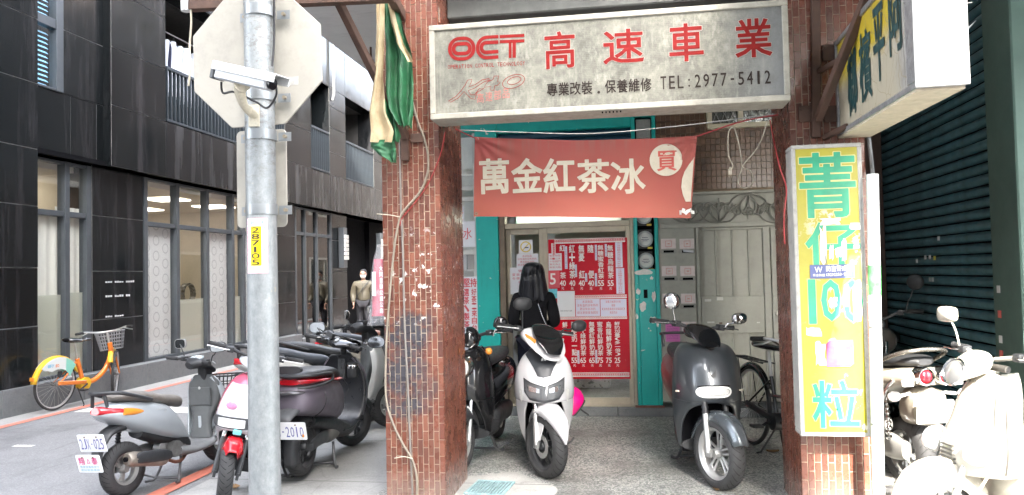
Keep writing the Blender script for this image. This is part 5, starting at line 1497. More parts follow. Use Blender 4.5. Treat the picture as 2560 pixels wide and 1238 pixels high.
def notice(name, px, Y, lines, ink, label, m=M_WP, group=GP):
    o, b, f = sheet_of(name, px, Y, m, label, 'notice', group)
    its = []
    n = len(lines); st = (b[3] - b[2]) * 0.84 / n
    for i, s in enumerate(lines):
        z1 = b[3] - (b[3] - b[2]) * 0.08 - i * st; w_ = (b[1] - b[0]) * 0.88 * min(1, len(s) / max(len(x) for x in lines))
        m0 = (b[0] + b[1]) / 2; its += row_text(s, m0 - w_ / 2, m0 + w_ / 2, z1 - st * 0.72, z1)
    tag(letters('lettering', its, f, ink, o, 0.0), kind='stuff'); return o
notice('paper_notice', c4(132, 272, 193, 282), 8.095, ['本店飲品', '沒有溫的沒有熱的', '更沒有去冰的', '請注意甜度為固定'], M_RP, 'white paper with four short red lines on the narrow door leaf')
notice('paper_notice', c4(92, 305, 280, 452), 8.09, ['營業時間', '夏季十點到七點', '冬季十點到六點', '每週公休', '其他假日', '另行公告'], M_RP, 'larger creased white paper beside the woman on the narrow door leaf')
notice('paper_notice', c4(340, 424, 190, 300), 8.043, ['營業時間', '週一公休', '十點開門', '賣完為止', '謝謝光臨'], M_RP, 'small white paper overlapping the left edge of the red menu')
notice('paper_notice', c4(514, 670, 484, 595), 8.041, ['本店飲品', '沒有溫的沒有熱的', '更沒有去冰的', '請注意甜度為固定'], M_RP, 'lilac white notice with four red lines in the middle of the menu', M_LILAC)
notice('paper_notice', c4(674, 842, 484, 595), 8.041, ['點單之後請先付款', '謝謝', '(如有急事請先告知店家)', '敬請見諒'], M_RP, 'lilac white notice at the right end of the middle band of the menu', M_LILAC)
o, b, f = sheet_of('paper_sheet', c4(396, 509, 433, 598), 8.039, M_WP, 'blank white sheet taped left of the menu middle band behind the woman', 'notice', GP)
tag(letters('lettering', row_text('掃碼付款請出示畫面', b[0] + 0.03, b[1] - 0.03, b[2] + 0.055, b[2] + 0.068), f, M_BKP, o, 0.0), kind='stuff')
o, b, f = sheet_of('red_sticker', c4(338, 410, 303, 412), 8.042, M_RP, 'small red and white sticker with a big five on the door', 'sticker')
letters('lettering', [('5', lerp(b[0], b[1], .15), lerp(b[0], b[1], .65), lerp(b[2], b[3], .2), lerp(b[2], b[3], .85))], f, M_WINK, o, 0.03)
o, b, f = sheet_of('teal_sticker', c4(340, 396, 418, 480), 8.043, paint('sky_blue_paper', (0.1, 0.4, 0.5), 0.5, var=0.4, scale=40), 'little sky blue sticker under the five sticker', 'sticker')
o, b, f = sheet_of('round_sticker', c4(148, 236, 104, 192), 8.096, M_WP, 'white square sticker with a yellow ring near the top of the narrow door leaf', 'sticker')
q = MB(); cx, cz, r0 = (b[0] + b[1]) / 2, (b[2] + b[3]) / 2, (b[1] - b[0]) * 0.36
stroke(q, [(cx + r0 * cos(2 * pi * i / 28), cz + r0 * sin(2 * pi * i / 28)) for i in range(28)], 0.013, f, True); stroke(q, [(cx - r0 * .7, cz - r0 * .7), (cx + r0 * .7, cz + r0 * .7)], 0.011, lambda u, v: f(u, v, 0.0045)); q.build('ring_print', paint('ochre_ink', (0.6, 0.45, 0.08), 0.5), o, fixn=False)
q = MB(); stroke(q, [(cx - 0.012, cz - 0.008), (cx + 0.03, cz - 0.008)], 0.012, lambda u, v: f(u, v, 0.005)); q.build('dark_print', M_BKP, o, fixn=False)

# electricity meters
GM = 'electricity meters in the teal post'
for i, (px, py, lab) in enumerate(((1610, 540, 'round glass electricity meter partly behind the banner edge'), (1612.6, 597.6, 'round glass electricity meter in the middle of the teal post stack'), (1615, 652, 'lowest round glass electricity meter above the peeled paint'))):
    c = onY(px, py, 8.08); o = empty('electricity_meter', (c.x, 8.13, c.z - 0.09), label=lab, cat='meter', group=GM)
    q = MB(); q.box((0, -0.01, 0.09), (0.14, 0.04, 0.2)); q.build('base', paint('black_bakelite', (0.02, 0.02, 0.02), 0.4), o, bevel=0.006)
    q = MB(); q.lathe([(0.001, -0.05), (0.07, -0.05), (0.082, -0.045), (0.085, -0.03), (0.082, -0.02)], (0, 0, 0.09), 'y', 32); q.build('ring', paint('dull_zinc', (0.4, 0.42, 0.42), 0.35, 0.6), o, smooth=40)
    q = MB(); q.lathe([(0.066, 0.0), (0.0001, 0.0)], (0, -0.0515, 0.09), 'y', 32); dl = q.build('dial', paint('meter_dial', (0.58, 0.57, 0.53), 0.5), o)
    q = MB()
    for zz, w_ in ((0.105, 0.06), (0.085, 0.08), (0.07, 0.05)): q.box((0, -0.053, zz), (w_, 0.001, 0.006))
    tag(q.build('dial_print', M_BKP, dl), kind='stuff')
    q = MB(); q.lathe([(0.07, -0.052), (0.06, -0.085), (0.03, -0.1), (0.0005, -0.103)], (0, 0, 0.09), 'y', 28); q.build('glass_dome', glass('meter_glass', (0.95, 0.97, 0.97)), o, smooth=60)
    q = MB(); q.box((0.05, -0.045, -0.005), (0.05, 0.01, 0.02)); q.build('seal_tag', paint('yellow_tag', (0.6, 0.45, 0.05), 0.5), o, bevel=0.002)
# peeled paper on the teal post
for i, a in enumerate(((1585, 672, 1632, 690), (1598, 750, 1618, 785), (1624, 690, 1634, 700), (1628, 725, 1640, 760), (1588, 720, 1602, 738), (1622, 790, 1642, 812), (1588, 782, 1596, 800), (1640, 800, 1648, 820))):
    b = cbox(*a, 8.03); rd = random.Random(i + 20); n = 12; P = []
    for j in range(n):
        an = 2 * pi * j / n; r = rd.uniform(0.55, 1.05); P.append(((b[0] + b[1]) / 2 + (b[1] - b[0]) / 2 * cos(an) * r, (b[2] + b[3]) / 2 + (b[3] - b[2]) / 2 * sin(an) * r))
    q = MB(); q.prism(P, lambda u, v, d: Vector((u, 8.029 - d, v)), 0.001); apart(q, 'peeled_paper', M_PAPER)

# mosaic wall over the gate, tile by tile
q = MB(); tx, tz = 0.05, 0.066
for i in range(int(1.3 / tx)):
    for j in range(int(1.4 / tz)):
        x, z = 0.29 + i * tx, 2.33 + j * tz
        if 0.8 < x + tx / 2 < 1.7 and z > 2.93: continue
        q.box((x + tx / 2, 8.07 + random.uniform(-0.002, 0.002), z + tz / 2), (tx - 0.006, 0.02, tz - 0.006))
k = N('brown_mosaic'); r = k.n('NewGeometry').outputs['Random Per Island']
k.color(k.ramp(r, [(0.0, (0.1, 0.055, 0.03)), (0.5, (0.16, 0.09, 0.055)), (1.0, (0.075, 0.045, 0.03))])).set('Roughness', 0.3)
tag(apart(q, 'mosaic_tiles', k.mat), kind='stuff')
q = MB(); q.b2(0.29, 1.56, 8.075, 8.3, 2.3, 3.6); apart(q, 'mosaic_wall', paint('mosaic_grout', (0.22, 0.16, 0.1), 0.9))
# small window with grille above the gate
win = empty('window', (1.15, 0, 2.95), parent=AB)
M_CRF = paint('cream_window_frame', (0.55, 0.5, 0.36), 0.45)
def wp(mb, name, m, **kw): return shift_(mb, Vector((1.15, YF, 2.95))).build(name, m, win, **kw)
for a in ((0.81, 1.56, 2.95, 3.0), (0.81, 0.86, 3.0, 3.6), (1.12, 1.17, 3.0, 3.6)):
    q = MB(); q.b2(a[0], a[1], 8.0, 8.08, a[2], a[3]); wp(q, 'frame_bar', M_CRF, bevel=0.004)
q = MB(); q.b2(0.86, 1.56, 8.06, 8.066, 3.0, 3.6); wp(q, 'pane', glass('pale_pane', (0.6, 0.65, 0.65), 0.1, 1.0))
for i in range(9):
    for s in (-1, 1):
        q = MB(); x = 0.86 + i * 0.085; q.tube([Vector((x, 8.02 + 0.004 * s, 3.0)), Vector((x + 0.04 * s, 8.02 + 0.004 * s, 3.1)), Vector((x, 8.02 + 0.004 * s, 3.2)), Vector((x + 0.04 * s, 8.02 + 0.004 * s, 3.3))], 0.004, 5); wp(q, 'grille_bar', paint('grille_grey', (0.3, 0.3, 0.28), 0.4, 0.3))

# ---- grey steel gate
M_GATE = paint('grey_beige_gate_paint', (0.33, 0.325, 0.27), 0.5, 0, 0.1, 5, grime=0.3)
GT = empty('steel_gate', (0.9, YF, 0.09), label='grey beige steel gate with letter slots and heart shaped ironwork on top', cat='gate')
def gp(px, ya, yb, name, bevel=0.003, m=M_GATE):
    b = cbox(*px, YF); q = MB(); q.b2(b[0], b[1], ya, yb, b[2], b[3]); return shift_(q, Vector((0.9, YF, 0.09))).build(name, m, GT, bevel=bevel)
gp((1649, 482, 1950, 1003), 8.08, 8.09, 'back_sheet', 0)
gp((1649, 478, 1950, 485), 8.04, 8.08, 'top_rail'); gp((1649, 557, 1950, 568), 8.035, 8.08, 'mid_rail')
gp((1651, 569, 1742, 1003), 8.05, 8.08, 'letter_panel')
gp((1745, 569, 1753, 1003), 8.04, 8.08, 'stile'); gp((1913, 569, 1930, 1003), 8.04, 8.08, 'stile'); gp((1932, 569, 1948, 1003), 8.03, 8.08, 'stile')
gp((1754, 569, 1912, 574), 8.045, 8.08, 'rail'); gp((1754, 741, 1912, 833), 8.05, 8.08, 'lock_panel'); gp((1754, 990, 1912, 1003), 8.045, 8.08, 'rail')
for x in (1792, 1833, 1874): gp((x - 3, 575, x + 1, 740), 8.05, 8.08, 'rib')
for x in (1798, 1838, 1880): gp((x - 3, 834, x + 1, 989), 8.05, 8.08, 'rib')
gp((1932, 738, 1950, 741), 8.02, 8.04, 'strip'); gp((1932, 830, 1950, 833), 8.02, 8.04, 'strip')
c = onY(1945, 783, 8.0) - Vector((0.9, YF, 0.09)); q = MB(); q.lathe([(0.0, -0.02), (0.02, -0.02), (0.024, 0.0), (0.02, 0.03)], c, 'y', 18); q.build('knob', paint('ivory_knob', (0.6, 0.57, 0.5), 0.4), GT, smooth=50)
# heart shaped ironwork
def heart(cx, cy, ang, L_, w_):
    """tip at (cx, cy) px, pointing along ang"""
    out = []
    for s in (1, -1):
        pts = [(0, 0), (0.35, 0.42), (0.7, 0.5), (0.93, 0.36), (1.0, 0.16), (0.9, 0.04), (0.8, 0.1), (0.83, 0.2)]
        P = []
        for a, b in pts:
            u, v = a * L_, b * w_ * s; P.append((cx + u * cos(ang) - v * sin(ang), cy + u * sin(ang) + v * cos(ang)))
        out.append(P)
    return out
G0 = Vector((0.9, YF, 0.09)); M_SCR = paint('worn_scroll_paint', (0.2, 0.195, 0.165), 0.5, grime=0.4)
for (bx, by, d) in ((1797, 557, -1), (1871, 486, 1), (1722, 557, -1), (1945, 557, -1), (1650, 486, 1)):
    for da in (-0.75, 0, 0.75):
        an = d * pi / 2 + da
        if 1655 < bx + 40 * cos(an) < 1948:
            for P in heart(bx, by, an, 58 if da else 50, 40):
                q = MB(); q.tube([onY(a, b, 8.03) - G0 for a, b in P], 0.0085, 5, 0, False, 4); q.build('scroll', M_SCR, GT, smooth=60)
            q = MB(); q.tube([onY(bx, by, 8.035) - G0, onY(bx + 62 * cos(an), by + 62 * sin(an), 8.035) - G0], 0.007, 5); q.build('scroll_bar', M_SCR, GT)
def c6(a, b, c_, d): return 1600 + a / 2.813, 560 + c_ / 2.813, 1600 + b / 2.813, 560 + d / 2.813
M_PLABEL = paint('pale_pink_label', (0.64, 0.56, 0.53), 0.6, var=0.12, scale=20)
for r, yy in enumerate((104, 296, 490, 688)):
    for c, xx in enumerate((148, 278)):
        xx += r * 5; 
        if (r, c) == (3, 0): continue
        b = cbox(*c6(xx, xx + 103, yy, yy + 70), YF); q = MB(); q.b2(b[0], b[1], 8.046, 8.049, b[2], b[3]); lb = shift_(q, G0).build('letter_label', M_PLABEL, GT)
        b = cbox(*c6(xx + 32, xx + 74, yy + 16, yy + 56), YF); q = MB(); sq = [(b[0], b[2]), (b[1], b[2]), (b[1], b[3]), (b[0], b[3])]; f = lambda u, v: Vector((u, 8.0445, v)) - G0
        stroke(q, sq, 0.008, f, True); stroke(q, [(lerp(b[0], b[1], .3), lerp(b[2], b[3], .5)), (lerp(b[0], b[1], .7), lerp(b[2], b[3], .5))], 0.012, f); q.build('seal_print', paint('faded_red_ink', (0.6, 0.3, 0.25), 0.6), lb, fixn=False)
        if r < 3:
            cc_ = onY(1600 + (xx + 54) / 2.813, 560 + (yy + 90) / 2.813, YF); a_, h_ = 0.088, 0.022
            P = [(cc_.x + (a_ - h_) * (1 if cos(t_) > 0 else -1) + h_ * cos(t_), cc_.z + h_ * sin(t_)) for t_ in [2 * pi * (i + 0.5) / 20 for i in range(20)]]
            q = MB(); q.prism(P, lambda u, v, d: Vector((u, 8.045 + d, v)) - G0, 0.006); pl = q.build('slot_plate', paint('slot_metal', (0.28, 0.275, 0.24), 0.4, 0.3), GT, bevel=0.002)
            q = MB(); q.box(Vector((cc_.x, 8.044, cc_.z)) - G0, (0.105, 0.003, 0.024)); q.build('slot', M_DARK, pl)
            if (r, c) == (0, 1): q = MB(); q.box(Vector((cc_.x + 0.01, 8.03, cc_.z + 0.004)) - G0, (0.1, 0.03, 0.018), 0, (0.3, 0.1, 0.2)); q.build('folded_mail', M_WP, pl)
PN, b, f = sheet_of('pink_notice', c6(180, 280, 690, 828), 8.043, paint('pink_paper', (0.6, 0.16, 0.42), 0.6, var=0.08), 'pink paper notice on the letter panel of the gate', 'notice')
its = []
for i in range(6): its += row_text('公告住戶請注意繳費通知單領'[i:i + 7], b[0] + 0.015, b[1] - 0.015, b[2] + 0.03 + i * 0.024, b[2] + 0.042 + i * 0.024)
tag(letters('lettering', its, f, paint('purple_ink', (0.25, 0.05, 0.2), 0.6), PN, 0.0), kind='stuff')
for i, a in enumerate(((1762, 748, 1778, 754), (1792, 743, 1808, 751), (1768, 804, 1786, 808), (1798, 806, 1806, 810), (1892, 805, 1900, 808))):
    b = cbox(*a, 8.048); q = MB(); q.b2(b[0], b[1], 8.047, 8.0485, b[2], b[3]); shift_(q, G0).build('paper_remnant', M_PAPER if i != 3 else paint('rust', (0.1, 0.05, 0.03), 0.7), GT)

# ---- narrow shop window left of the teal post
SW = empty('window', (-1.8, 0, 0.1), parent=AB); W0 = Vector((-1.8, YF, 0.1))
M_PALEA = paint('pale_aluminium', (0.5, 0.5, 0.47), 0.4, 0.2)
def sp(mb, name, m, **kw): return shift_(mb, W0).build(name, m, SW, **kw)
for a in ((-2.0, -1.965, 0.1, 3.04), (-1.68, -1.647, 0.1, 3.04)):
    q = MB(); q.b2(a[0], a[1], 8.06, 8.14, a[2], a[3]); sp(q, 'frame_bar', M_PALEA, bevel=0.004)
for z in (0.1, 1.72, 2.3, 2.42):
    q = MB(); q.b2(-1.965, -1.68, 8.065, 8.135, z, z + 0.05); sp(q, 'frame_rail', M_PALEA, bevel=0.004)
for z0, z1 in ((0.15, 1.72), (1.77, 2.3), (2.47, 3.04)):
    q = MB(); q.b2(-1.968, -1.678, 8.095, 8.1, z0, z1); sp(q, 'pane', M_GLASS)
q = MB(); q.b2(-1.968, -1.678, 8.3, 8.31, 0.1, 3.04); sp(q, 'window_backing', paint('white_panel', (0.68, 0.7, 0.64), 0.6))
for x, w_, h_, cc in ((-1.93, 0.09, 0.18, (0.3, 0.32, 0.36)), (-1.83, 0.1, 0.2, (0.55, 0.57, 0.6)), (-1.73, 0.08, 0.17, (0.35, 0.33, 0.3))):
    q = MB(); q.b2(x - w_ / 2, x + w_ / 2, 8.15, 8.22, 1.56, 1.56 + h_)
    shift_(q, Vector((x, 8.18, 1.56))); o = q.build('shelf_box', paint('box_%d' % int(cc[0] * 100), cc, 0.5), None, bevel=0.004); o.location = (x, 8.18, 1.56)
    tag(o, {-1.93: 'small dark grey box on the shop window shelf', -1.83: 'pale grey box in the middle of the shop window shelf', -1.73: 'brownish box at the right of the shop window shelf'}[x], 'box', 'boxes on the shop window shelf')
q = MB(); q.b2(-1.965, -1.68, 8.12, 8.28, 1.535, 1.56); sp(q, 'shelf', M_PALEA)
o, b, f = sheet_of('paper_sign', (1140, 517, 1161, 558), 8.058, M_WP, 'white paper with half a red character high in the left shop window', 'notice')
letters('lettering', [('金', b[0] - 0.03, b[1] - 0.01, b[2] + 0.03, b[3] - 0.02)], f, M_RP, o, 0.0)
o, b, f = sheet_of('paper_sign', (1142, 554, 1188, 618), 8.056, M_WP, 'white paper with the red ice character in the left shop window', 'notice')
letters('lettering', [('冰', lerp(b[0], b[1], .22), lerp(b[0], b[1], .82), lerp(b[2], b[3], .3), lerp(b[2], b[3], .75))], f, M_RP, o, 0.0)
o, b, f = sheet_of('red_text_poster', (1140, 692, 1196, 885), 8.057, M_WP, 'white poster with columns of bold red text in the left shop window', 'poster')
its = row_text('的堅持', b[0] + 0.02, b[1] - 0.005, b[3] - 0.11, b[3] - 0.02, 0.1)
for i, s in enumerate(('好糖:台糖二號高品質', '選茶、製茶第四代', '好茶:來自台北林口')):
    its += column_text(s, b[0] + 0.012 + i * 0.082, b[0] + 0.066 + i * 0.082, b[3] - 0.13, b[2] + 0.01, 0.1)
tag(letters('lettering', its, f, M_RP, o, 0.04), kind='stuff')
# ================================================================ scooters
M_TYRE = paint('tyre_rubber', (0.03, 0.03, 0.031), 0.75, var=0.25, scale=9, grime=0.3)
M_GROOVE = paint('tyre_groove', (0.006, 0.006, 0.006), 0.9)
M_ALLOY = paint('silver_alloy', (0.5, 0.5, 0.49), 0.35, 0.7, 0.1)
M_DALLOY = paint('dark_alloy', (0.05, 0.052, 0.055), 0.4, 0.3, 0.15)
M_BLKP = paint('black_plastic', (0.022, 0.023, 0.025), 0.48, var=0.25, scale=12, grime=0.15)
M_BLKG = paint('gloss_black', (0.008, 0.008, 0.009), 0.14, coat=0.6, var=0.1)
M_CHROME = paint('chrome', (0.62, 0.62, 0.62), 0.1, 1.0, 0.05)
M_STEELG = paint('grey_engine_metal', (0.2, 0.2, 0.195), 0.45, 0.5, 0.3, 14, grime=0.4)
M_MIRR = paint('mirror_face', (0.75, 0.77, 0.78), 0.03, 1.0, 0.02)
M_LENSW = paint('clear_lens', (0.72, 0.72, 0.7), 0.12, 0.25, 0.15, 40)
M_LENSR = paint('red_lens', (0.45, 0.012, 0.02), 0.12, coat=0.5)
M_LENSA = paint('amber_lens', (0.65, 0.24, 0.03), 0.15, coat=0.4)
M_GRIP = paint('grip_rubber', (0.018, 0.018, 0.019), 0.7, bump=0.4, bscale=180)
M_PLATE = paint('plate_white', (0.68, 0.69, 0.7), 0.4, var=0.05)

def sgp(v, e): return math.copysign(abs(v) ** e, v)
def ring_x(x, z, w_, h, ang=0.0, et=2.3, eb=2.3, n=26, y=0.0):
    out = []
    for i in range(n):
        t = 2 * pi * i / n; c, s = cos(t), sin(t); e = et if s >= 0 else eb
        yy, hh = w_ * sgp(c, 2 / e), h * sgp(s, 2 / e)
        out.append(Vector((x - hh * sin(ang), y + yy, z + hh * cos(ang))))
    return out
def capstrip(q, r, mi=0):
    n = len(r); q.add(r, [(i, i + 1, n - i - 1, (n - i) % n) for i in range(n // 2 - 1)] + [(n // 2 - 1, n // 2, n // 2 + 1)], mi)
def loft(parent, name, st, m, k=5, n=26, M=None, y=0.0, smooth=50, cap=True):
    """st: (x, z, halfwidth, halfheight[, tilt, top exponent, bottom exponent])"""
    S_ = [tuple(s) + (0.0, 2.3, 2.3)[len(s) - 4:] for s in st]
    D = spline([Vector(s[:3]) for s in S_], k); E_ = spline([Vector(s[3:6]) for s in S_], k); F_ = spline([Vector((s[6], 0, 0)) for s in S_], k)
    q = MB(M); q.rings([ring_x(a.x, a.y, max(a.z, .002), max(b.x, .002), b.y, max(b.z, 1.2), max(c.x, 1.2), n, y) for a, b, c in zip(D, E_, F_)], 0, cap)
    return q.build(name, m, parent, smooth=smooth)
def shell(parent, name, rows, m, n=9, wrap=0.1, th=0.012, k=4, dx=0.0, wy=1.0, M=None, extra=None, sub=0):
    """front panel: rows (z, y_in, y_out, x_centre, x_edge, power); mirrored"""
    A = spline([Vector(r[:3]) for r in rows], k); B = spline([Vector(r[3:6]) for r in rows], k)
    q = MB(M); split = min(r[1] for r in rows) > 0.03
    for s in (1, -1):
        if s < 0 and split:
            o = q.build(name, m, parent, smooth=60, weld=0.0015); md = o.modifiers.new('thick', 'SOLIDIFY'); md.thickness = th; md.offset = -1; q = MB(M)
        R = []
        for a, b in zip(A, B):
            z, yi, yo = a.x, max(a.y, 0.0), max(a.z * wy, 0.004); xc, xe, p = b.x + dx, b.y + dx, b.z
            yi = min(yi, yo * 0.98); row = []
            for i in range(n + 1):
                y = lerp(yi, yo, (i / n) ** 0.85)
                row.append(Vector((xe + (xc - xe) * (1 - (y / yo) ** p), y * s, z)))
            for wv in (0.35, 0.75, 1.0): row.append(Vector((xe - wrap * wv, (yo - 0.012 * wv) * s, z)))
            R.append(row)
        q.rings(R, 0, cap=False, closed=False)
    o = q.build(name, m, parent, smooth=60, weld=0.0015)
    md = o.modifiers.new('thick', 'SOLIDIFY'); md.thickness = th; md.offset = -1
    return o
def tyre(parent, name, c, R, w_, rr, rimstyle, steer=0.0, rimm=None, disc=0, hub=0.0, nspoke=5):
    q = MB(); prof = []
    for i in range(13):
        a = -pi / 2 * 1.02 + pi * 1.02 * i / 12
        h = w_ / 2 * sin(a); r = rr + 0.008 + (R - rr - 0.008) * max(0, cos(a)) ** 0.62
        prof.append((r, h))
    prof = [(rr - 0.006, -w_ * 0.36)] + prof + [(rr - 0.006, w_ * 0.36)]
    q.lathe(prof, (0, 0, 0), 'y', 56)
    def sp(th, s):
        a = s * pi / 2; r = rr + 0.008 + (R - rr - 0.008) * max(0, cos(a)) ** 0.62 + 0.0012
        return Vector((r * cos(th), w_ / 2 * sin(a) * 1.006, r * sin(th)))
    N_ = 30
    for i in range(N_):
        for sd in (1, -1):
            t0 = 2 * pi * (i + (0.5 if sd > 0 else 0)) / N_
            vs = []; 
            for j in range(5):
                s = sd * lerp(0.06, 0.7, j / 4); tt = t0 + 0.2 * (j / 4) ** 1.3; wd = 0.016 * (1 - 0.5 * abs(j / 4 - 0.4))
                vs += [sp(tt - wd, s), sp(tt + wd, s)]
            q.add(vs, [(2 * j, 2 * j + 1, 2 * j + 3, 2 * j + 2) for j in range(4)], 1)
    o = q.build(name, [M_TYRE, M_GROOVE], parent, smooth=50, fixn=False, loc=c, rot=(0, 0, steer))
    rm = rimm or M_DALLOY
    q = MB(); b = w_ * 0.33
    q.lathe([(rr + 0.004, -b - 0.004), (rr - 0.004, -b - 0.006), (rr - 0.016, -b), (rr - 0.028, -b * 0.6), (rr - 0.028, b * 0.6), (rr - 0.016, b), (rr - 0.004, b + 0.006), (rr + 0.004, b + 0.004)], (0, 0, 0), 'y', 48)
    ri = rr - 0.022
    for i in range(nspoke):
        a = 2 * pi * i / nspoke + 0.3
        if rimstyle == 'twin':
            for da in (-0.16, 0.16):
                q.bar((0.03 * cos(a), 0, 0.03 * sin(a)), (ri * cos(a + da), 0, ri * sin(a + da)), 0.02, 0.02, up=(0, 1, 0))
            q.bar((ri * .93 * cos(a - .16), 0, ri * .93 * sin(a - .16)), (ri * .93 * cos(a + .16), 0, ri * .93 * sin(a + .16)), 0.018, 0.02, up=(0, 1, 0))
        elif rimstyle == 'slot':
            for da in (-0.2, 0.2):
                q.tube([(0.035 * cos(a + da * 2), 0.008, 0.035 * sin(a + da * 2)), (ri * cos(a + da * .75), 0.008, ri * sin(a + da * .75))], 0.0085, 8)
            q.tube([(ri * .86 * cos(a - .16), .008, ri * .86 * sin(a - .16)), (ri * .9 * cos(a), .008, ri * .9 * sin(a)), (ri * .86 * cos(a + .16), .008, ri * .86 * sin(a + .16))], 0.0085, 8)
        elif rimstyle == 'blade':
            q.bar((0.03 * cos(a), 0, 0.03 * sin(a)), (ri * cos(a + 0.1), 0, ri * sin(a + 0.1)), 0.032, 0.018, up=(0, 1, 0))
            q.bar((ri * .5 * cos(a), 0, ri * .5 * sin(a)), (ri * cos(a - 0.35), 0, ri * sin(a - 0.35)), 0.016, 0.016, up=(0, 1, 0))
        elif rimstyle == 'disc':
            q.bar((0.03 * cos(a), 0, 0.03 * sin(a)), (ri * cos(a), 0, ri * sin(a)), 0.06, 0.012, up=(0, 1, 0))
    q.lathe([(0.001, -b - 0.01), (0.028, -b - 0.008), (0.036, -b * .5), (0.036, b * .5), (0.028, b + 0.008), (0.001, b + 0.01)], (0, 0, 0), 'y', 24)
    if rimstyle == 'disc': q.lathe([(0.03, 0.0), (ri, 0.004)], (0, 0, 0), 'y', 40)
    rim = q.build('rim', rm, o, smooth=40)
    if disc:
        q = MB(); y = disc * (w_ * 0.36); q.lathe([(0.05, y), (0.088, y), (0.088, y + 0.004), (0.05, y + 0.004)], (0, 0, 0), 'y', 36, closedprof=True)
        for i in range(14):
            a = 2 * pi * i / 14; q.cyl((0.07 * cos(a), y - 0.001, 0.07 * sin(a)), (0.07 * cos(a), y + 0.005, 0.07 * sin(a)), 0.004, 6)
        q.build('brake_disc', M_ALLOY, o, smooth=40)
    return o
def fender(parent, name, c, R, w_, a0, a1, m, drop=0.05, n=18, taper0=1.0, taper1=1.0, M=None, th=0.005, peak=1.0):
    """mudguard hugging a wheel; angles measured from +x up"""
    q = MB(M); rs = []
    for i in range(n + 1):
        t = i / n; a = lerp(a0, a1, t); tp = lerp(taper0, 1.0, min(1, t * 3)) * lerp(taper1, 1.0, min(1, (1 - t) * 3))
        row = []
        for j in range(11):
            s = -1 + 2 * j / 10; r = R + 0.012 * (1 - s * s) * peak - drop * max(0, abs(s) - 0.55) / 0.45
            row.append(Vector((c[0] + r * cos(a), c[1] + w_ / 2 * tp * (abs(s) ** 0.8 if s > 0 else -abs(s) ** 0.8), c[2] + r * sin(a))))
        rs.append(row)
    q.rings(rs, 0, cap=False, closed=False)
    o = q.build(name, m, parent, smooth=60)
    md = o.modifiers.new('thick', 'SOLIDIFY'); md.thickness = th; md.offset = 0
    return o
def mirror(parent, base, head, m, shape='oval', size=0.06, stem=None, M=None, aim=None, bend=0.0):
    b, h = Vector(base), Vector(head)
    mid = b.lerp(h, 0.5) + Vector((0, 0, -0.02 + bend))
    q = MB(M); q.tube([b, b.lerp(mid, .5) + Vector((0, 0, 0.03)), mid + Vector((0, 0, .02)), h], 0.006, 8, 0, False, 5); st = q.build('mirror_stem', stem or M_BLKP, parent, smooth=60)
    d = Vector(aim or (-1, 0, 0.05)).normalized()          # the way the glass faces
    s = d.cross(Vector((0, 0, 1))).normalized(); u = s.cross(d)
    q = MB(M); sx, sz = (size * 1.3, size * 0.85) if shape == 'oval' else (size * 1.25, size * 0.8) if shape == 'rect' else (size, size)
    e = 3.6 if shape == 'rect' else 2.4 if shape == 'oval' else 2.0
    rs = []
    for f, o_ in ((0.97, 0.004), (1.0, -0.004), (0.97, -0.015), (0.8, -0.028), (0.45, -0.038), (0.05, -0.041)):
        rs.append([h + s * (sx * f * sgp(cos(2 * pi * i / 24), 2 / e)) + u * (sz * f * sgp(sin(2 * pi * i / 24), 2 / e)) + d * o_ for i in range(24)])
    q.rings(rs); o = q.build('mirror', m, parent, smooth=50)
    q = MB(M); q.add([h + s * (sx * .88 * sgp(cos(2 * pi * i / 24), 2 / e)) + u * (sz * .88 * sgp(sin(2 * pi * i / 24), 2 / e)) + d * 0.0055 for i in range(24)], [tuple(range(24))]); q.build('mirror_glass', M_MIRR, o, fixn=False)
    return o
def steerM(x, ang):
    """turn about the raked steering axis"""
    T = Matrix.Translation((x + .06, 0, .235))
    return T @ Matrix.Rotation(ang, 4, Vector((-.24, 0, .77)).normalized()) @ T.inverted()
def handlebar(parent, x, z, half, M, barm=M_BLKP, lever=M_ALLOY, sweep=0.08, rise=0.03, guard=False):
    for s in (1, -1):
        q = MB(M); q.tube([(x, 0.03 * s, z), (x - 0.01, half * 0.5 * s, z + rise), (x - sweep * .7, (half - 0.13) * s, z + rise * 1.1)], 0.013, 10, 0, False, 5); q.build('handlebar', barm, parent, smooth=60)
        q = MB(M); q.tube([(x - sweep * .7, (half - 0.135) * s, z + rise * 1.1), (x - sweep, (half - 0.008) * s, z + rise * 1.1), (x - sweep, half * s, z + rise * 1.1)], [0.0175, 0.0175, 0.02], 12); q.build('grip', M_GRIP, parent, smooth=60)
        q = MB(M); q.tube([(x + 0.02, (half - 0.16) * s, z + rise), (x + 0.035, (half - 0.13) * s, z + rise), (x - sweep + 0.075, (half - 0.03) * s, z + rise * .9), (x - sweep + 0.06, half * s, z + rise * .8)], [0.009, 0.008, 0.0065, 0.008], 8, 0, False, 4, flat=0.6); q.build('brake_lever', lever, parent, smooth=60)
        q = MB(M); q.box((x - 0.005, (half - 0.17) * s, z + rise), (0.06, 0.05, 0.045)); q.build('switch_box', M_BLKP, parent, bevel=0.01, seg=2)
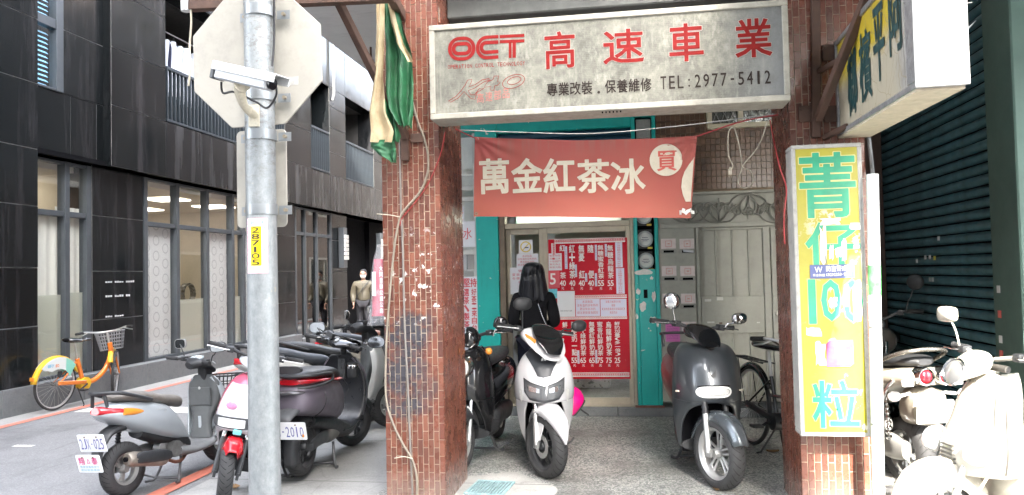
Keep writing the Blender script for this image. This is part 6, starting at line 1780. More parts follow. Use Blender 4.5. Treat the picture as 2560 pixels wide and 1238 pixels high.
def plate(parent, c, w_, h, ang, text, sub=None, rows=1, facing=-1, tcol=None):
    """number plate at c, leaning by ang, facing backwards (-x) or forwards"""
    R = Matrix.Translation(c) @ Matrix.Rotation(pi / 2 if facing < 0 else -pi / 2, 4, 'Z') @ Matrix.Rotation(0, 4, 'Y')
    R = Matrix.Translation(c) @ Matrix.Rotation(ang, 4, 'Y') @ Matrix.Rotation(-pi / 2 if facing < 0 else pi / 2, 4, 'Z')
    q = MB(R); K = 5; pts = []
    for cx, cz, s0 in ((w_ / 2 - .012, h / 2 - .012, 0), (-w_ / 2 + .012, h / 2 - .012, 90), (-w_ / 2 + .012, -h / 2 + .012, 180), (w_ / 2 - .012, -h / 2 + .012, 270)):
        for i in range(K + 1): an = radians(s0 + 90 * i / K); pts.append((cx + .012 * cos(an), cz + .012 * sin(an)))
    q.prism(pts, lambda u, v, d: Vector((u, -0.002 + d, v)), 0.004); o = q.build('number_plate', M_PLATE, parent)
    f = lambda u, v: R @ Vector((u, -0.0035, v))
    if text: letters('lettering', row_text(text, -w_ / 2 * .88, w_ / 2 * .9, -h * .34, h * .26, 0.2), f, tcol or paint('plate_ink', (0.1, 0.1, 0.3), 0.5), o, 0.0)
    q = MB(R)
    for sx in (-1, 1): q.cyl((sx * w_ * .22, -0.006, h * .36), (sx * w_ * .22, 0.0, h * .36), 0.007, 8)
    tag(q.build('plate_bolt', paint('rusty_bolt', (0.2, 0.13, 0.1), 0.5, 0.5), o), kind='stuff')
    return o, f
def emblem(parent, c, r, m=M_ALLOY, fx=1):
    q = MB(); q.lathe([(0.0005, 0.004), (r * .85, 0.004), (r, 0.0)], c, 'x', 24); o = q.build('emblem', m, parent)
    return o
def forks(parent, xa, za, xt, zt, y, r, M, m=M_ALLOY, boot=None):
    for s in (1, -1):
        q = MB(M); q.tube([(xa, y * s, za), (lerp(xa, xt, .55), y * s, lerp(za, zt, .55))], [r * 1.25, r * 1.2], 12); q.box((xa, y * s, za), (0.05, 0.02, 0.05)); q.build('fork_leg', m, parent, smooth=50)
        q = MB(M); a, b = Vector((lerp(xa, xt, .5), y * s, lerp(za, zt, .5))), Vector((xt, y * s, zt))
        if boot:
            P = [a.lerp(b, i / 16) for i in range(17)]; q.tube(P, [r * (1.5 if i % 2 else 1.15) for i in range(17)], 12)
        else: q.tube([a, b], r, 12)
        q.build('fork_boot' if boot else 'fork_tube', boot or M_CHROME, parent, smooth=50)
def exhaust(parent, side=-1, x0=0.0, x1=-0.72, z0=0.24, z1=0.33, m=None, shield=M_BLKP):
    y = side * 0.17
    q = MB(); q.tube([(0.05, side * .06, 0.2), (-0.05, side * .1, 0.17), (-0.2, y, 0.19), (-0.3, y, z0)], 0.016, 8, 0, False, 4); q.build('exhaust_pipe', paint('rusty_pipe', (0.2, 0.09, 0.06), 0.6, 0.4), parent, smooth=60)
    q = MB(); q.tube([(-0.3, y, z0), (-0.36, y, z0 + .01), (x1 + .06, y, z1 - .01), (x1, y, z1)], [0.03, 0.058, 0.062, 0.045], 16, 0, False, 3); o = q.build('muffler', m or paint('tarnished_muffler', (0.27, 0.24, 0.2), 0.45, 0.6, 0.3, 10, grime=0.5), parent, smooth=50)
    q = MB(); q.tube([(x1 + .01, y, z1), (x1 - .02, y, z1 + .003)], [0.02, 0.02], 12); q.build('tailpipe', M_DARK, o)
    loft(o, 'heat_shield', [(-0.28, z0 + .03, .012, .03), (-0.36, z0 + .045, .028, .05), (-0.5, z0 + .065, .03, .052), (-0.62, z0 + .08, .026, .048), (-0.7, z0 + .08, .01, .02)], shield, y=y + side * .042)
def engine(parent, m=M_STEELG, side=1):
    loft(parent, 'gearbox_case', [(-0.72, .27, .035, .06), (-0.6, .27, .05, .085), (-0.35, .28, .05, .08), (-0.12, .27, .06, .09), (-0.05, .27, .03, .05)], m, y=side * .1)
    q = MB(); q.lathe([(0.001, -.07), (.05, -.07), (.075, -.05), (.075, .02)], (-0.18, 0, .3), 'y', 24)
    for i in range(6): q.lathe([(.001, -.13 + i * .012), (.07, -.13 + i * .012), (.07, -.126 + i * .012), (.001, -.126 + i * .012)], (-0.12, 0, .29), 'y', 20)
    q.build('fan_cover', m, parent, smooth=40)
    q = MB()
    for i in range(6): q.box((-0.05 + i * .017, 0, .31), (0.008, 0.16, 0.14))
    q.box((-0.02, 0, .31), (0.12, 0.1, 0.1)); q.build('cylinder_head', m, parent, bevel=0.003)
def stand(parent, x=-0.18, z=0.0, m=None, side=True):
    q = MB()
    for s in (1, -1): q.tube([(x + .08, .09 * s, .2), (x, .13 * s, .03), (x - .04, .17 * s, .012), (x - .08, .17 * s, .012)], .012, 8, 0, False, 3)
    q.tube([(x, -.13, .03), (x, .13, .03)], .011, 8); q.tube([(x, .13, .03), (x - .06, .22, .07), (x - .1, .24, .09)], .009, 8)
    q.build('centre_stand', m or paint('stand_steel', (0.12, 0.12, 0.125), 0.5, 0.4, grime=0.4), parent, smooth=50)
def shock(parent, x, y, z0, z1, m=M_BLKP, lean=0.05):
    q = MB(); a, b = Vector((x, y, z0)), Vector((x + lean, y, z1)); P = [a.lerp(b, i / 22) for i in range(23)]
    q.tube(P, [.026 if i % 2 else .016 for i in range(23)], 12); q.build('shock_absorber', m, parent, smooth=40)
def root(name, pos, deg, label, group='parked scooters', lean=0.0):
    o = empty(name, pos, radians(deg), label=label, cat='scooter', group=group); o.rotation_euler = (lean, 0, radians(deg)); return o
def offs(contact, deg, wb, front=True):
    """origin (middle of the wheelbase) from a wheel contact point"""
    a = radians(deg); s = -wb / 2 if front else wb / 2
    return (contact[0] + cos(a) * s, contact[1] + sin(a) * s, 0)

# ---------------------------------------------------------------- white sport scooter
def white_sport():
    W = paint('pearl_white', (0.52, 0.52, 0.53), 0.22, var=0.03, coat=0.8)
    K = paint('matt_black_panel', (0.03, 0.033, 0.038), 0.4, var=0.15)
    o = root('motor_scooter', offs((-0.66, 5.60), -83.5, 1.3), -83.5, 'white sport scooter with angular black nose panel facing the street')
    ST = 0.56; M = steerM(0.58, ST); F = (0.65, 0, 0.235)
    fw = M @ Vector(F)
    tyre(o, 'front_wheel', fw, 0.235, 0.115, 0.168, 'blade', ST, M_DALLOY, disc=-1, nspoke=5)
    tyre(o, 'rear_wheel', (-0.65, 0, 0.235), 0.235, 0.13, 0.165, 'twin', 0, M_DALLOY)
    forks(o, 0.655, 0.235, 0.5, 0.68, 0.085, 0.017, M, M_ALLOY)
    # front mudguard: long pointed beak
    q = MB(M); rs = []
    for i, (a, wd, r) in enumerate(((radians(14), .004, .256), (radians(32), .045, .268), (radians(55), .08, .278), (radians(85), .1, .29), (radians(112), .098, .3), (radians(135), .07, .292), (radians(155), .03, .28))):
        rs.append([Vector((F[0] + (r + .02 * (1 - s * s) - .1 * max(0, abs(s) - .5) * (wd / .078)) * cos(a), wd * s, F[2] + (r + .02 * (1 - s * s) - .1 * max(0, abs(s) - .5) * (wd / .078)) * sin(a))) for s in [-1 + i_ / 5 for i_ in range(11)]])
    rs = [list(x) for x in zip(*[spline(list(c), 4) for c in zip(*rs)])]
    q.rings(rs, 0, cap=False, closed=False); f = q.build('front_mudguard', W, o, smooth=60); md = f.modifiers.new('thick', 'SOLIDIFY'); md.thickness = .006
    for s in (1, -1):   # side cheeks down to the axle
        q = MB(M); q.prism([(F[0] - .03, .49), (F[0] + .07, .45), (F[0] + .05, .36), (F[0] + .03, .27), (F[0] - .02, .28), (F[0] - .05, .38)], lambda u, v, d: Vector((u, s * (.072 + d), v)), .008); q.build('mudguard_cheek', W, o, bevel=.003)
    # nose
    rows = [(0.90, 0, .125, .45, .40, 2.2), (0.86, 0, .165, .50, .40, 2.4), (0.78, 0, .205, .575, .41, 2.4), (0.68, 0, .225, .635, .42, 2.4), (0.60, 0, .228, .66, .42, 2.5), (0.545, 0, .222, .655, .42, 2.5)]
    shell(o, 'front_panel', rows, W, wrap=.12)
    rows = [(0.55, .13, .221, .655, .42, 2.5), (0.46, .15, .215, .60, .42, 2.4), (0.36, .155, .2, .52, .40, 2.2), (0.27, .155, .18, .44, .36, 2.0), (0.2, .15, .16, .38, .33, 2.0)]
    shell(o, 'side_panel', rows, W, wrap=.1)
    shell(o, 'leg_shield', [(0.9, 0, .12, .39, .37, 2), (0.7, 0, .21, .42, .37, 2), (0.45, 0, .2, .38, .32, 2), (0.22, 0, .15, .32, .28, 2)], K, wrap=.02)
    q = MB(); q.box((.36, 0, .42), (.03, .3, .4)); q.build('wheel_well', M_DARK, o)
    def fx(y, z):
        t = interp([(-.90, .45, .40, .125), (-.86, .50, .40, .165), (-.78, .575, .41, .205), (-.68, .635, .42, .225), (-.60, .66, .42, .228), (-.5, .655, .42, .222)], -z)
        return t[1] + (t[0] - t[1]) * (1 - min(1, abs(y) / t[2]) ** 2.4)
    def patch(name, poly, m, lift, parent=o, th=.008):
        q = MB(); c = (sum(p[0] for p in poly) / len(poly), sum(p[1] for p in poly) / len(poly))
        dense = []
        for a, b in zip(poly, poly[1:] + poly[:1]):
            for i in range(6): dense.append((lerp(a[0], b[0], i / 6), lerp(a[1], b[1], i / 6)))
        n = len(dense); vs = [Vector((fx(*c) + lift, c[0], c[1]))]; 
        for f_ in (.5, .8, 1.0): vs += [Vector((fx(lerp(c[0], y, f_), lerp(c[1], z, f_)) + lift, lerp(c[0], y, f_), lerp(c[1], z, f_))) for y, z in dense]
        vs += [v + Vector((-lift - th, 0, 0)) for v in vs[-n:]]
        fs = [(0, 1 + i, 1 + (i + 1) % n) for i in range(n)]
        for r in range(3): fs += [(1 + r * n + i, 1 + (r + 1) * n + i, 1 + (r + 1) * n + (i + 1) % n, 1 + r * n + (i + 1) % n) for i in range(n)]
        q.add(vs, fs); return q.build(name, m, parent, smooth=40)
    patch('nose_panel', [(-.1, .925), (.1, .925), (.14, .88), (.075, .79), (.05, .735), (0, .725), (-.05, .735), (-.075, .79), (-.14, .88)], K, .008)
    emblem(o, (fx(0, .845) + .01, 0, .845), .019)
    q = MB()
    for i in range(3):
        a = 2 * pi * i / 3 + pi / 2; q.bar((fx(0, .845) + .0155, 0, .845), (fx(0, .845) + .0155, .013 * cos(a), .845 + .013 * sin(a)), .004, .003, up=(1, 0, 0))
    tag(q.build('emblem_mark', M_DALLOY, o), kind='stuff')
    hl = patch('headlight_surround', [(-.155, .72), (-.13, .70), (0, .665), (.13, .70), (.155, .72), (.15, .62), (.11, .565), (0, .545), (-.11, .565), (-.15, .62)], K, .006)
    patch('headlight_lens', [(-.145, .7), (0, .658), (.145, .7), (.138, .622), (.106, .582), (0, .566), (-.106, .582), (-.138, .622)], paint('smoked_lens', (.14, .145, .15), .1, .3), .014, hl)
    for s in (1, -1):
        patch('headlight_divider', [(s * .02, .655), (s * .028, .655), (s * .028, .583), (s * .02, .582)], M_DALLOY, .018, hl)
        patch('headlight_reflector', [(s * .036, .65), (s * .122, .67), (s * .116, .63), (s * .036, .62)], paint('bright_reflector', (.8, .8, .8), .08, .9), .017, hl)
        q = MB(); q.prism([(.165, .645), (.19, .62), (.178, .53), (.16, .56)], lambda u, v, d: Vector((fx(u, v) + .012 - d, u * s, v)), .02); q.build('turn_signal', M_LENSW, o, bevel=.003)
        q = MB(); q.prism([(.11, .885), (.118, .885), (.105, .84), (.098, .84)], lambda u, v, d: Vector((fx(u, v) + .008 - d, u * s, v)), .01); q.build('vent', K, o)
    # headset cowl
    loft(o, 'handlebar_cowl', [(.22, .99, .07, .04, 0.3), (.30, 1.0, .15, .065, .4), (.40, .995, .18, .09, .55), (.49, .945, .155, .085, .7), (.56, .88, .09, .045, .8)], W, M=M)
    loft(o, 'visor', [(.33, 1.07, .06, .03, .6), (.42, 1.06, .115, .06, .8), (.50, 1.0, .12, .06, .9), (.57, .915, .07, .035, 1.0)], M_BLKG, M=M)
    for s in (1, -1):
        q = MB(M); q.prism([(.11, .985), (.17, 1.02), (.165, .97), (.12, .93)], lambda u, v, d: Vector((.53 - d - (u - .075) * 1.0, u * s, v)), .03); q.build('upper_signal', M_LENSA if s < 0 else M_LENSW, o, bevel=.004)
    handlebar(o, .33, 1.02, .36, M, lever=W)
    mirror(o, M @ Vector((.36, -.17, 1.05)), M @ Vector((.36, -.2, 1.24)), M_BLKP, 'oval', .06, aim=M @ Vector((-1, .1, .05)) - M @ Vector((0, 0, 0)))
    mirror(o, M @ Vector((.36, .17, 1.05)), M @ Vector((.4, .31, 1.13)), M_BLKP, 'oval', .054, aim=M @ Vector((-1, -.1, .05)) - M @ Vector((0, 0, 0)))
    loft(o, 'floorboard', [(.36, .26, .15, .05), (.1, .24, .16, .04), (-.1, .26, .15, .05)], K)
    loft(o, 'rear_body', [(-.02, .5, .12, .18), (-.2, .58, .17, .16), (-.5, .66, .17, .13), (-.8, .76, .1, .08), (-.92, .8, .03, .03)], W)
    loft(o, 'seat', [(.0, .74, .08, .04), (-.15, .76, .13, .05), (-.5, .79, .14, .06), (-.75, .85, .1, .04)], M_BLKP)
    loft(o, 'tail_light', [(-.88, .78, .08, .03), (-.93, .79, .05, .015)], M_LENSR)
    engine(o); exhaust(o); stand(o)
    return o
WS = white_sport()
def helmet(pos, rz, m, label):
    o = empty('helmet', pos, rz, label=label, cat='helmet')
    q = MB(); rs = []
    for i in range(1, 15):
        a = pi * 0.78 * i / 14; rs.append([Vector((.125 * sin(a) * cos(t) * 1.12, .125 * sin(a) * sin(t), .125 * cos(a) * 1.05)) for t in [2 * pi * j / 32 for j in range(32)]])
    q.rings(rs, 0, True); q.build('shell', m, o, smooth=60)
    q = MB(); q.lathe([(.088, -.1), (.092, -.106), (.088, -.112)], (0, 0, 0), 'z', 32); q.build('edge_trim', M_BLKP, o, smooth=60)
    q = MB(); q.tube([(0, .08, -.1), (0, .06, -.2), (0, -.06, -.2), (0, -.08, -.1)], .006, 6, 0, False, 4); q.build('chin_strap', M_BLKP, o)
    q = MB(); q.lathe([(.001, .13), (.012, .13), (.014, .126)], (0, 0, .005), 'z', 14); q.cyl((.0, -.126, -.06), (.0, -.132, -.06), .012, 12); q.build('stud', M_BLKP, o)
    return o
p = onY(1424, 1003, 6.05)
hm = helmet(p, radians(200), paint('magenta_paint', (0.62, 0.004, 0.16), 0.2, coat=0.8, var=0.05), 'shiny magenta helmet hung on the side of the white sport scooter')
hm.scale = (.88, .88, .88)
hm.rotation_euler = (0.2, 0.9, radians(200))

# ---------------------------------------------------------------- dark grey rounded scooter with oval headlight
def grey_round():
    G = paint('graphite_metallic', (0.05, 0.057, 0.064), 0.3, 0.4, 0.03, 2.0, coat=0.6)
    o = root('motor_scooter', offs((0.545, 5.40), -84, 1.3), -84, 'dark grey rounded scooter with a white oval headlight by the right pillar')
    ST = 0.42; M = steerM(0.56, ST); F = (0.65, 0, 0.245)
    tyre(o, 'front_wheel', M @ Vector(F), 0.245, 0.115, 0.18, 'slot', ST, M_ALLOY, disc=1)
    tyre(o, 'rear_wheel', (-0.65, 0, 0.24), 0.24, 0.12, 0.175, 'slot', 0, M_ALLOY)
    forks(o, .655, .245, .5, .74, .085, .016, M, M_ALLOY, boot=M_BLKP)
    fender(o, 'front_mudguard', F, .275, .16, radians(22), radians(168), paint('graphite_light', (0.09, 0.105, 0.115), .25, .5, .06, coat=.7), .06, M=M, taper0=.7)
    rows = [(0.965, 0, .11, .33, .27, 2.2), (0.948, 0, .175, .43, .3, 2.6), (0.89, 0, .215, .52, .33, 2.9), (0.8, 0, .236, .585, .36, 2.9), (0.7, 0, .243, .62, .37, 3.0), (0.615, 0, .246, .62, .36, 3.0), (0.575, 0, .246, .60, .355, 3.0)]
    shell(o, 'front_panel', rows, G, wrap=.1)
    rows = [(0.58, .0, .246, .60, .355, 3.0), (0.555, .10, .246, .59, .355, 3.0), (0.51, .155, .244, .55, .35, 3.0), (0.42, .185, .236, .49, .34, 2.8), (0.32, .19, .222, .43, .32, 2.6), (0.22, .18, .2, .38, .3, 2.2)]
    shell(o, 'side_panel', rows, G, wrap=.1)
    shell(o, 'leg_shield', [(0.95, 0, .14, .3, .27, 2), (0.7, 0, .235, .36, .3, 2), (0.45, 0, .23, .33, .28, 2), (0.2, 0, .19, .3, .26, 2)], M_BLKP, wrap=.02)
    q = MB(); q.box((.33, 0, .4), (.03, .36, .42)); q.build('wheel_well', M_DARK, o)
    def stad(a, h, cx, n=24, e=3.0): return [(a * sgp(cos(2 * pi * i / n), 2 / e), cx + h * sgp(sin(2 * pi * i / n), 2 / 2.0)) for i in range(n)]
    def onF(y, z, l):
        t = interp([(-.965, .33, .27, .09), (-.89, .52, .33, .198), (-.8, .585, .36, .228), (-.7, .62, .37, .243), (-.55, .61, .36, .246)], -z)
        return t[1] + (t[0] - t[1]) * (1 - min(1, abs(y) / t[2]) ** 2.9) + l
    def ringp(name, a, h, z, m, l0, l1, parent=o, e=3.0, hole=None):
        q = MB(); P = stad(a, h, z, 28, e)
        if hole:
            H = stad(a - hole, h - hole, z, 28, e); R = [[Vector((onF(y, zz, -.01), y, zz)) for y, zz in P], [Vector((onF(y, zz, l1), y * .995, zz)) for y, zz in P], [Vector((onF(y, zz, l1), y, zz)) for y, zz in H], [Vector((onF(y, zz, -.01), y, zz)) for y, zz in H]]
            q.rings(R, 0, cap=False)
        else:
            f_ = [Vector((onF(y, zz, l1), y * .97, z + (zz - z) * .95)) for y, zz in P]; q.rings([[Vector((onF(y, zz, l0), y, zz)) for y, zz in P], f_], 0, cap=False); capstrip(q, f_)
        return q.build(name, m, parent, smooth=40)
    hb = ringp('headlight_surround', .178, .05, .655, M_BLKG, -.02, .006)
    ringp('light_ring', .124, .04, .655, paint('pale_light_ring', (.72, .72, .7), .25), 0, .014, hb, 4.5, hole=.013)
    ringp('headlight_lens', .11, .026, .655, paint('milky_lens', (.55, .55, .54), .2, var=.2, scale=50), -.005, .013, hb, 4.5)
    ringp('headlight_bulb', .05, .018, .655, paint('bright_reflector', (.8, .8, .8), .08, .9), 0, .016, hb, 2.4)
    for s in (1, -1):
        q = MB(); q.box((onF(.215 * s, .64, .004), .215 * s, .64), (.012, .05, .012)); q.build('marker_strip', paint('beige_strip', (.5, .45, .36), .4), o, bevel=.003)
    q = MB(); P = [(.028 * cos(t), .085 * sgp(sin(t), .55)) for t in [2 * pi * i / 24 for i in range(24)]]
    q.rings([[Vector((onF(y, .83 + z, -.004), y, .83 + z)) for y, z in P], [Vector((onF(y, .83 + z, .004), y * .96, .83 + z * .98)) for y, z in P], [Vector((onF(y, .83 + z, .002), y * .7, .83 + z * .9)) for y, z in P]]); q.build('nose_inlay', paint('inlay_black', (.03, .032, .035), .35), o, smooth=40)
    loft(o, 'handlebar_cowl', [(.2, 1.03, .07, .04, .2), (.27, 1.05, .12, .055, .3), (.36, 1.03, .125, .065, .5), (.43, .98, .09, .05, .7), (.46, .94, .04, .02, .8)], M_BLKG, M=M)
    handlebar(o, .28, 1.06, .36, M, lever=M_CHROME)
    mirror(o, M @ Vector((.28, -.2, 1.08)), M @ Vector((.3, -.26, 1.25)), M_CHROME, 'round', .063, M_CHROME, aim=(-1, .2, .1))
    mirror(o, M @ Vector((.28, .22, 1.08)), M @ Vector((.26, .36, 1.17)), M_CHROME, 'oval', .052, M_CHROME, aim=(-1, -.5, .1))
    loft(o, 'floorboard', [(.36, .24, .19, .05), (.1, .22, .19, .05), (-.12, .25, .17, .06)], M_BLKP)
    loft(o, 'rear_body', [(-.02, .48, .15, .2), (-.2, .56, .19, .2), (-.5, .62, .2, .18), (-.75, .68, .16, .14), (-.92, .72, .05, .05)], paint('dark_red_brown', (0.12, 0.03, 0.028), .35, coat=.4))
    loft(o, 'seat', [(.0, .78, .08, .04), (-.15, .81, .14, .05), (-.5, .83, .15, .055), (-.75, .85, .1, .03)], M_BLKP)
    q = MB(); q.tube([(-.55, -.17, .86), (-.6, -.17, .95), (-.8, -.15, .95), (-.85, 0, .95), (-.8, .15, .95), (-.6, .17, .95), (-.55, .17, .86)], .012, 8, 0, False, 5); q.build('grab_rail', M_BLKP, o, smooth=60)
    loft(o, 'tail_light', [(-.86, .74, .12, .025), (-.93, .74, .06, .015)], M_LENSR)
    engine(o, M_DALLOY); stand(o)
    return o
GR = grey_round()

# ---------------------------------------------------------------- black retro scooter behind the left pillar
def black_retro():
    o = root('motor_scooter', offs((-1.33, 5.72), -93, 1.22), -93, 'glossy black retro scooter half hidden by the left pillar')
    ST = -0.12; M = steerM(0.55, ST); F = (0.61, 0, 0.225)
    tyre(o, 'front_wheel', M @ Vector(F), 0.225, 0.1, 0.135, 'blade', ST, M_ALLOY, disc=1)
    tyre(o, 'rear_wheel', (-0.61, 0, 0.225), 0.225, 0.11, 0.135, 'blade', 0, M_ALLOY)
    forks(o, .61, .225, .48, .62, .07, .015, M)
    fender(o, 'front_mudguard', F, .262, .19, radians(20), radians(160), paint('dusty_black', (.03, .032, .035), .3, coat=.4, grime=.3), .085, M=M, taper0=.75, peak=1.6)
    rows = [(0.93, 0, .1, .42, .33, 2.0), (0.86, 0, .165, .5, .36, 2.4), (0.75, 0, .195, .55, .37, 2.6), (0.62, 0, .205, .565, .37, 2.6), (0.52, 0, .21, .54, .37, 2.6)]
    shell(o, 'front_panel', rows, M_BLKG, wrap=.1)
    shell(o, 'side_panel', [(0.53, .08, .21, .54, .37, 2.6), (0.44, .12, .205, .5, .36, 2.6), (0.34, .14, .19, .46, .34, 2.4), (0.24, .14, .17, .42, .32, 2)], M_BLKG, wrap=.1)
    shell(o, 'leg_shield', [(0.9, 0, .12, .35, .32, 2), (0.65, 0, .2, .37, .33, 2), (0.3, 0, .17, .34, .3, 2)], M_BLKP, wrap=.02)
    q = MB(); q.lathe([(.001, .05), (.05, .047), (.075, .035), (.085, .0), (.085, -.06)], (.56, 0, .79), 'x', 30); hl = q.build('headlight_lens', M_LENSW, o, smooth=50)
    q = MB(); q.lathe([(.08, .042), (.09, .044), (.098, .02), (.098, -.08)], (.56, 0, .79), 'x', 30); q.build('headlight_rim', M_CHROME, hl, smooth=50)
    emblem(o, (.565, 0, .6), .035, M_CHROME)
    for s in (1, -1):
        q = MB(); q.ball((.44, .2 * s, .9), (.035, .028, .028), 8); q.build('turn_signal', M_LENSA if s > 0 else M_LENSW, o, smooth=60)
    loft(o, 'handlebar_cowl', [(.22, .98, .06, .04, .2), (.3, .99, .1, .05, .3), (.38, .97, .1, .05, .5), (.43, .93, .05, .03, .7)], M_BLKG, M=M)
    handlebar(o, .3, 1.0, .34, M, lever=M_CHROME)
    mirror(o, M @ Vector((.3, .2, 1.0)), M @ Vector((.3, .27, 1.1)), M_BLKG, 'round', .058, M_CHROME, aim=(-1, -.3, .1))
    mirror(o, M @ Vector((.3, -.2, 1.02)), M @ Vector((.34, -.3, 1.1)), M_BLKG, 'round', .058, M_CHROME, aim=(-1, .3, .1))
    q = MB(); rs = []
    q.ball((.36, .02, .99), (.09, .085, .1), 12); q.build('headlamp_pod', M_BLKG, o, smooth=60)
    loft(o, 'floorboard', [(.36, .24, .17, .045), (.1, .22, .18, .045), (-.12, .25, .16, .06)], M_BLKP)
    loft(o, 'rear_body', [(-.02, .5, .14, .2), (-.22, .57, .2, .2), (-.5, .6, .21, .18), (-.75, .63, .16, .13), (-.9, .66, .05, .05)], M_BLKG)
    loft(o, 'seat', [(.0, .74, .09, .04), (-.15, .77, .14, .05), (-.5, .79, .15, .055), (-.75, .8, .1, .03)], M_BLKP)
    engine(o, M_DALLOY); exhaust(o); stand(o, -.05)
    return o
BR_ = black_retro()

# ---------------------------------------------------------------- purple grey scooter seen from behind
def purple_rear():
    Pp = paint('matt_purple_grey', (0.14, 0.122, 0.15), 0.42, 0.25, 0.08, 4, grime=.12)
    o = root('motor_scooter', offs((-2.48, 5.42), 92, 1.13, False), 92, 'matt purple grey scooter on its centre stand seen from behind beside the sign post')
    o.scale = (.9, .9, .9)
    T = (-0.625, 0, 0.27)
    tyre(o, 'rear_wheel', T, 0.24, 0.12, 0.165, 'blade', 0, M_DALLOY)
    ST = -0.5; M = steerM(.54, ST); F = (.625, 0, .235)
    tyre(o, 'front_wheel', M @ Vector(F), .235, .105, .165, 'blade', ST, M_DALLOY)
    forks(o, .625, .235, .48, .66, .075, .016, M, M_DALLOY)
    fender(o, 'front_mudguard', F, .262, .14, radians(25), radians(165), M_BLKP, .05, M=M)
    # rear body: broad barrel
    loft(o, 'rear_body', [(.06, .52, .10, .12, 0, 2.2, 2.2), (-.02, .56, .165, .19, 0, 2.4, 2.4), (-.2, .60, .2, .2, -.06, 2.6, 2.4), (-.42, .645, .212, .175, -.1, 2.8, 2.4), (-.62, .675, .2, .155, -.1, 2.8, 2.6), (-.78, .69, .165, .135, -.1, 2.6, 2.6), (-.85, .695, .1, .1, -.1, 2.4, 2.4), (-.865, .695, .03, .05)], Pp)
    q = MB()
    for x in (-.12, -.6):
        pts = [Vector((x - .1 * (abs(t) - 1.2) if x > -.3 else x, .212 * cos(t) * 1.0, .66 + .17 * sin(t))) for t in [-1.0 + 2.0 * i / 12 for i in range(13)]]
        for s in (1, -1): q.tube([Vector((p.x, p.y * s * (1.0 if x < -.3 else .93), p.z)) for p in pts], .0035, 5)
    tag(q.build('panel_seam', M_BLKP, o), kind='stuff')
    loft(o, 'tail_light', [(-.14, .765, .196, .026, -.1), (-.42, .798, .205, .027, -.1), (-.62, .815, .19, .027, -.1), (-.78, .825, .155, .026, -.1), (-.855, .83, .09, .02, -.1)], M_LENSR)
    loft(o, 'seat', [(.03, .73, .07, .05, -.2), (-.04, .79, .13, .06, -.15), (-.25, .84, .17, .055, -.08), (-.5, .86, .175, .055, -.06), (-.7, .87, .15, .045), (-.8, .87, .08, .02)], M_BLKP)
    q = MB(); q.tube([(-.42, -.2, .85), (-.6, -.235, .875), (-.8, -.2, .885), (-.89, -.08, .885), (-.89, .08, .885), (-.8, .2, .885), (-.6, .235, .875), (-.42, .2, .85)], .0125, 10, 0, False, 5)
    for s in (1, -1): q.tube([(-.42, .2 * s, .85), (-.5, .225 * s, .8), (-.8, .19 * s, .79), (-.88, .08 * s, .79)], .011, 10, 0, False, 4)
    q.build('grab_rail', M_BLKP, o, smooth=60)
    loft(o, 'backrest', [(-.86, .935, .12, .03, 0, 3, 3), (-.9, .935, .12, .03, 0, 3, 3)], M_BLKP, smooth=40)
    loft(o, 'tail_garnish', [(-.8, .745, .13, .02, -.1), (-.87, .75, .1, .02, -.1), (-.9, .75, .05, .01)], paint('smoked_trim', (.16, .16, .17), .2, .4), k=4)
    loft(o, 'plate_arm', [(-.7, .62, .07, .03, .5), (-.86, .6, .085, .03, .4), (-.98, .56, .07, .025, .5), (-1.0, .5, .05, .01, .5)], paint('dark_grey_plastic', (.07, .072, .075), .5))
    pl, f = plate(o, Vector((-1.0, -.05, .475)), .3, .15, radians(-18), 'YG-2010')
    for s in (1, -1):
        q = MB(); q.box((-.985, s * .17, .475), (.02, .018, .1)); q.build('reflector', M_LENSA, o, bevel=.005)
    fender(o, 'hugger', T, .262, .15, radians(60), radians(205), M_BLKP, .06, taper1=.8)
    loft(o, 'swingarm', [(-.66, .27, .025, .035), (-.5, .29, .03, .045), (-.25, .3, .035, .06), (-.08, .32, .03, .06)], M_DALLOY, y=-.095)
    loft(o, 'motor_cover', [(-.36, .3, .02, .04), (-.28, .3, .05, .075), (-.1, .31, .055, .08), (-.0, .31, .02, .045)], paint('dusty_grey_case', (.13, .128, .12), .55, .2, .2, 8, grime=.3), y=-.09)
    loft(o, 'belly', [(-.55, .46, .1, .05, -.3), (-.3, .4, .15, .08, -.2), (-.05, .32, .17, .09), (.2, .25, .17, .07), (.4, .3, .15, .06, .5)], M_BLKP)
    # leg shield, black inside, bent into the floor
    rows = [(0.9, 0, .13, .47, .40, 2), (0.8, 0, .2, .53, .43, 2.4), (0.65, 0, .235, .57, .45, 2.6), (0.5, 0, .235, .57, .43, 2.6), (0.35, 0, .21, .52, .38, 2.4)]
    shell(o, 'front_panel', rows, Pp, wrap=.06)
    R = []; q = MB()
    for x, z, wd, cup in ((.36, .93, .1, .0), (.4, .86, .16, .02), (.42, .72, .225, .03), (.41, .55, .24, .03), (.36, .4, .225, .015), (.27, .3, .2, .0), (.12, .265, .19, .0), (-.05, .27, .17, .0)):
        R.append([Vector((x - cup * (abs(s) ** 2), wd * s, z + (.0 if z > .3 else .012 * s * s))) for s in [-1 + i / 6 for i in range(13)]])
    R = [list(c) for c in zip(*[spline(list(c), 5) for c in zip(*R)])]
    q.rings(R, 0, cap=False, closed=False); ls = q.build('leg_shield', paint('satin_black', (.014, .015, .018), .32, var=.2), o, smooth=70); md = ls.modifiers.new('thick', 'SOLIDIFY'); md.thickness = .016
    q = MB(); q.box((.385, 0, .8), (.03, .07, .22)); 
    for zz in (.74, .8, .86): q.cyl((.372, 0, zz), (.36, 0, zz), .012, 10)
    q.build('utility_hook', M_DALLOY, o, bevel=.004)
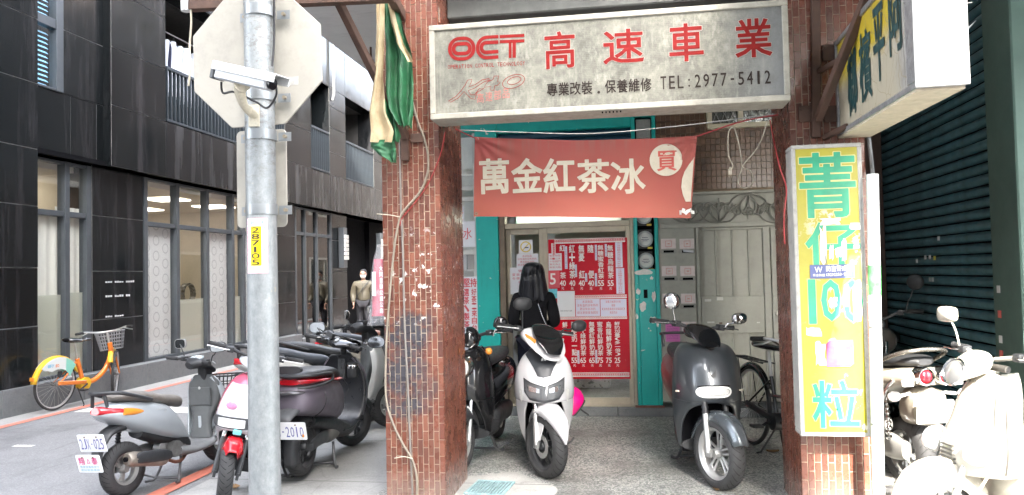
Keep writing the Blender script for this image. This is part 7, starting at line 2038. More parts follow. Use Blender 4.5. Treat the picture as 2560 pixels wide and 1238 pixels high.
    q = MB(); q.lathe([(.001, 0), (.045, 0), (.05, .01), (.052, .085)], (.29, -.14, .72), 'z', 24); cu = q.build('cup_holder', M_BLKP, o, smooth=50)
    q = MB(); q.lathe([(.053, .085), (.055, .09), (.055, .115), (.053, .12)], (.29, -.14, .72), 'z', 24); q.build('silver_band', M_CHROME, cu, smooth=50)
    q = MB(); q.lathe([(.053, .12), (.054, .135), (.045, .14), (.001, .138)], (.29, -.14, .72), 'z', 24); q.build('cup_rim', M_BLKP, cu, smooth=50)
    q = MB(M); q.tube([(.44, 0, .8), (.4, 0, .98)], .03, 14); q.build('steering_column', M_BLKP, o, smooth=50)
    loft(o, 'handlebar_cowl', [(.26, 1.02, .05, .02, .2), (.32, 1.03, .16, .04, .3), (.4, 1.03, .17, .05, .5), (.47, .99, .1, .04, .7), (.5, .96, .03, .02)], M_BLKG, M=M)
    loft(o, 'wind_visor', [(.4, 1.09, .06, .01, .7), (.46, 1.07, .14, .012, .9), (.52, 1.0, .12, .012, 1.1), (.55, .93, .05, .01, 1.2)], M_BLKG, M=M)
    handlebar(o, .33, 1.03, .38, M, barm=M_BLKG, lever=M_BLKP, rise=.02)
    q = MB(M); q.cyl((.31, .0, 1.06), (.3, .0, 1.075), .022, 14); q.build('key_switch', M_ALLOY, o, smooth=40)
    mirror(o, M @ Vector((.36, .24, 1.05)), M @ Vector((.4, .4, 1.12)), M_BLKG, 'oval', .068, M_BLKG, aim=(-1, .0, 0))
    q = MB(M); q.box((.33, .12, 1.1), (.05, .08, .05), 0, (.3, .2, .1)); q.box((.36, .16, 1.12), (.02, .09, .02)); q.build('phone_holder', M_BLKP, o, bevel=.006)
    mirror(o, M @ Vector((.36, -.24, 1.05)), M @ Vector((.4, -.42, 1.12)), M_BLKG, 'oval', .068, M_BLKG, aim=(-1, .0, 0))
    stand(o, -.2)
    return o
PR_ = purple_rear()

# ---------------------------------------------------------------- silver scooter, right rear view
def silver_rear(pos, deg, label, bodym, seatm, full=True, basket=True, tail=True, scale=1.0, steer=-.3):
    o = root('motor_scooter', pos, deg, label, lean=-0.06 if full else -.04)
    T = (-.6, 0, .225); F = (.62, 0, .225); M = steerM(.54, steer)
    tyre(o, 'rear_wheel', T, .225, .105, .135, 'blade', 0, paint('dull_alloy', (.3, .3, .29), .45, .5, .2, grime=.4), nspoke=3)
    tyre(o, 'front_wheel', M @ Vector(F), .225, .1, .135, 'blade', steer, M_ALLOY)
    forks(o, .62, .225, .48, .62, .07, .015, M)
    fender(o, 'front_mudguard', F, .255, .13, radians(20), radians(165), bodym, .05, M=M)
    loft(o, 'rear_body', [(.06, .36, .1, .05, .5), (-.02, .45, .14, .13, .35), (-.16, .53, .163, .165, .1, 2.8, 2.4), (-.34, .6, .17, .15, -.1, 2.8, 2.4), (-.52, .655, .165, .125, -.16, 2.8, 2.4), (-.68, .7, .145, .09, -.2, 2.8, 2.4), (-.79, .725, .1, .06, -.2), (-.84, .735, .04, .03, -.2)], bodym)
    loft(o, 'seat', [(.04, .66, .06, .03, -.3), (-.02, .70, .11, .05, -.2), (-.2, .735, .14, .055, .06), (-.38, .785, .15, .055, -.1), (-.56, .82, .14, .05, -.12), (-.67, .83, .11, .035), (-.72, .83, .05, .015)], seatm)
    loft(o, 'under_seat', [(.08, .3, .1, .06), (-.02, .4, .11, .1), (-.2, .42, .1, .08), (-.45, .5, .08, .05)], M_BLKP)
    if tail:
        q = MB(); q.tube([(-.42, -.165, .77), (-.6, -.18, .83), (-.74, -.15, .875), (-.82, -.06, .885), (-.82, .06, .885), (-.74, .15, .875), (-.6, .18, .83), (-.42, .165, .77)], .016, 10, 0, False, 5)
        for s in (1, -1): q.tube([(-.81, .06 * s, .885), (-.8, .08 * s, .77)], .014, 8)
        q.build('grab_rail', M_BLKP, o, smooth=60)
        loft(o, 'tail_light', [(-.6, .70, .163, .03, -.2), (-.7, .722, .145, .04, -.2), (-.79, .735, .105, .042, -.2), (-.85, .745, .05, .03, -.2)], M_LENSR)
        for s in (1, -1): loft(o, 'turn_signal', [(-.5, .685, .012, .012, -.2), (-.6, .70, .022, .028, -.2), (-.7, .716, .012, .03, -.2)], M_LENSA, y=.15 * s)
        loft(o, 'rear_mudguard', [(-.62, .58, .08, .05, .6), (-.76, .54, .075, .03, .9), (-.84, .42, .06, .02, 1.25), (-.87, .3, .055, .012, 1.4)], M_BLKP)
    loft(o, 'floorboard', [(.42, .3, .15, .05, .6), (.3, .25, .17, .045), (.1, .235, .175, .045), (-.08, .26, .15, .06)], paint('grey_floor_plastic', (.16, .165, .17), .5, grime=.3))
    rows = [(0.86, 0, .12, .5, .42, 2), (0.76, 0, .19, .56, .44, 2.4), (0.6, 0, .215, .58, .45, 2.6), (0.45, 0, .2, .54, .42, 2.6), (0.3, 0, .17, .47, .38, 2.4)]
    shell(o, 'front_panel', rows, bodym, wrap=.05)
    ins = paint('dark_grey_inner_panel', (.085, .09, .092), .5, var=.15, grime=.3)
    loft(o, 'leg_shield', [(.4, .88, .1, .02, 1.4), (.41, .8, .17, .045, 1.5, 3, 3), (.41, .66, .18, .055, 1.57, 3, 3), (.39, .56, .14, .05, 1.6, 3, 3), (.36, .45, .1, .045, 1.6, 3, 3), (.33, .3, .12, .04, 1.6, 3, 3)], ins)
    if full:
        q = MB(); q.box((.345, 0, .68), (.012, .24, .17)); gb = q.build('glove_box_lid', ins, o, bevel=.012, seg=2)
        q = MB(); q.lathe([(.001, -.004), (.012, -.004), (.014, 0)], (.338, 0, .76), 'x', 12); q.build('lock', M_ALLOY, gb)
        q = MB(); q.box((.31, -.01, .44), (.01, .035, .12)); q.build('silver_trim', bodym, o, bevel=.004)
    loft(o, 'handlebar_cowl', [(.25, .98, .06, .035, .3), (.32, 1.0, .13, .055, .4), (.4, .985, .135, .06, .55), (.47, .94, .09, .045, .7), (.5, .91, .03, .02)], M_BLKP, M=M)
    if full:
        q = MB(M @ Matrix.Translation((.335, 0, 1.052)) @ Matrix.Rotation(-.42, 4, 'Y')); q.prism([(.085 * sgp(cos(t), .7), .04 * sgp(sin(t), .7)) for t in [2 * pi * i / 24 for i in range(24)]], lambda u, v, d: Vector((v, u, .004 - d)), .01); ip = q.build('instrument_panel', paint('dial_face', (.3, .34, .35), .2), o)
        q = MB(M @ Matrix.Translation((.335, 0, 1.052)) @ Matrix.Rotation(-.42, 4, 'Y'))
        for cy, r in ((-.045, .022), (0, .03), (.045, .022)): stroke(q, [(cy + r * cos(a), r * sin(a)) for a in [2 * pi * i / 18 for i in range(18)]], .003, lambda u, v: Vector((v, u, .0055)), True)
        tag(q.build('dial_marks', M_WINK, ip, fixn=False), kind='stuff')
    q = MB(M); q.box((.42, 0, .9), (.09, .12, .14)); q.build('steering_cover', M_BLKP, o, bevel=.02, seg=2)
    handlebar(o, .32, 1.0, .35, M)
    mm = M_CHROME if full else M_BLKG
    mirror(o, M @ Vector((.34, .22, 1.03)), M @ Vector((.36, .33, 1.16)), paint('grey_mirror_shell', (.3, .3, .3), .3) if full else M_BLKG, 'rect', .06, M_BLKP, aim=(-1, .1, 0))
    mirror(o, M @ Vector((.34, -.22, 1.03)), M @ Vector((.36, -.3, 1.17)), M_BLKP, 'rect', .06, M_BLKP, aim=(-1, -.5, 0))
    engine(o); exhaust(o); shock(o, -.56, .11, .3, .58); stand(o, -.12)
    if basket:
        Bm = paint('black_wire_basket', (.015, .015, .016), .5)
        def bk(u, v, w_): return Vector((.56 + (.2 + .05 * w_) * u, (.17 + .03 * w_) * v, .62 + .22 * w_))
        for w_ in (0, .33, .66, 1): 
            q = MB(); q.tube([bk(0, -1, w_), bk(1, -1, w_), bk(1, 1, w_), bk(0, 1, w_)], .008 if w_ == 1 else .005, 6, 0, True); q.build('basket_ring', Bm, o)
        q = MB()
        for i in range(9):
            v = -1 + i / 4
            for a, b in ((bk(1, v, 0), bk(1, v, 1)), (bk(0, v, 0), bk(0, v, 1)), (bk(0, v, 0), bk(1, v, 0))): q.tube([a, b], .0045, 5)
        for i in range(6):
            u = i / 5
            for v in (-1, 1): q.tube([bk(u, v, 0), bk(u, v, 1)], .0045, 5)
        tag(q.build('basket_wires', Bm, o), kind='stuff')
    return o
M_SILV = paint('silver_blue_paint', (0.4, 0.435, 0.46), 0.3, 0.25, 0.05, 3, coat=.5, grime=.08)
M_SEATB = paint('worn_brown_grey_seat', (0.14, 0.125, 0.11), 0.6, var=.3, scale=7, grime=.3)
_c = onZ(312, 1240)
SV = silver_rear(offs(_c, 80, 1.0, False), 80, 'silver blue scooter with red tail light and a black front basket seen from behind', M_SILV, M_SEATB)
SV.scale = (.84, .84, .84)
pl, f = plate(SV, Vector((-.89, 0, .5)), .28, .15, radians(-14), '2JX·025')
pl, f = plate(SV, Vector((-.925, 0, .345)), .25, .15, radians(-14), '')
letters('lettering', row_text('翔', -.1, -.04, -.005, .055, .0) + row_text('泰', .035, .095, -.005, .055, .0) + [('△', -.018, .018, .005, .045)], f, paint('pink_ink', (.65, .06, .25), .5), pl, .02)
letters('lettering', row_text('機車保養維修行', -.1, .1, -.035, -.015) + row_text('電話服務專線', -.1, .1, -.062, -.044), f, paint('cyan_ink', (.1, .35, .45), .5), pl, 0.0)
q = MB(); q.tube([Vector((-.33 + .045 * cos(t) * 1.6, -.163, .655 + .018 * sin(t))) for t in [2 * pi * i / 24 for i in range(24)]], .0025, 5, 0, True); q.build('badge', M_ALLOY, SV)
# scooters further along the kerb
BG1 = silver_rear((-2.95, 7.05, 0), 33, 'pale grey scooter with a long dark seat just behind the purple grey one', paint('pale_grey_scooter', (.42, .42, .41), .3, .2, .08, coat=.4), paint('blue_black_seat', (.025, .03, .038), .5), False, False, True, steer=.3)
BG2 = silver_rear((-2.75, 8.15, 0), 30, 'champagne scooter with black seat second behind the purple grey one', paint('champagne_scooter', (.36, .33, .27), .3, .3, .08, coat=.4), M_BLKP, False, False, True, steer=-.2)
BG3 = silver_rear((-2.75, 9.2, 0), 34, 'dark scooter with a brown seat third behind the purple grey one', paint('dark_scooter', (.05, .05, .055), .3, .2, .08, coat=.4), paint('tan_seat', (.28, .12, .07), .55), False, False, True, steer=.2)
BG4 = silver_rear((-2.6, 10.4, 0), 36, 'grey scooter farthest along the kerb before the man in the jacket', paint('mid_grey_scooter', (.22, .22, .23), .3, .3, .08, coat=.4), M_BLKP, False, False, True, steer=.1)

silver_rear((-2.95, 7.6, 0), 34, 'black scooter wedged between the pale grey and the champagne one', paint('glossy_black_scooter', (.012, .012, .013), .2, coat=.5), M_BLKP, False, False, True, steer=.1)
silver_rear((-2.85, 8.65, 0), 31, 'white scooter between the champagne and the brown seated one', paint('off_white_scooter', (.45, .45, .44), .3, coat=.4), paint('blue_black_seat', (.025, .03, .038), .5), False, False, True, steer=.35)
silver_rear((-2.8, 9.8, 0), 33, 'dark blue scooter behind the brown seated one', paint('dark_blue_scooter', (.015, .02, .045), .25, coat=.5), M_BLKP, False, False, True, steer=-.1)
# ---------------------------------------------------------------- pink and white scooter facing out behind the post
def pink_front():
    k = N('pink_white_paint'); v = k.co('Object'); s = k.sep(v)
    e = k.math('MAXIMUM', k.math('SUBTRACT', s[2], .86), k.math('SUBTRACT', k.math('ABSOLUTE', s[1]), k.math('MULTIPLY_ADD', s[2], -.25, .335)))
    c = k.mix(k.ramp(k.math('ADD', e, 0.5), [(0.497, 0.0), (0.503, 1.0)]), (0.5, 0.5, 0.52), (0.5, 0.085, 0.14))
    k.color(c).set('Roughness', .25).set('Coat Weight', .6)
    PW_ = k.mat; PS_ = paint('silver_lilac', (.4, .38, .4), .3, .3, .06, coat=.4)
    o = root('motor_scooter', offs((-2.74, 4.74), -90, 1.12), -90, 'pink and white scooter with red front mudguard standing behind the sign post')
    o.scale = (.92, .92, .92); o.rotation_euler[0] = -.13
    ST = .5; M = steerM(.52, ST); F = (.6, 0, .23)
    tyre(o, 'front_wheel', M @ Vector(F), .23, .105, .165, 'blade', ST, M_DALLOY)
    tyre(o, 'rear_wheel', (-.6, 0, .23), .23, .11, .165, 'blade', 0, M_DALLOY)
    forks(o, .6, .23, .46, .68, .08, .018, M, M_DALLOY)
    fender(o, 'front_mudguard', F, .262, .15, radians(52), radians(118), paint('red_mudguard', (.5, .012, .02), .2, coat=.7), .07, M=M, taper0=.6)
    q = MB(M); q.box((.6, 0, .545), (.05, .06, .04)); q.build('blue_clip', paint('teal_clip', (.15, .5, .52), .4), o, bevel=.008)
    rows = [(0.92, 0, .09, .36, .3, 2.0), (0.88, 0, .15, .45, .33, 2.2), (0.8, 0, .195, .52, .36, 2.6), (0.7, 0, .22, .57, .38, 2.8), (0.6, 0, .235, .6, .38, 2.9), (0.54, 0, .235, .585, .37, 2.9)]
    shell(o, 'front_panel', rows, PW_, wrap=.1)
    rows = [(0.545, .0, .235, .585, .37, 2.9), (0.52, .1, .235, .57, .37, 2.9), (0.46, .15, .232, .53, .36, 2.8), (0.36, .17, .22, .47, .34, 2.6), (0.22, .16, .19, .4, .31, 2.2)]
    shell(o, 'side_panel', rows, PS_, wrap=.1)
    q = MB(); q.box((.32, 0, .4), (.03, .34, .4)); q.build('wheel_well', M_DARK, o)
    shell(o, 'leg_shield', [(0.9, 0, .14, .32, .29, 2), (0.7, 0, .22, .36, .31, 2), (0.3, 0, .19, .32, .28, 2)], M_BLKP, wrap=.02)
    q = MB()
    P = [(.17 * sgp(cos(t), .6), .035 * sgp(sin(t), .7)) for t in [2 * pi * i / 28 for i in range(28)]]
    fx = lambda y: .38 + .22 * (1 - (abs(y) / .235) ** 2.9)
    r_ = [Vector((fx(y) + .012, y * .97, .6 + z * .9)) for y, z in P]; q.rings([[Vector((fx(y) - .01, y, .6 + z)) for y, z in P], r_], 0, cap=False); capstrip(q, r_); hl = q.build('headlight_lens', M_LENSW, o, smooth=40)
    q = MB(); r_ = [Vector((fx(y) + .006, y * 1.06, .6 + z * 1.2)) for y, z in P]; q.rings([[Vector((fx(y) - .01, y * 1.08, .6 + z * 1.25)) for y, z in P], r_], 0, cap=False); capstrip(q, r_); q.build('headlight_surround', M_DALLOY, hl, smooth=40)
    q = MB(); q.ball((fx(.0) + .012, .0, .73), (.01, .045, .03), 8); q.build('pink_oval', paint('pink_oval', (.6, .25, .42), .3), o, smooth=60)
    loft(o, 'handlebar_cowl', [(.2, 1.0, .05, .025, .2), (.27, 1.01, .11, .03, .3), (.34, 1.0, .1, .03, .4), (.39, .98, .05, .02, .5)], paint('grey_cowl', (.3, .3, .31), .3, coat=.4), M=M)
    handlebar(o, .27, 1.03, .36, M, lever=paint('white_lever', (.66, .66, .66), .3))
    loft(o, 'floorboard', [(.36, .24, .18, .05), (.1, .22, .18, .05), (-.12, .25, .16, .06)], M_BLKP)
    loft(o, 'rear_body', [(-.02, .48, .12, .16), (-.2, .55, .15, .17), (-.45, .6, .15, .15), (-.7, .65, .12, .1), (-.8, .68, .04, .04)], PS_)
    loft(o, 'seat', [(.0, .72, .08, .03), (-.15, .75, .12, .045), (-.5, .77, .12, .05), (-.7, .79, .08, .03)], M_BLKP)
    engine(o, M_DALLOY); stand(o)
PF = pink_front()

# ---------------------------------------------------------------- sunlit white scooter at the right edge
def cream_front():
    W = paint('warm_white_paint', (0.36, 0.34, 0.29), 0.25, coat=.6, var=.05, grime=.1)
    o = root('motor_scooter', (2.1, 4.42, 0), -166, 'sunlit white scooter at the right edge of the picture turned towards the yellow sign')
    o.scale = (.96, .96, .96)
    ST = .1; M = steerM(.52, ST); F = (.6, 0, .23)
    tyre(o, 'front_wheel', M @ Vector(F), .23, .105, .15, 'blade', ST, M_ALLOY)
    tyre(o, 'rear_wheel', (-.6, 0, .23), .23, .11, .15, 'blade', 0, M_ALLOY)
    forks(o, .6, .23, .45, .68, .08, .016, M)
    fender(o, 'front_mudguard', F, .268, .18, radians(12), radians(165), W, .11, M=M, taper0=.6, peak=1.8)
    rows = [(0.97, 0, .08, .30, .26, 2.0), (0.93, 0, .12, .37, .28, 2.2), (0.84, 0, .155, .43, .3, 2.4), (0.72, 0, .185, .48, .33, 2.4), (0.6, 0, .215, .53, .35, 2.5), (0.5, 0, .21, .54, .36, 2.5), (0.44, .05, .2, .52, .36, 2.4)]
    shell(o, 'front_panel', rows, W, wrap=.1)
    shell(o, 'leg_shield', [(0.95, 0, .1, .27, .25, 2), (0.7, 0, .2, .32, .28, 2), (0.5, 0, .22, .32, .28, 2), (0.25, 0, .2, .27, .22, 2)], W, wrap=.03)
    for s in (1, -1): loft(o, 'turn_signal', [(.36, .58, .02, .03, .1), (.45, .585, .05, .07, .1), (.52, .58, .05, .065), (.56, .575, .02, .03)], M_LENSW, y=.17 * s)
    loft(o, 'headlight', [(.3, 1.02, .03, .03, .3), (.32, 1.025, .08, .06, .3), (.37, 1.02, .095, .075, .35), (.43, 1.0, .09, .07, .4), (.485, .98, .078, .06, .4), (.495, .975, .03, .03, .4)], W, M=M)
    handlebar(o, .26, 1.04, .36, M, lever=M_CHROME, barm=W)
    mirror(o, M @ Vector((.26, .22, 1.07)), M @ Vector((.22, .34, 1.29)), W, 'rect', .058, W, aim=(-1, .15, 0), bend=.03)
    mirror(o, M @ Vector((.26, -.22, 1.07)), M @ Vector((.24, -.33, 1.26)), W, 'rect', .058, W, aim=(-1, -.15, 0), bend=.03)
    q = MB(M); q.tube([(.3, .1, .95), (.38, .17, .8), (.42, .19, .55), (.5, .15, .36)], .008, 6, 0, False, 5); q.build('brake_hose', M_CORDW, o, smooth=60)
    loft(o, 'floorboard', [(.3, .25, .2, .04), (.1, .23, .2, .04), (-.15, .26, .17, .06)], W)
    loft(o, 'rear_body', [(-.02, .5, .14, .2), (-.2, .56, .2, .19), (-.5, .6, .21, .17), (-.75, .64, .16, .12), (-.88, .67, .05, .05)], W)
    loft(o, 'seat', [(.0, .75, .09, .04), (-.15, .78, .14, .05), (-.5, .79, .15, .055), (-.75, .8, .1, .03)], M_BLKP)
    T_ = paint('grey_rubber_trim', (.05, .046, .04), .6)
    for s in (1, -1):
        q = MB(); q.tube([(.27, .075 * s, .965), (.3, .15 * s, .84), (.33, .185 * s, .72), (.35, .213 * s, .6), (.36, .205 * s, .48), (.36, .18 * s, .44)], .007, 6, 0, False, 4); q.build('edge_trim', T_, o, smooth=60)
        q = MB(); q.tube([(.372, .0 * s + .02 * s, .93), (.425, .05 * s, .8), (.475, .09 * s, .66), (.5, .13 * s, .52)], .0035, 5, 0, False, 4); q.build('panel_seam', T_, o)
    q = MB()
    for i in range(5): q.box((.545 - .003 * i, 0, .5 + i * .022), (.02, .13 - .01 * i, .008))
    tag(q.build('horn_grille', T_, o), kind='stuff')
    q = MB(M @ Matrix.Translation((.49, 0, .98)) @ Matrix.Rotation(-.35, 4, 'Y')); q.lathe([(.066, .0), (.074, .012), (.08, .0)], (0, 0, 0), 'x', 28); q.build('headlight_rim', M_CHROME, o, smooth=60)
    q = MB(M @ Matrix.Translation((.495, 0, .98)) @ Matrix.Rotation(-.35, 4, 'Y')); q.lathe([(.001, .012), (.04, .01), (.066, .0)], (0, 0, 0), 'x', 28); q.build('headlight_lens', paint('dark_lens', (.12, .12, .12), .08), o, smooth=60)
    q = MB(M); q.tube([(.275, .13 * s_, 1.0) for s_ in (1, .5, 0, -.5, -1)], .02, 8); q.build('cowl_joint', T_, o, smooth=60)
    fender(o, 'mudguard_trim', F, .283, .2, radians(12), radians(20), T_, .13, M=M, taper0=.6)
    engine(o); stand(o)
CF = cream_front()

# ---------------------------------------------------------------- tan white scooter with two round tail lights
def round_tails():
    W = paint('ivory_scooter_paint', (0.33, 0.3, 0.245), 0.3, coat=.5, var=.06, grime=.15)
    o = root('motor_scooter', (1.66, 6.16, 0), 107, 'ivory scooter with two round red tail lights seen from behind in the right bay')
    T = (-.6, 0, .235); F = (.6, 0, .235)
    tyre(o, 'rear_wheel', T, .235, .13, .15, 'blade', 0, M_ALLOY); tyre(o, 'front_wheel', F, .235, .11, .15, 'blade', 0, M_ALLOY)
    fender(o, 'front_mudguard', F, .262, .14, radians(25), radians(165), W, .05)
    forks(o, .6, .235, .46, .7, .075, .016, Matrix(), M_ALLOY)
    loft(o, 'rear_body', [(.0, .52, .1, .14), (-.15, .6, .16, .13), (-.4, .68, .2, .1, -.12, 2.6, 2.4), (-.62, .735, .215, .075, -.15, 2.8, 2.6), (-.8, .765, .19, .06, -.1, 2.8, 2.8), (-.86, .77, .16, .05)], W)
    loft(o, 'rear_cowl', [(-.66, .56, .1, .13, .1), (-.76, .57, .12, .13, .1, 3, 3), (-.83, .57, .12, .12, .1, 3, 3)], W)
    loft(o, 'seat', [(.05, .74, .08, .04), (-.1, .78, .14, .05), (-.45, .83, .16, .055), (-.7, .86, .13, .045), (-.8, .86, .05, .02)], M_BLKP)
    for s in (1, -1):
        q = MB(); q.lathe([(.001, -.05), (.03, -.048), (.046, -.03), (.05, 0)], (-.87, .072 * s, .78), 'x', 26); tl = q.build('tail_light', M_LENSR, o, smooth=50)
        q = MB(); q.lathe([(.048, -.04), (.056, -.042), (.062, -.02), (.064, .03)], (-.87, .072 * s, .78), 'x', 26); q.build('light_rim', M_CHROME, tl, smooth=50)
        q = MB(); q.box((-.86, .175 * s, .735), (.03, .08, .04)); q.build('reflector', M_LENSW, o, bevel=.01, seg=2)
        q = MB(); q.tube([(-.78, .1 * s, .66), (-.82, .2 * s, .65)], .012, 8); q.ball((-.83, .25 * s, .65), (.03, .045, .035), 8); q.build('turn_signal', M_LENSW, o, smooth=60)
    q = MB(); q.tube([(-.5, -.2, .8), (-.68, -.2, .88), (-.8, -.15, .93), (-.85, 0, .95), (-.8, .15, .93), (-.68, .2, .88), (-.5, .2, .8)], .014, 10, 0, False, 6); q.build('grab_rail', paint('dark_chrome', (.2, .19, .17), .25, .8), o, smooth=60)
    q = MB(); q.tube([(-.75, .2, .74), (-.72, .24, .66), (-.6, .25, .4), (-.5, .22, .3)], .016, 8, 0, False, 5); q.build('side_guard', M_CHROME, o, smooth=60)
    shock(o, -.6, .14, .32, .68, M_CHROME, .03); shock(o, -.6, -.14, .32, .68, M_CHROME, .03)
    loft(o, 'air_box', [(-.6, .42, .03, .04), (-.5, .45, .05, .08), (-.3, .45, .06, .09), (-.15, .44, .03, .05)], M_STEELG, y=.14)
    engine(o, paint('bright_case', (.34, .335, .32), .4, .5, .2, grime=.3)); exhaust(o); stand(o)
    pl, f = plate(o, Vector((-.88, 0, .55)), .26, .15, radians(-6), '')
    shell(o, 'front_panel', [(0.9, 0, .12, .46, .38, 2), (0.7, 0, .21, .56, .42, 2.4), (0.5, 0, .2, .54, .4, 2.4), (0.3, 0, .17, .46, .36, 2)], W, wrap=.06)
    loft(o, 'floorboard', [(.36, .27, .16, .05), (.1, .24, .17, .04), (-.1, .28, .15, .06)], M_BLKP)
    handlebar(o, .3, 1.0, .34, Matrix())
    loft(o, 'handlebar_cowl', [(.22, .98, .06, .04, .2), (.3, .99, .1, .05, .3), (.4, .96, .08, .04, .5)], W)
RT = round_tails()

# ---------------------------------------------------------------- dark motorcycle at the back of the right bay
def dark_bike():
    Kb = paint('faded_dark_tank', (0.05, 0.045, 0.04), .35, .1, .2, coat=.3, grime=.2)
    o = empty('motorcycle', (2.2, 7.35, 0), radians(-112), label='old dark motorcycle with a round chrome mirror deep in the right bay', cat='motorcycle')
    for nm, x in (('front_wheel', .65), ('rear_wheel', -.65)): tyre(o, nm, (x, 0, .29), .29, .1, .22, 'blade', 0, M_ALLOY)
    forks(o, .65, .29, .42, .85, .09, .018, Matrix(), M_ALLOY)
    fender(o, 'front_mudguard', (.65, 0, .29), .32, .12, radians(30), radians(150), Kb, .04)
    loft(o, 'fuel_tank', [(.34, .82, .08, .08), (.22, .84, .15, .12), (.05, .83, .15, .11), (-.1, .79, .09, .07)], Kb)
    loft(o, 'seat', [(-.08, .79, .1, .03), (-.3, .8, .13, .045), (-.6, .83, .13, .05), (-.8, .85, .08, .03)], M_BLKP)
    q = MB(); q.ball((.5, 0, .86), (.08, .09, .09), 10); q.build('headlight', M_BLKP, o, smooth=60)
    q = MB(); q.lathe([(.001, .04), (.03, .04), (.035, .03), (.035, 0)], (.42, .06, 1.0), 'x', 18); q.lathe([(.001, .04), (.03, .04), (.035, .03), (.035, 0)], (.42, -.06, 1.0), 'x', 18); tag(q.build('gauges', M_BLKP, o), kind='stuff')
    handlebar(o, .38, 1.02, .38, Matrix(), M_BLKP, M_BLKP, .1, .08)
    for s in (1, -1): mirror(o, (.36, .25 * s, 1.12), (.36, .33 * s, 1.36), M_BLKP, 'round', .07, M_BLKP, aim=(1 if s < 0 else -1, .3, .1))
    q = MB(); q.box((.02, 0, .42), (.3, .22, .26)); q.box((.05, 0, .58), (.14, .14, .14)); q.build('engine_block', M_STEELG, o, bevel=.02)
    q = MB(); q.bar((.4, 0, .8), (.2, 0, .3), .04, .04); q.bar((.3, 0, .78), (-.5, 0, .72), .04, .04); q.bar((-.1, 0, .35), (-.65, .08, .29), .03, .04); q.build('frame', M_BLKP, o)
    exhaust(o); shock(o, -.6, .13, .34, .7)
    q = MB(); q.lathe([(.001, 0), (.03, 0), (.032, .004)], (.2, .152, .84), 'y', 18); q.build('tank_badge', M_ALLOY, o)
dark_bike()
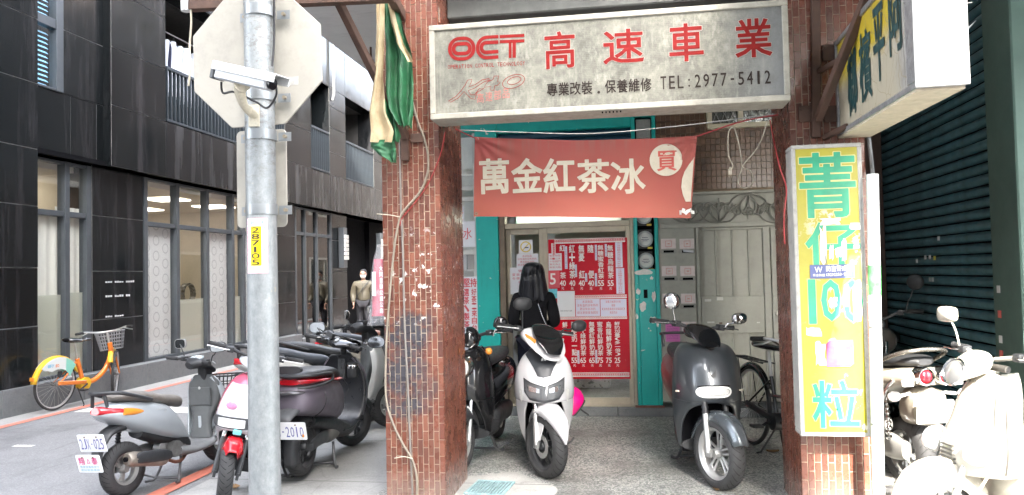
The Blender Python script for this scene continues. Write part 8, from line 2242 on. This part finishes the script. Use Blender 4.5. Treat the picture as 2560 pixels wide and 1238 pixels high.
# ================================================================ bicycles
def bicycle(name, pos, deg, label, col, R=.33, share=False, lean=.08, steer=.3):
    o = empty(name, pos, radians(deg), label=label, cat='bicycle'); o.rotation_euler = (lean, 0, radians(deg))
    Fm = col; wb = .54; M = steerM(.46, steer)
    for nm, x, MM in (('rear_wheel', -wb, Matrix()), ('front_wheel', wb, M)):
        c = MM @ Vector((x, 0, R)); q = MB()
        q.lathe([(R - .03, -.012), (R - .012, -.019), (R, 0), (R - .012, .019), (R - .03, .012)], (0, 0, 0), 'y', 44)
        w_ = q.build(nm, M_TYRE, o, smooth=50, loc=c, rot=(0, 0, steer if x > 0 else 0))
        q = MB(); q.lathe([(R - .028, -.011), (R - .045, -.008), (R - .045, .008), (R - .028, .011)], (0, 0, 0), 'y', 44); q.build('rim', M_ALLOY if not share else paint('pale_rim', (.5, .5, .5), .35, .4), w_, smooth=50)
        q = MB()
        for i in range(28):
            a = 2 * pi * i / 28; q.tube([(.02 * cos(a + 1), .02 * (1 if i % 2 else -1), .02 * sin(a + 1)), ((R - .04) * cos(a), 0, (R - .04) * sin(a))], .0014, 3)
        tag(q.build('spokes', M_ALLOY, w_), kind='stuff')
        q = MB(); q.cyl((0, -.045, 0), (0, .045, 0), .028 if x < 0 else .02, 14); q.build('hub', M_STEELG, w_, smooth=40)
    fr = .029 if share else .015
    q = MB(); bb = Vector((-.08, 0, .28)); ht = Vector((.37, 0, .78)); hb = Vector((.41, 0, .62)); st = Vector((-.2, 0, .62))
    q.tube([hb, Vector((.3, 0, .42)), Vector((.12, 0, .3)), bb], fr * 1.15, 10, 0, False, 6); q.tube([ht, hb], fr * 1.1, 10); q.tube([st, bb], fr, 10)
    if not share: q.tube([ht - Vector((0, 0, .05)), Vector((.18, 0, .52)), st - Vector((0, 0, .15))], fr, 8, 0, False, 4)
    for s in (1, -1):
        q.tube([bb + Vector((0, .03 * s, 0)), Vector((-wb, .055 * s, R))], .01, 8); q.tube([st + Vector((0, .01 * s, -.03)), Vector((-wb, .055 * s, R))], .008, 8)
    q.build('frame', Fm, o, smooth=60)
    q = MB(M)
    for s in (1, -1): q.tube([(.42, .03 * s, .6), (.44, .05 * s, .56), (wb, .05 * s, R)], .012, 8, 0, False, 3)
    q.build('fork', Fm, o, smooth=60)
    q = MB(); q.tube([st, st + Vector((-.05, 0, .2))], .013, 10); q.build('seat_post', M_ALLOY, o, smooth=50)
    loft(o, 'saddle', [(.0, .86, .02, .02), (-.1, .86, .035, .025), (-.22, .865, .09, .03), (-.34, .875, .11, .035), (-.4, .88, .06, .025)], M_BLKG)
    q = MB(M); q.tube([ht + Vector((0, 0, -.02)), Vector((.34, 0, .92))], .013, 8); q.tube([(.2, -.3, .97), (.26, -.25, .97), (.36, -.1, .94), (.36, .1, .94), (.26, .25, .97), (.2, .3, .97)], .011, 8, 0, False, 4); q.build('handlebar', M_ALLOY, o, smooth=60)
    for s in (1, -1):
        q = MB(M); q.cyl((.235, .275 * s, .97), (.14, .345 * s, .965), .017, 10); q.build('grip', M_GRIP, o, smooth=50)
        q = MB(M); q.tube([(.27, .22 * s, .96), (.25, .29 * s, .93), (.18, .34 * s, .92)], .006, 6); q.build('brake_lever', M_ALLOY, o)
    q = MB(); q.cyl((-.08, -.05, .28), (-.08, .05, .28), .085 if share else .07, 24); q.build('chain_case' if share else 'chainring', paint('share_yellow', (.7, .42, .02), .4) if share else M_BLKP, o, smooth=40)
    for s in (1, -1):
        q = MB(); q.bar((-.08, .07 * s, .28), (-.08 + .12 * s, .075 * s, .22), .015, .022); q.box((-.08 + .12 * s, .12 * s, .22), (.08, .09, .022)); q.build('pedal', M_BLKP, o, bevel=.003)
    q = MB(); q.bar((-.08, -.05, .3), (-wb, -.05, R + .02), .02, .05); q.build('chain_guard', Fm if share else M_BLKP, o, bevel=.006)
    q = MB(); q.tube([(-.18, .06, .27), (-.24, .14, .02), (-.28, .16, .008)], .009, 8); q.tube([(-.14, .05, .27), (-.16, -.1, .02), (-.19, -.12, .008)], .008, 8); q.build('kickstand', M_BLKP, o)
    return o, M
M_OR = paint('orange_frame_paint', (0.66, 0.17, 0.015), 0.3, coat=.5, var=.05)
pr, pf_ = onZ(146, 1024), onZ(305, 986)
d = (pf_ - pr); dg_ = math.degrees(atan2(d.y, d.x))
mid = pr + d.normalized() * .54
OB, M = bicycle('share_bicycle', (mid.x + .03, mid.y - .1, 0), dg_ - 4, 'orange public share bicycle with front basket parked by the black granite wall', M_OR, .33, True, .05, .6)
OB.scale = (.93, .93, .93)
YL_ = paint('share_yellow', (.7, .42, .02), .4)
fender(OB, 'rear_mudguard', (-.54, 0, .33), .355, .07, radians(20), radians(172), YL_, .03)
q = MB()
for s in (1, -1):
    P = [(-.54 + .35 * cos(a), .33 + .35 * sin(a)) for a in [radians(40 + 100 * i / 16) for i in range(17)]] + [(-.54 + .2 * cos(a), .33 + .2 * sin(a)) for a in [radians(120 - 95 * i / 10) for i in range(11)]]
    q.prism(P, lambda u, v, d: Vector((u, s * (.045 + d), v)), .003)
def m_skirt():
    k = N('skirt_guard_print'); s = k.sep(k.co('Object'))
    c = k.mix(k.ramp(k.math('ADD', s[0], k.math('MULTIPLY', k.noise(k.co('Object'), 6, 2), .1)), [(0.0, 0.0), (.02, 1.0)]), (.62, .64, .62), (.2, .5, .4))
    c = k.mix(k.ramp(k.math('ADD', s[0], .86), [(.42, 0.0), (.44, 1.0)]), (.62, .64, .62), (.22, .52, .42))
    k.color(c).set('Roughness', .4); return k.mat
sg = q.build('skirt_guard', m_skirt(), OB)
f = lambda u, v: Vector((u, -.0505, v))
letters('lettering', row_text('eFy', -.72, -.62, .56, .6, .1), f, paint('sky_ink', (.1, .4, .6), .5), sg, .02); letters('lettering', row_text('go', -.6, -.54, .555, .595, .1), f, paint('orange_ink', (.7, .2, .05), .5), sg, .02)
letters('lettering', row_text('玉山', -.41, -.33, .4, .44, .1), f, M_WINK, sg, .02)
q = MB(); q.prism([(-.56, .5), (-.5, .5), (-.49, .45), (-.53, .41), (-.57, .45)], lambda u, v, d: Vector((u, -.0515 - d, v)), .001); q.build('black_mark', M_BLKP, sg)
q = MB(); q.box((-.9, 0, .44), (.02, .06, .05)); q.build('rear_reflector', M_LENSA, OB, bevel=.005)
fender(OB, 'front_mudguard', (.54, 0, .33), .355, .07, radians(55), radians(150), YL_, .03, M=M)
bkm = paint('grey_plastic_basket', (.14, .14, .145), .4)
def bk(u, v, w_): return M @ Vector((.44 + (.2 + .08 * w_) * u, (.13 + .04 * w_) * v, .68 + .24 * w_))
q = MB()
for w_ in (0, .2, .4, .6, .8, 1): q.tube([bk(0, -1, w_), bk(1, -1, w_), bk(1, 1, w_), bk(0, 1, w_)], .006 if w_ < 1 else .012, 5, 0, True)
for i in range(11):
    v = -1 + i / 5
    for a, b in ((bk(1, v, 0), bk(1, v, 1)), (bk(0, v, 0), bk(0, v, 1)), (bk(0, v, 0), bk(1, v, 0))): q.tube([a, b], .005, 4)
for i in range(7):
    for v in (-1, 1): q.tube([bk(i / 6, v, 0), bk(i / 6, v, 1)], .005, 4)
tag(q.build('basket', bkm, OB), kind='stuff')
q = MB(M); q.cyl((.5, 0, .62), (.56, 0, .62), .03, 14); q.build('front_lamp', paint('pink_lamp', (.6, .3, .3), .3), OB, smooth=40)
BB, M = bicycle('city_bicycle', (1.13, 6.28, 0), -73, 'black city bicycle with rear rack leaning behind the right pillar', M_BLKG, .335, False, -.05, -.2)
for nm, cx, MM in (('rear_mudguard', -.54, None), ('front_mudguard', .54, M)): fender(BB, nm, (cx, 0, .335), .352, .05, radians(30 if cx < 0 else 40), radians(185 if cx < 0 else 160), M_BLKG, .02, M=MM)
q = MB()
for s in (1, -1): q.tube([(-.25, .05 * s, .72), (-.8, .06 * s, .73), (-.8, .0, .73)], .006, 6); q.tube([(-.7, .06 * s, .73), (-.56, .055 * s, .36)], .005, 6)
for i in range(5): q.tube([(-.3 - i * .11, -.05, .725), (-.3 - i * .11, .05, .725)], .005, 5)
q.build('rear_rack', M_BLKP, BB)
q = MB(); q.box((-.91, 0, .5), (.03, .05, .07)); q.build('rear_lamp', M_BLKP, BB, bevel=.008)

# ================================================================ people
def skin(name, joints, bones, m, parent, root_='pelvis', sub=2, flat=None):
    """continuous surface grown over a skeleton: joints {name: (x, y, z, rx, ry)}"""
    me = bpy.data.meshes.new(name); names = list(joints); ix = {n: i for i, n in enumerate(names)}
    me.from_pydata([joints[n][:3] for n in names], [(ix[a], ix[b]) for a, b in bones], [])
    o = bpy.data.objects.new(name, me); C.objects.link(o); o.parent = parent
    md = o.modifiers.new('skin', 'SKIN'); md.use_smooth_shade = True; md.branch_smoothing = 0.4
    me.update()
    lay = me.skin_vertices[0].data if me.skin_vertices else None
    if lay is None:
        bm = bmesh.new(); bm.from_mesh(me); bm.verts.layers.skin.verify(); bm.to_mesh(me); bm.free(); lay = me.skin_vertices[0].data
    for n, i in ix.items():
        lay[i].radius = joints[n][3:5]; lay[i].use_root = (n == root_)
    s = o.modifiers.new('sub', 'SUBSURF'); s.levels = sub; s.render_levels = sub
    dg = bpy.context.evaluated_depsgraph_get(); out = bpy.data.meshes.new_from_object(o.evaluated_get(dg))
    o.modifiers.clear(); o.data = out; out.materials.clear(); out.materials.append(m); out.shade_smooth(); out.name = name
    return o
def hand_joints(J, B, s, wrist, dirv, side, up):
    """palm, four bent fingers and a thumb as chains from the wrist"""
    d = Vector(dirv).normalized(); sd = Vector(side).normalized(); u = Vector(up).normalized(); w_ = Vector(wrist)
    J['palm' + s] = (*(w_ + d * .05), .03, .016); B.append(('wrist' + s, 'palm' + s))
    for i, (o_, L_) in enumerate(((-.028, .07), (-.01, .08), (.009, .075), (.026, .06))):
        a = w_ + d * .085 + sd * o_; b = a + d * L_ * .5 - u * .008; c = b + d * L_ * .35 - u * .03
        J['kn%d' % i + s] = (*a, .009, .009); J['mid%d' % i + s] = (*b, .008, .008); J['tip%d' % i + s] = (*c, .0065, .0065)
        B += [('palm' + s, 'kn%d' % i + s), ('kn%d' % i + s, 'mid%d' % i + s), ('mid%d' % i + s, 'tip%d' % i + s)]
    a = w_ + d * .035 - sd * .04; b = a + d * .035 - sd * .012 - u * .012
    J['th1' + s] = (*a, .01, .01); J['th2' + s] = (*b, .008, .008); B += [('palm' + s, 'th1' + s), ('th1' + s, 'th2' + s)]
def head(parent, c, tilt, skinm, h=.23, yaw=0.0):
    """face looking along local -y, turned by yaw"""
    M = Matrix.Translation(c) @ Matrix.Rotation(yaw, 4, 'Z') @ Matrix.Rotation(tilt, 4, 'X')
    q = MB(M); rs = []
    for z, rx, ry, oy in ((-.115, .03, .03, -.045), (-.105, .045, .05, -.04), (-.08, .058, .075, -.02), (-.045, .068, .09, -.005), (0, .075, .1, .004), (.045, .077, .1, .008), (.08, .068, .09, .01), (.105, .045, .062, .01), (.118, .015, .02, .01)):
        rs.append([Vector((rx * cos(t), oy + ry * sin(t), z)) for t in [2 * pi * i / 24 for i in range(24)]])
    q.rings(rs); o = q.build('head', skinm, parent, smooth=80)
    q = MB(M); q.tube([(0, -.098, .015), (0, -.108, -.01), (0, -.12, -.028), (0, -.1, -.036)], [.008, .011, .015, .008], 8); q.build('nose', skinm, o, smooth=80)
    for s in (1, -1):
        q = MB(M); q.ball((.03 * s, -.088, .008), (.013, .008, .009), 8); e = q.build('eye', paint('eye_white', (.6, .58, .55), .3), o, smooth=60)
        q = MB(M); q.ball((.03 * s, -.0955, .008), (.005, .003, .006), 6); q.build('iris', M_BLKG, o)
        q = MB(M); q.tube([(.014 * s, -.098, .03), (.03 * s, -.098, .034), (.046 * s, -.088, .03)], .0035, 6); q.build('eyebrow', M_BLKG, o)
        q = MB(M); q.ball((.077 * s, .01, .0), (.01, .022, .032), 8); q.build('ear', skinm, o, smooth=60)
    q = MB(M); q.ball((0, -.092, -.062), (.024, .01, .007), 8); q.build('mouth', paint('lip', (.4, .15, .13), .5), o, smooth=60)
    return o, M
SKIN = paint('skin', (.5, .3, .22), .5, var=.06)
JET = paint('black_knit', (.007, .007, .0085), .95, spec=.15, bump=.9, bscale=22); NAVY = paint('navy_trousers', (.008, .009, .016), .9, spec=.15)
# woman ordering at the door, back to the viewer
wp_ = onZ(1338, 1040, 0.0); wx, wy = wp_.x + .03, 7.62
W = empty('person', (wx + .03, wy, 0), radians(4), label='woman with long straight black hair in dark clothes standing at the shop door', cat='person')
W.scale = (1.03, 1, 1)
J = {'pelvis': (0, 0, .86, .135, .105), 'waist': (0, .0, 1.0, .12, .095), 'chest': (0, -.01, 1.16, .145, .1), 'upper': (0, 0, 1.27, .13, .085), 'neck': (0, .01, 1.35, .05, .05), 'skull': (0, .02, 1.42, .05, .05)}
B = [('pelvis', 'waist'), ('waist', 'chest'), ('chest', 'upper'), ('upper', 'neck'), ('neck', 'skull')]
for s, sx in (('l', -1), ('r', 1)):
    J.update({'shoulder' + s: (.16 * sx, 0, 1.265, .06, .06), 'elbow' + s: (.21 * sx, -.02, 1.0, .046, .046), 'wrist' + s: (.13 * sx, .2, .98, .026, .022), 'hip' + s: (.08 * sx, 0, .8, .085, .09), 'knee' + s: (.085 * sx, .01, .44, .055, .06), 'ankle' + s: (.085 * sx, -.01, .08, .036, .04), 'toe' + s: (.09 * sx, .13, .035, .035, .025)})
    B += [('upper', 'shoulder' + s), ('shoulder' + s, 'elbow' + s), ('elbow' + s, 'wrist' + s), ('pelvis', 'hip' + s), ('hip' + s, 'knee' + s), ('knee' + s, 'ankle' + s), ('ankle' + s, 'toe' + s)]
    hand_joints(J, B, s, (.13 * sx, .2, .98), (-.3 * sx, 1, .05), (-1 * sx, -.3, 0), (0, 0, 1))
skin('body', J, B, SKIN, W)
def grow(names, g): return {n: (*J[n][:3], J[n][3] + g, J[n][4] + g) for n in names}
t = grow(['pelvis', 'waist', 'chest', 'upper', 'shoulderl', 'elbowl', 'wristl', 'shoulderr', 'elbowr', 'wristr'], .016); t['pelvis'] = (0, 0, .8, .155, .125); t['collar'] = (0, .01, 1.34, .06, .06)
skin('sweater', t, [('pelvis', 'waist'), ('waist', 'chest'), ('chest', 'upper'), ('upper', 'collar'), ('upper', 'shoulderl'), ('upper', 'shoulderr'), ('shoulderl', 'elbowl'), ('elbowl', 'wristl'), ('shoulderr', 'elbowr'), ('elbowr', 'wristr')], JET, W)
skin('trousers', grow(['pelvis', 'hipl', 'hipr', 'kneel', 'kneer', 'anklel', 'ankler'], .015), [('pelvis', 'hipl'), ('pelvis', 'hipr'), ('hipl', 'kneel'), ('kneel', 'anklel'), ('hipr', 'kneer'), ('kneer', 'ankler')], NAVY, W)
for s in (-1, 1): loft(W, 'shoe', [(.0, .05, .01, .03), (.02, .05, .04, .045), (.1, .045, .045, .04), (.2, .035, .04, .03), (.23, .03, .015, .015)], M_BLKP, M=Matrix.Translation((.088 * s, -.06, 0)) @ Matrix.Rotation(pi / 2, 4, 'Z'))
hd, M = head(W, Vector((0, .03, 1.475)), .12, SKIN, yaw=pi)
HAIR = N('black_hair'); v = HAIR.co('Object'); st_ = HAIR.noise(HAIR.map(v, (60, 60, 1.2)), 3, 4, .6)
HAIR.color(HAIR.ramp(st_, [(.3, (.0015, .0015, .0025)), (.7, (.008, .009, .015))])).set('Roughness', .34).set('Anisotropic', .5); HAIR.bump(st_, .5, .004); HAIR = HAIR.mat
q = MB(); rs = []; HZ = [(1.61, .02, .02), (1.605, .05, .06), (1.58, .085, .1), (1.53, .104, .122), (1.46, .112, .122), (1.4, .122, .115), (1.35, .13, .11), (1.3, .138, .105), (1.26, .142, .1), (1.235, .14, .095)]
for i, (z, rx, ry) in enumerate(HZ):
    rs.append([Vector((rx * cos(a) * (1 + .03 * sin(7 * a + i) + .02 * sin(19 * a)), -.035 - ry * sin(a) * (1 + .035 * sin(11 * a)) * .95 + (.05 if i < 4 else .02), z - .012 * (i > 8) * sin(9 * a))) for a in [radians(-30 + 240 * j / 44) for j in range(45)]])
rs = [list(c) for c in zip(*[spline(list(c), 3) for c in zip(*rs)])]
q.rings(rs, 0, cap=False, closed=False); hr = q.build('hair', HAIR, hd, smooth=80); md = hr.modifiers.new('thick', 'SOLIDIFY'); md.thickness = .012; md.offset = 0
q = MB(); rd = random.Random(9)
for i in range(60):
    a = radians(rd.uniform(-20, 200)); z0 = rd.uniform(1.45, 1.56); P = []
    for z in (z0, 1.4, 1.33, 1.27, 1.225 + rd.uniform(-.02, .02)):
        rx, ry = interp([(-h[0], h[1], h[2]) for h in HZ], -z); P.append((rx * 1.03 * cos(a), -.015 - ry * 1.03 * sin(a) * .95, z))
    q.tube(P, [.004, .005, .005, .004, .001], 4, 0, False, 3)
tag(q.build('hair_strands', HAIR, hd, smooth=80), kind='stuff')
# shoulder bag chain
q = MB(); Pc = spline([(.05, -.12, 1.2), (.1, -.14, 1.05), (.17, -.14, .9), (.2, -.1, .8)], 8)
for a, b in zip(Pc, Pc[1:]): q.tube([a.lerp(b, t_) for t_ in (0.1, .9)], .006, 5)
tag(q.build('bag_chain', M_CHROME, W), kind='stuff')
# man in a padded jacket further up the alley
mp_ = onY(909, 740, 18.3)
MN = empty('person', (mp_.x, 18.3, 0), radians(12), label='man in a tan padded jacket with white face mask walking in the alley', cat='person')
J = {'pelvis': (0, 0, .9, .14, .11), 'waist': (0, 0, 1.03, .14, .11), 'chest': (0, .01, 1.2, .165, .12), 'upper': (0, .01, 1.34, .15, .095), 'neck': (0, 0, 1.43, .055, .055), 'skull': (0, -.01, 1.5, .05, .05)}
B = [('pelvis', 'waist'), ('waist', 'chest'), ('chest', 'upper'), ('upper', 'neck'), ('neck', 'skull')]
for s, sx in (('l', -1), ('r', 1)):
    J.update({'shoulder' + s: (.2 * sx, .01, 1.34, .065, .065), 'elbow' + s: (.27 * sx, .05, 1.08, .05, .05), 'wrist' + s: (.24 * sx, -.08, .86, .028, .024), 'hip' + s: (.09 * sx, 0, .85, .09, .095), 'knee' + s: (.1 * sx, -.06 * sx, .48, .06, .065), 'ankle' + s: (.1 * sx, .1 * sx if sx > 0 else .02, .09, .04, .045), 'toe' + s: (.11 * sx, (-.05 if sx > 0 else -.13), .04, .04, .03)})
    B += [('upper', 'shoulder' + s), ('shoulder' + s, 'elbow' + s), ('elbow' + s, 'wrist' + s), ('pelvis', 'hip' + s), ('hip' + s, 'knee' + s), ('knee' + s, 'ankle' + s), ('ankle' + s, 'toe' + s)]
    hand_joints(J, B, s, (.24 * sx, -.08, .86), (-.1 * sx, -.3, -1), (0, -1 * sx, .3 * sx), (-1 * sx, 0, 0))
skin('body', J, B, SKIN, MN)
k = N('tan_padded_nylon'); z = k.sep(k.co('Object'))[2]; wv = k.math('ABSOLUTE', k.math('SINE', k.math('MULTIPLY', z, 75)))
k.color(k.mix(k.ramp(wv, [(0.0, 1.0), (.18, 0.0)]), (.12, .105, .072), (.085, .075, .05))).set('Roughness', .5); k.bump(wv, .25, .01)
t = grow(['pelvis', 'waist', 'chest', 'upper', 'shoulderl', 'elbowl', 'wristl', 'shoulderr', 'elbowr', 'wristr'], .035); t['pelvis'] = (0, 0, .86, .18, .14); t['collar'] = (0, 0, 1.43, .085, .085)
skin('jacket', t, [('pelvis', 'waist'), ('waist', 'chest'), ('chest', 'upper'), ('upper', 'collar'), ('upper', 'shoulderl'), ('upper', 'shoulderr'), ('shoulderl', 'elbowl'), ('elbowl', 'wristl'), ('shoulderr', 'elbowr'), ('elbowr', 'wristr')], k.mat, MN)
skin('trousers', grow(['pelvis', 'hipl', 'hipr', 'kneel', 'kneer', 'anklel', 'ankler'], .018), [('pelvis', 'hipl'), ('pelvis', 'hipr'), ('hipl', 'kneel'), ('kneel', 'anklel'), ('hipr', 'kneer'), ('kneer', 'ankler')], paint('grey_trousers', (.025, .025, .03), .8), MN)
for s, yy in ((-1, .02), (1, .1)): loft(MN, 'shoe', [(.0, .05, .01, .03), (.02, .05, .045, .05), (.1, .045, .05, .045), (.22, .035, .045, .03), (.26, .03, .015, .015)], M_BLKP, M=Matrix.Translation((.105 * s, yy + .06, 0)) @ Matrix.Rotation(-pi / 2, 4, 'Z'))
hd, M = head(MN, Vector((0, -.02, 1.575)), .05, SKIN)
q = MB(M); rs = []
for z, rx, ry, oy in ((.0, .083, .06, .06), (.05, .085, .1, .025), (.085, .08, .1, .018), (.115, .06, .075, .015), (.13, .02, .025, .015)): rs.append([Vector((rx * cos(a), oy + ry * sin(a), z + (.02 * sin(5 * a) if z < .06 else 0))) for a in [2 * pi * i / 28 for i in range(28)]])
q.rings(rs); q.build('hair', M_BLKP, hd, smooth=80)
q = MB(M); q.rings([[Vector((rx * cos(a), -.02 - ry * abs(sin(a)), z)) for a in [pi * i / 16 for i in range(17)]] for z, rx, ry in ((-.1, .05, .055), (-.07, .066, .09), (-.035, .074, .105), (-.008, .072, .092))], 0, cap=False, closed=False); q.build('face_mask', paint('white_mask', (.68, .7, .7), .7), hd, smooth=80)
q = MB(M)
for s in (1, -1): q.tube([(.033 * s + .024 * cos(a), -.106, .008 + .018 * sin(a)) for a in [2 * pi * i / 16 for i in range(16)]], .003, 5, 0, True); q.tube([(.057 * s, -.104, .01), (.08 * s, .0, .012)], .0025, 5)
q.tube([(-.01, -.108, .01), (.01, -.108, .01)], .003, 5); q.build('glasses', M_BLKG, hd)
q = MB(); q.tube([(.17, -.03, 1.43), (.05, -.165, 1.28), (-.1, -.18, 1.08), (-.2, -.05, .95)], .016, 8, 0, False, 6, flat=.5); q.build('shoulder_strap', M_BLKP, MN, smooth=60)
q = MB(); q.tube([(0, -.165, 1.4), (0, -.185, 1.2), (0, -.165, .9)], .005, 5, 0, False, 4); q.build('zip', M_BLKP, MN)

# ================================================================ laundry on the balcony
GL = 'clothes drying on the balcony'
rl = XF - .45
q = MB(); q.tube([(0, 0, 0), (0, 2.1, 0)], .012, 8); o = q.build('clothes_rail', paint('rail_aluminium', (.4, .4, .4), .35, .6), smooth=50); o.location = (rl, 10.66, 5.62); tag(o, 'aluminium clothes rail across the first balcony', 'rail')
def garment(y, z, w_, h, m, label, sleeve=True, x=None, trim=None):
    o = empty('garment', (x or rl, y, z), label=label, cat='garment', group=GL)
    q = MB(); rs = []
    for i in range(13):
        t = i / 12; ww = w_ * (.35 + .65 * min(1, t * 5)) * (1 + .1 * t); row = []
        for j in range(25):
            s = -1 + j / 12; row.append(Vector((.035 * sin(s * 9 + t * 2 + y * 7) * t + .02 * cos(s * 3.1), s * ww / 2, -t * h - .03 * s * s * (t < .1) - .015 * sin(s * 7) * (i == 12))))
        rs.append(row)
    q.rings(rs, 0, cap=False, closed=False); a = q.build('cloth', m, o, smooth=180, fixn=False); md = a.modifiers.new('thick', 'SOLIDIFY'); md.thickness = .012
    if sleeve:
        for s in (-1, 1):
            q = MB(); q.tube([(0, s * w_ * .42, -.04), (.02, s * w_ * .55, -.15), (.0, s * w_ * .6, -h * .6)], [.05, .055, .05], 10, 0, False, 4, flat=.6); q.build('sleeve', trim or m, o, smooth=70)
    q = MB(); q.tube([(0, -w_ * .3, -.03), (0, 0, .03), (0, w_ * .3, -.03)], .005, 5); q.tube([(0, 0, .03), (0, .02, .08), (0, -.01, .1)], .003, 5); q.build('hanger', M_DALLOY, o)
WC = paint('white_cotton', (.62, .64, .7), .8); NV = paint('navy_cotton', (.012, .014, .04), .8)
for y, w_, h, m, l, tr in ((11.0, .4, .85, NV, 'navy shirt with white trim nearest the left end of the balcony', NV), (11.3, .3, .8, paint('navy_white_frill', (.4, .4, .46), .8, var=.9, scale=18), 'navy and white frilled top second on the clothes rail', NV), (11.62, .46, .95, WC, 'white shirt hanging third on the clothes rail', None), (12.0, .46, 1.0, paint('cool_white_cotton', (.56, .6, .68), .8), 'bluish white shirt hanging fourth on the clothes rail', None), (12.4, .42, .95, paint('grey_cotton', (.36, .38, .42), .8), 'pale grey shirt at the right of the clothes rail', None), (12.6, .3, .8, paint('plum_cotton', (.1, .03, .08), .8), 'plum coloured top at the far end of the clothes rail', None)):
    garment(y, 5.52, w_, h, m, l, True, None, tr)
for y, m, l in ((18.45, NV, 'dark blue garment on the far balcony'), (18.7, paint('orange_cotton', (.5, .1, .04), .8), 'orange red garment on the far balcony'), (18.95, paint('dark_plum', (.08, .02, .04), .8), 'dark plum garment on the far balcony')): garment(y, 5.35, .26, .75, m, l, False)
cord('rope', [onY(477, 18, 4.18), onY(478, 60, 4.2), onY(474, 120, 4.22), onY(476, 170, 4.2), onY(471, 215, 4.2)], .006, M_CORDW, 'frayed pale rope dangling from the left end of the steel awning beam', 'rope')
q = MB(); q.tube([(0, 0, 0), (0, 0, .075)], .032, 14); o = q.build('junction_box', paint('white_pvc', (.58, .58, .57), .35), smooth=40); o.location = onY(466, 28, 4.2); tag(o, 'small white cylinder fixed to the left end of the steel beam', 'junction box')
# boards and leaves on the ground at the right
for i, (a, b_, w_, l_, rz, lab) in enumerate(((2236, 1195, .1, .36, .5, 'white board lying beside the downpipe foot'), (2262, 1225, .09, .3, .15, 'second white board lying nearer the street by the downpipe'))):
    p = onZ(a, b_, .02); q = MB(); q.box((0, 0, 0), (l_, w_, .03)); o = q.build('board', paint('white_board', (.62, .61, .58), .5), bevel=.004); o.location = p; o.rotation_euler = (0, 0, -rz); tag(o, lab, 'board')
p = onZ(1885, 1165); q = MB()
q.rings([[Vector((.05 * (i - 4) / 4, s * .035 * (1 - ((i - 4) / 4.2) ** 2), .004 + .012 * abs(s) + .01 * ((i - 4) / 4) ** 2)) for i in range(9)] for s in (-1, 0, 1)], 0, cap=False, closed=False)
o = q.build('dry_leaf', paint('dry_leaf', (.3, .17, .07), .7), smooth=60); o.location = onZ(1932, 1132); tag(o, 'brown dry leaf on the floor under the black bicycle', 'leaf')
o2 = copy_part(o); o2.location = onZ(1795, 1226); o2.rotation_euler = (0, 0, 1.2); tag(o2, 'yellowish dry leaf in front of the grey scooter wheel', 'leaf')
o3 = copy_part(o); o3.location = onZ(588, 1222); o3.rotation_euler = (0, 0, 2.2); tag(o3, 'dry leaf beside the foot of the sign post', 'leaf')
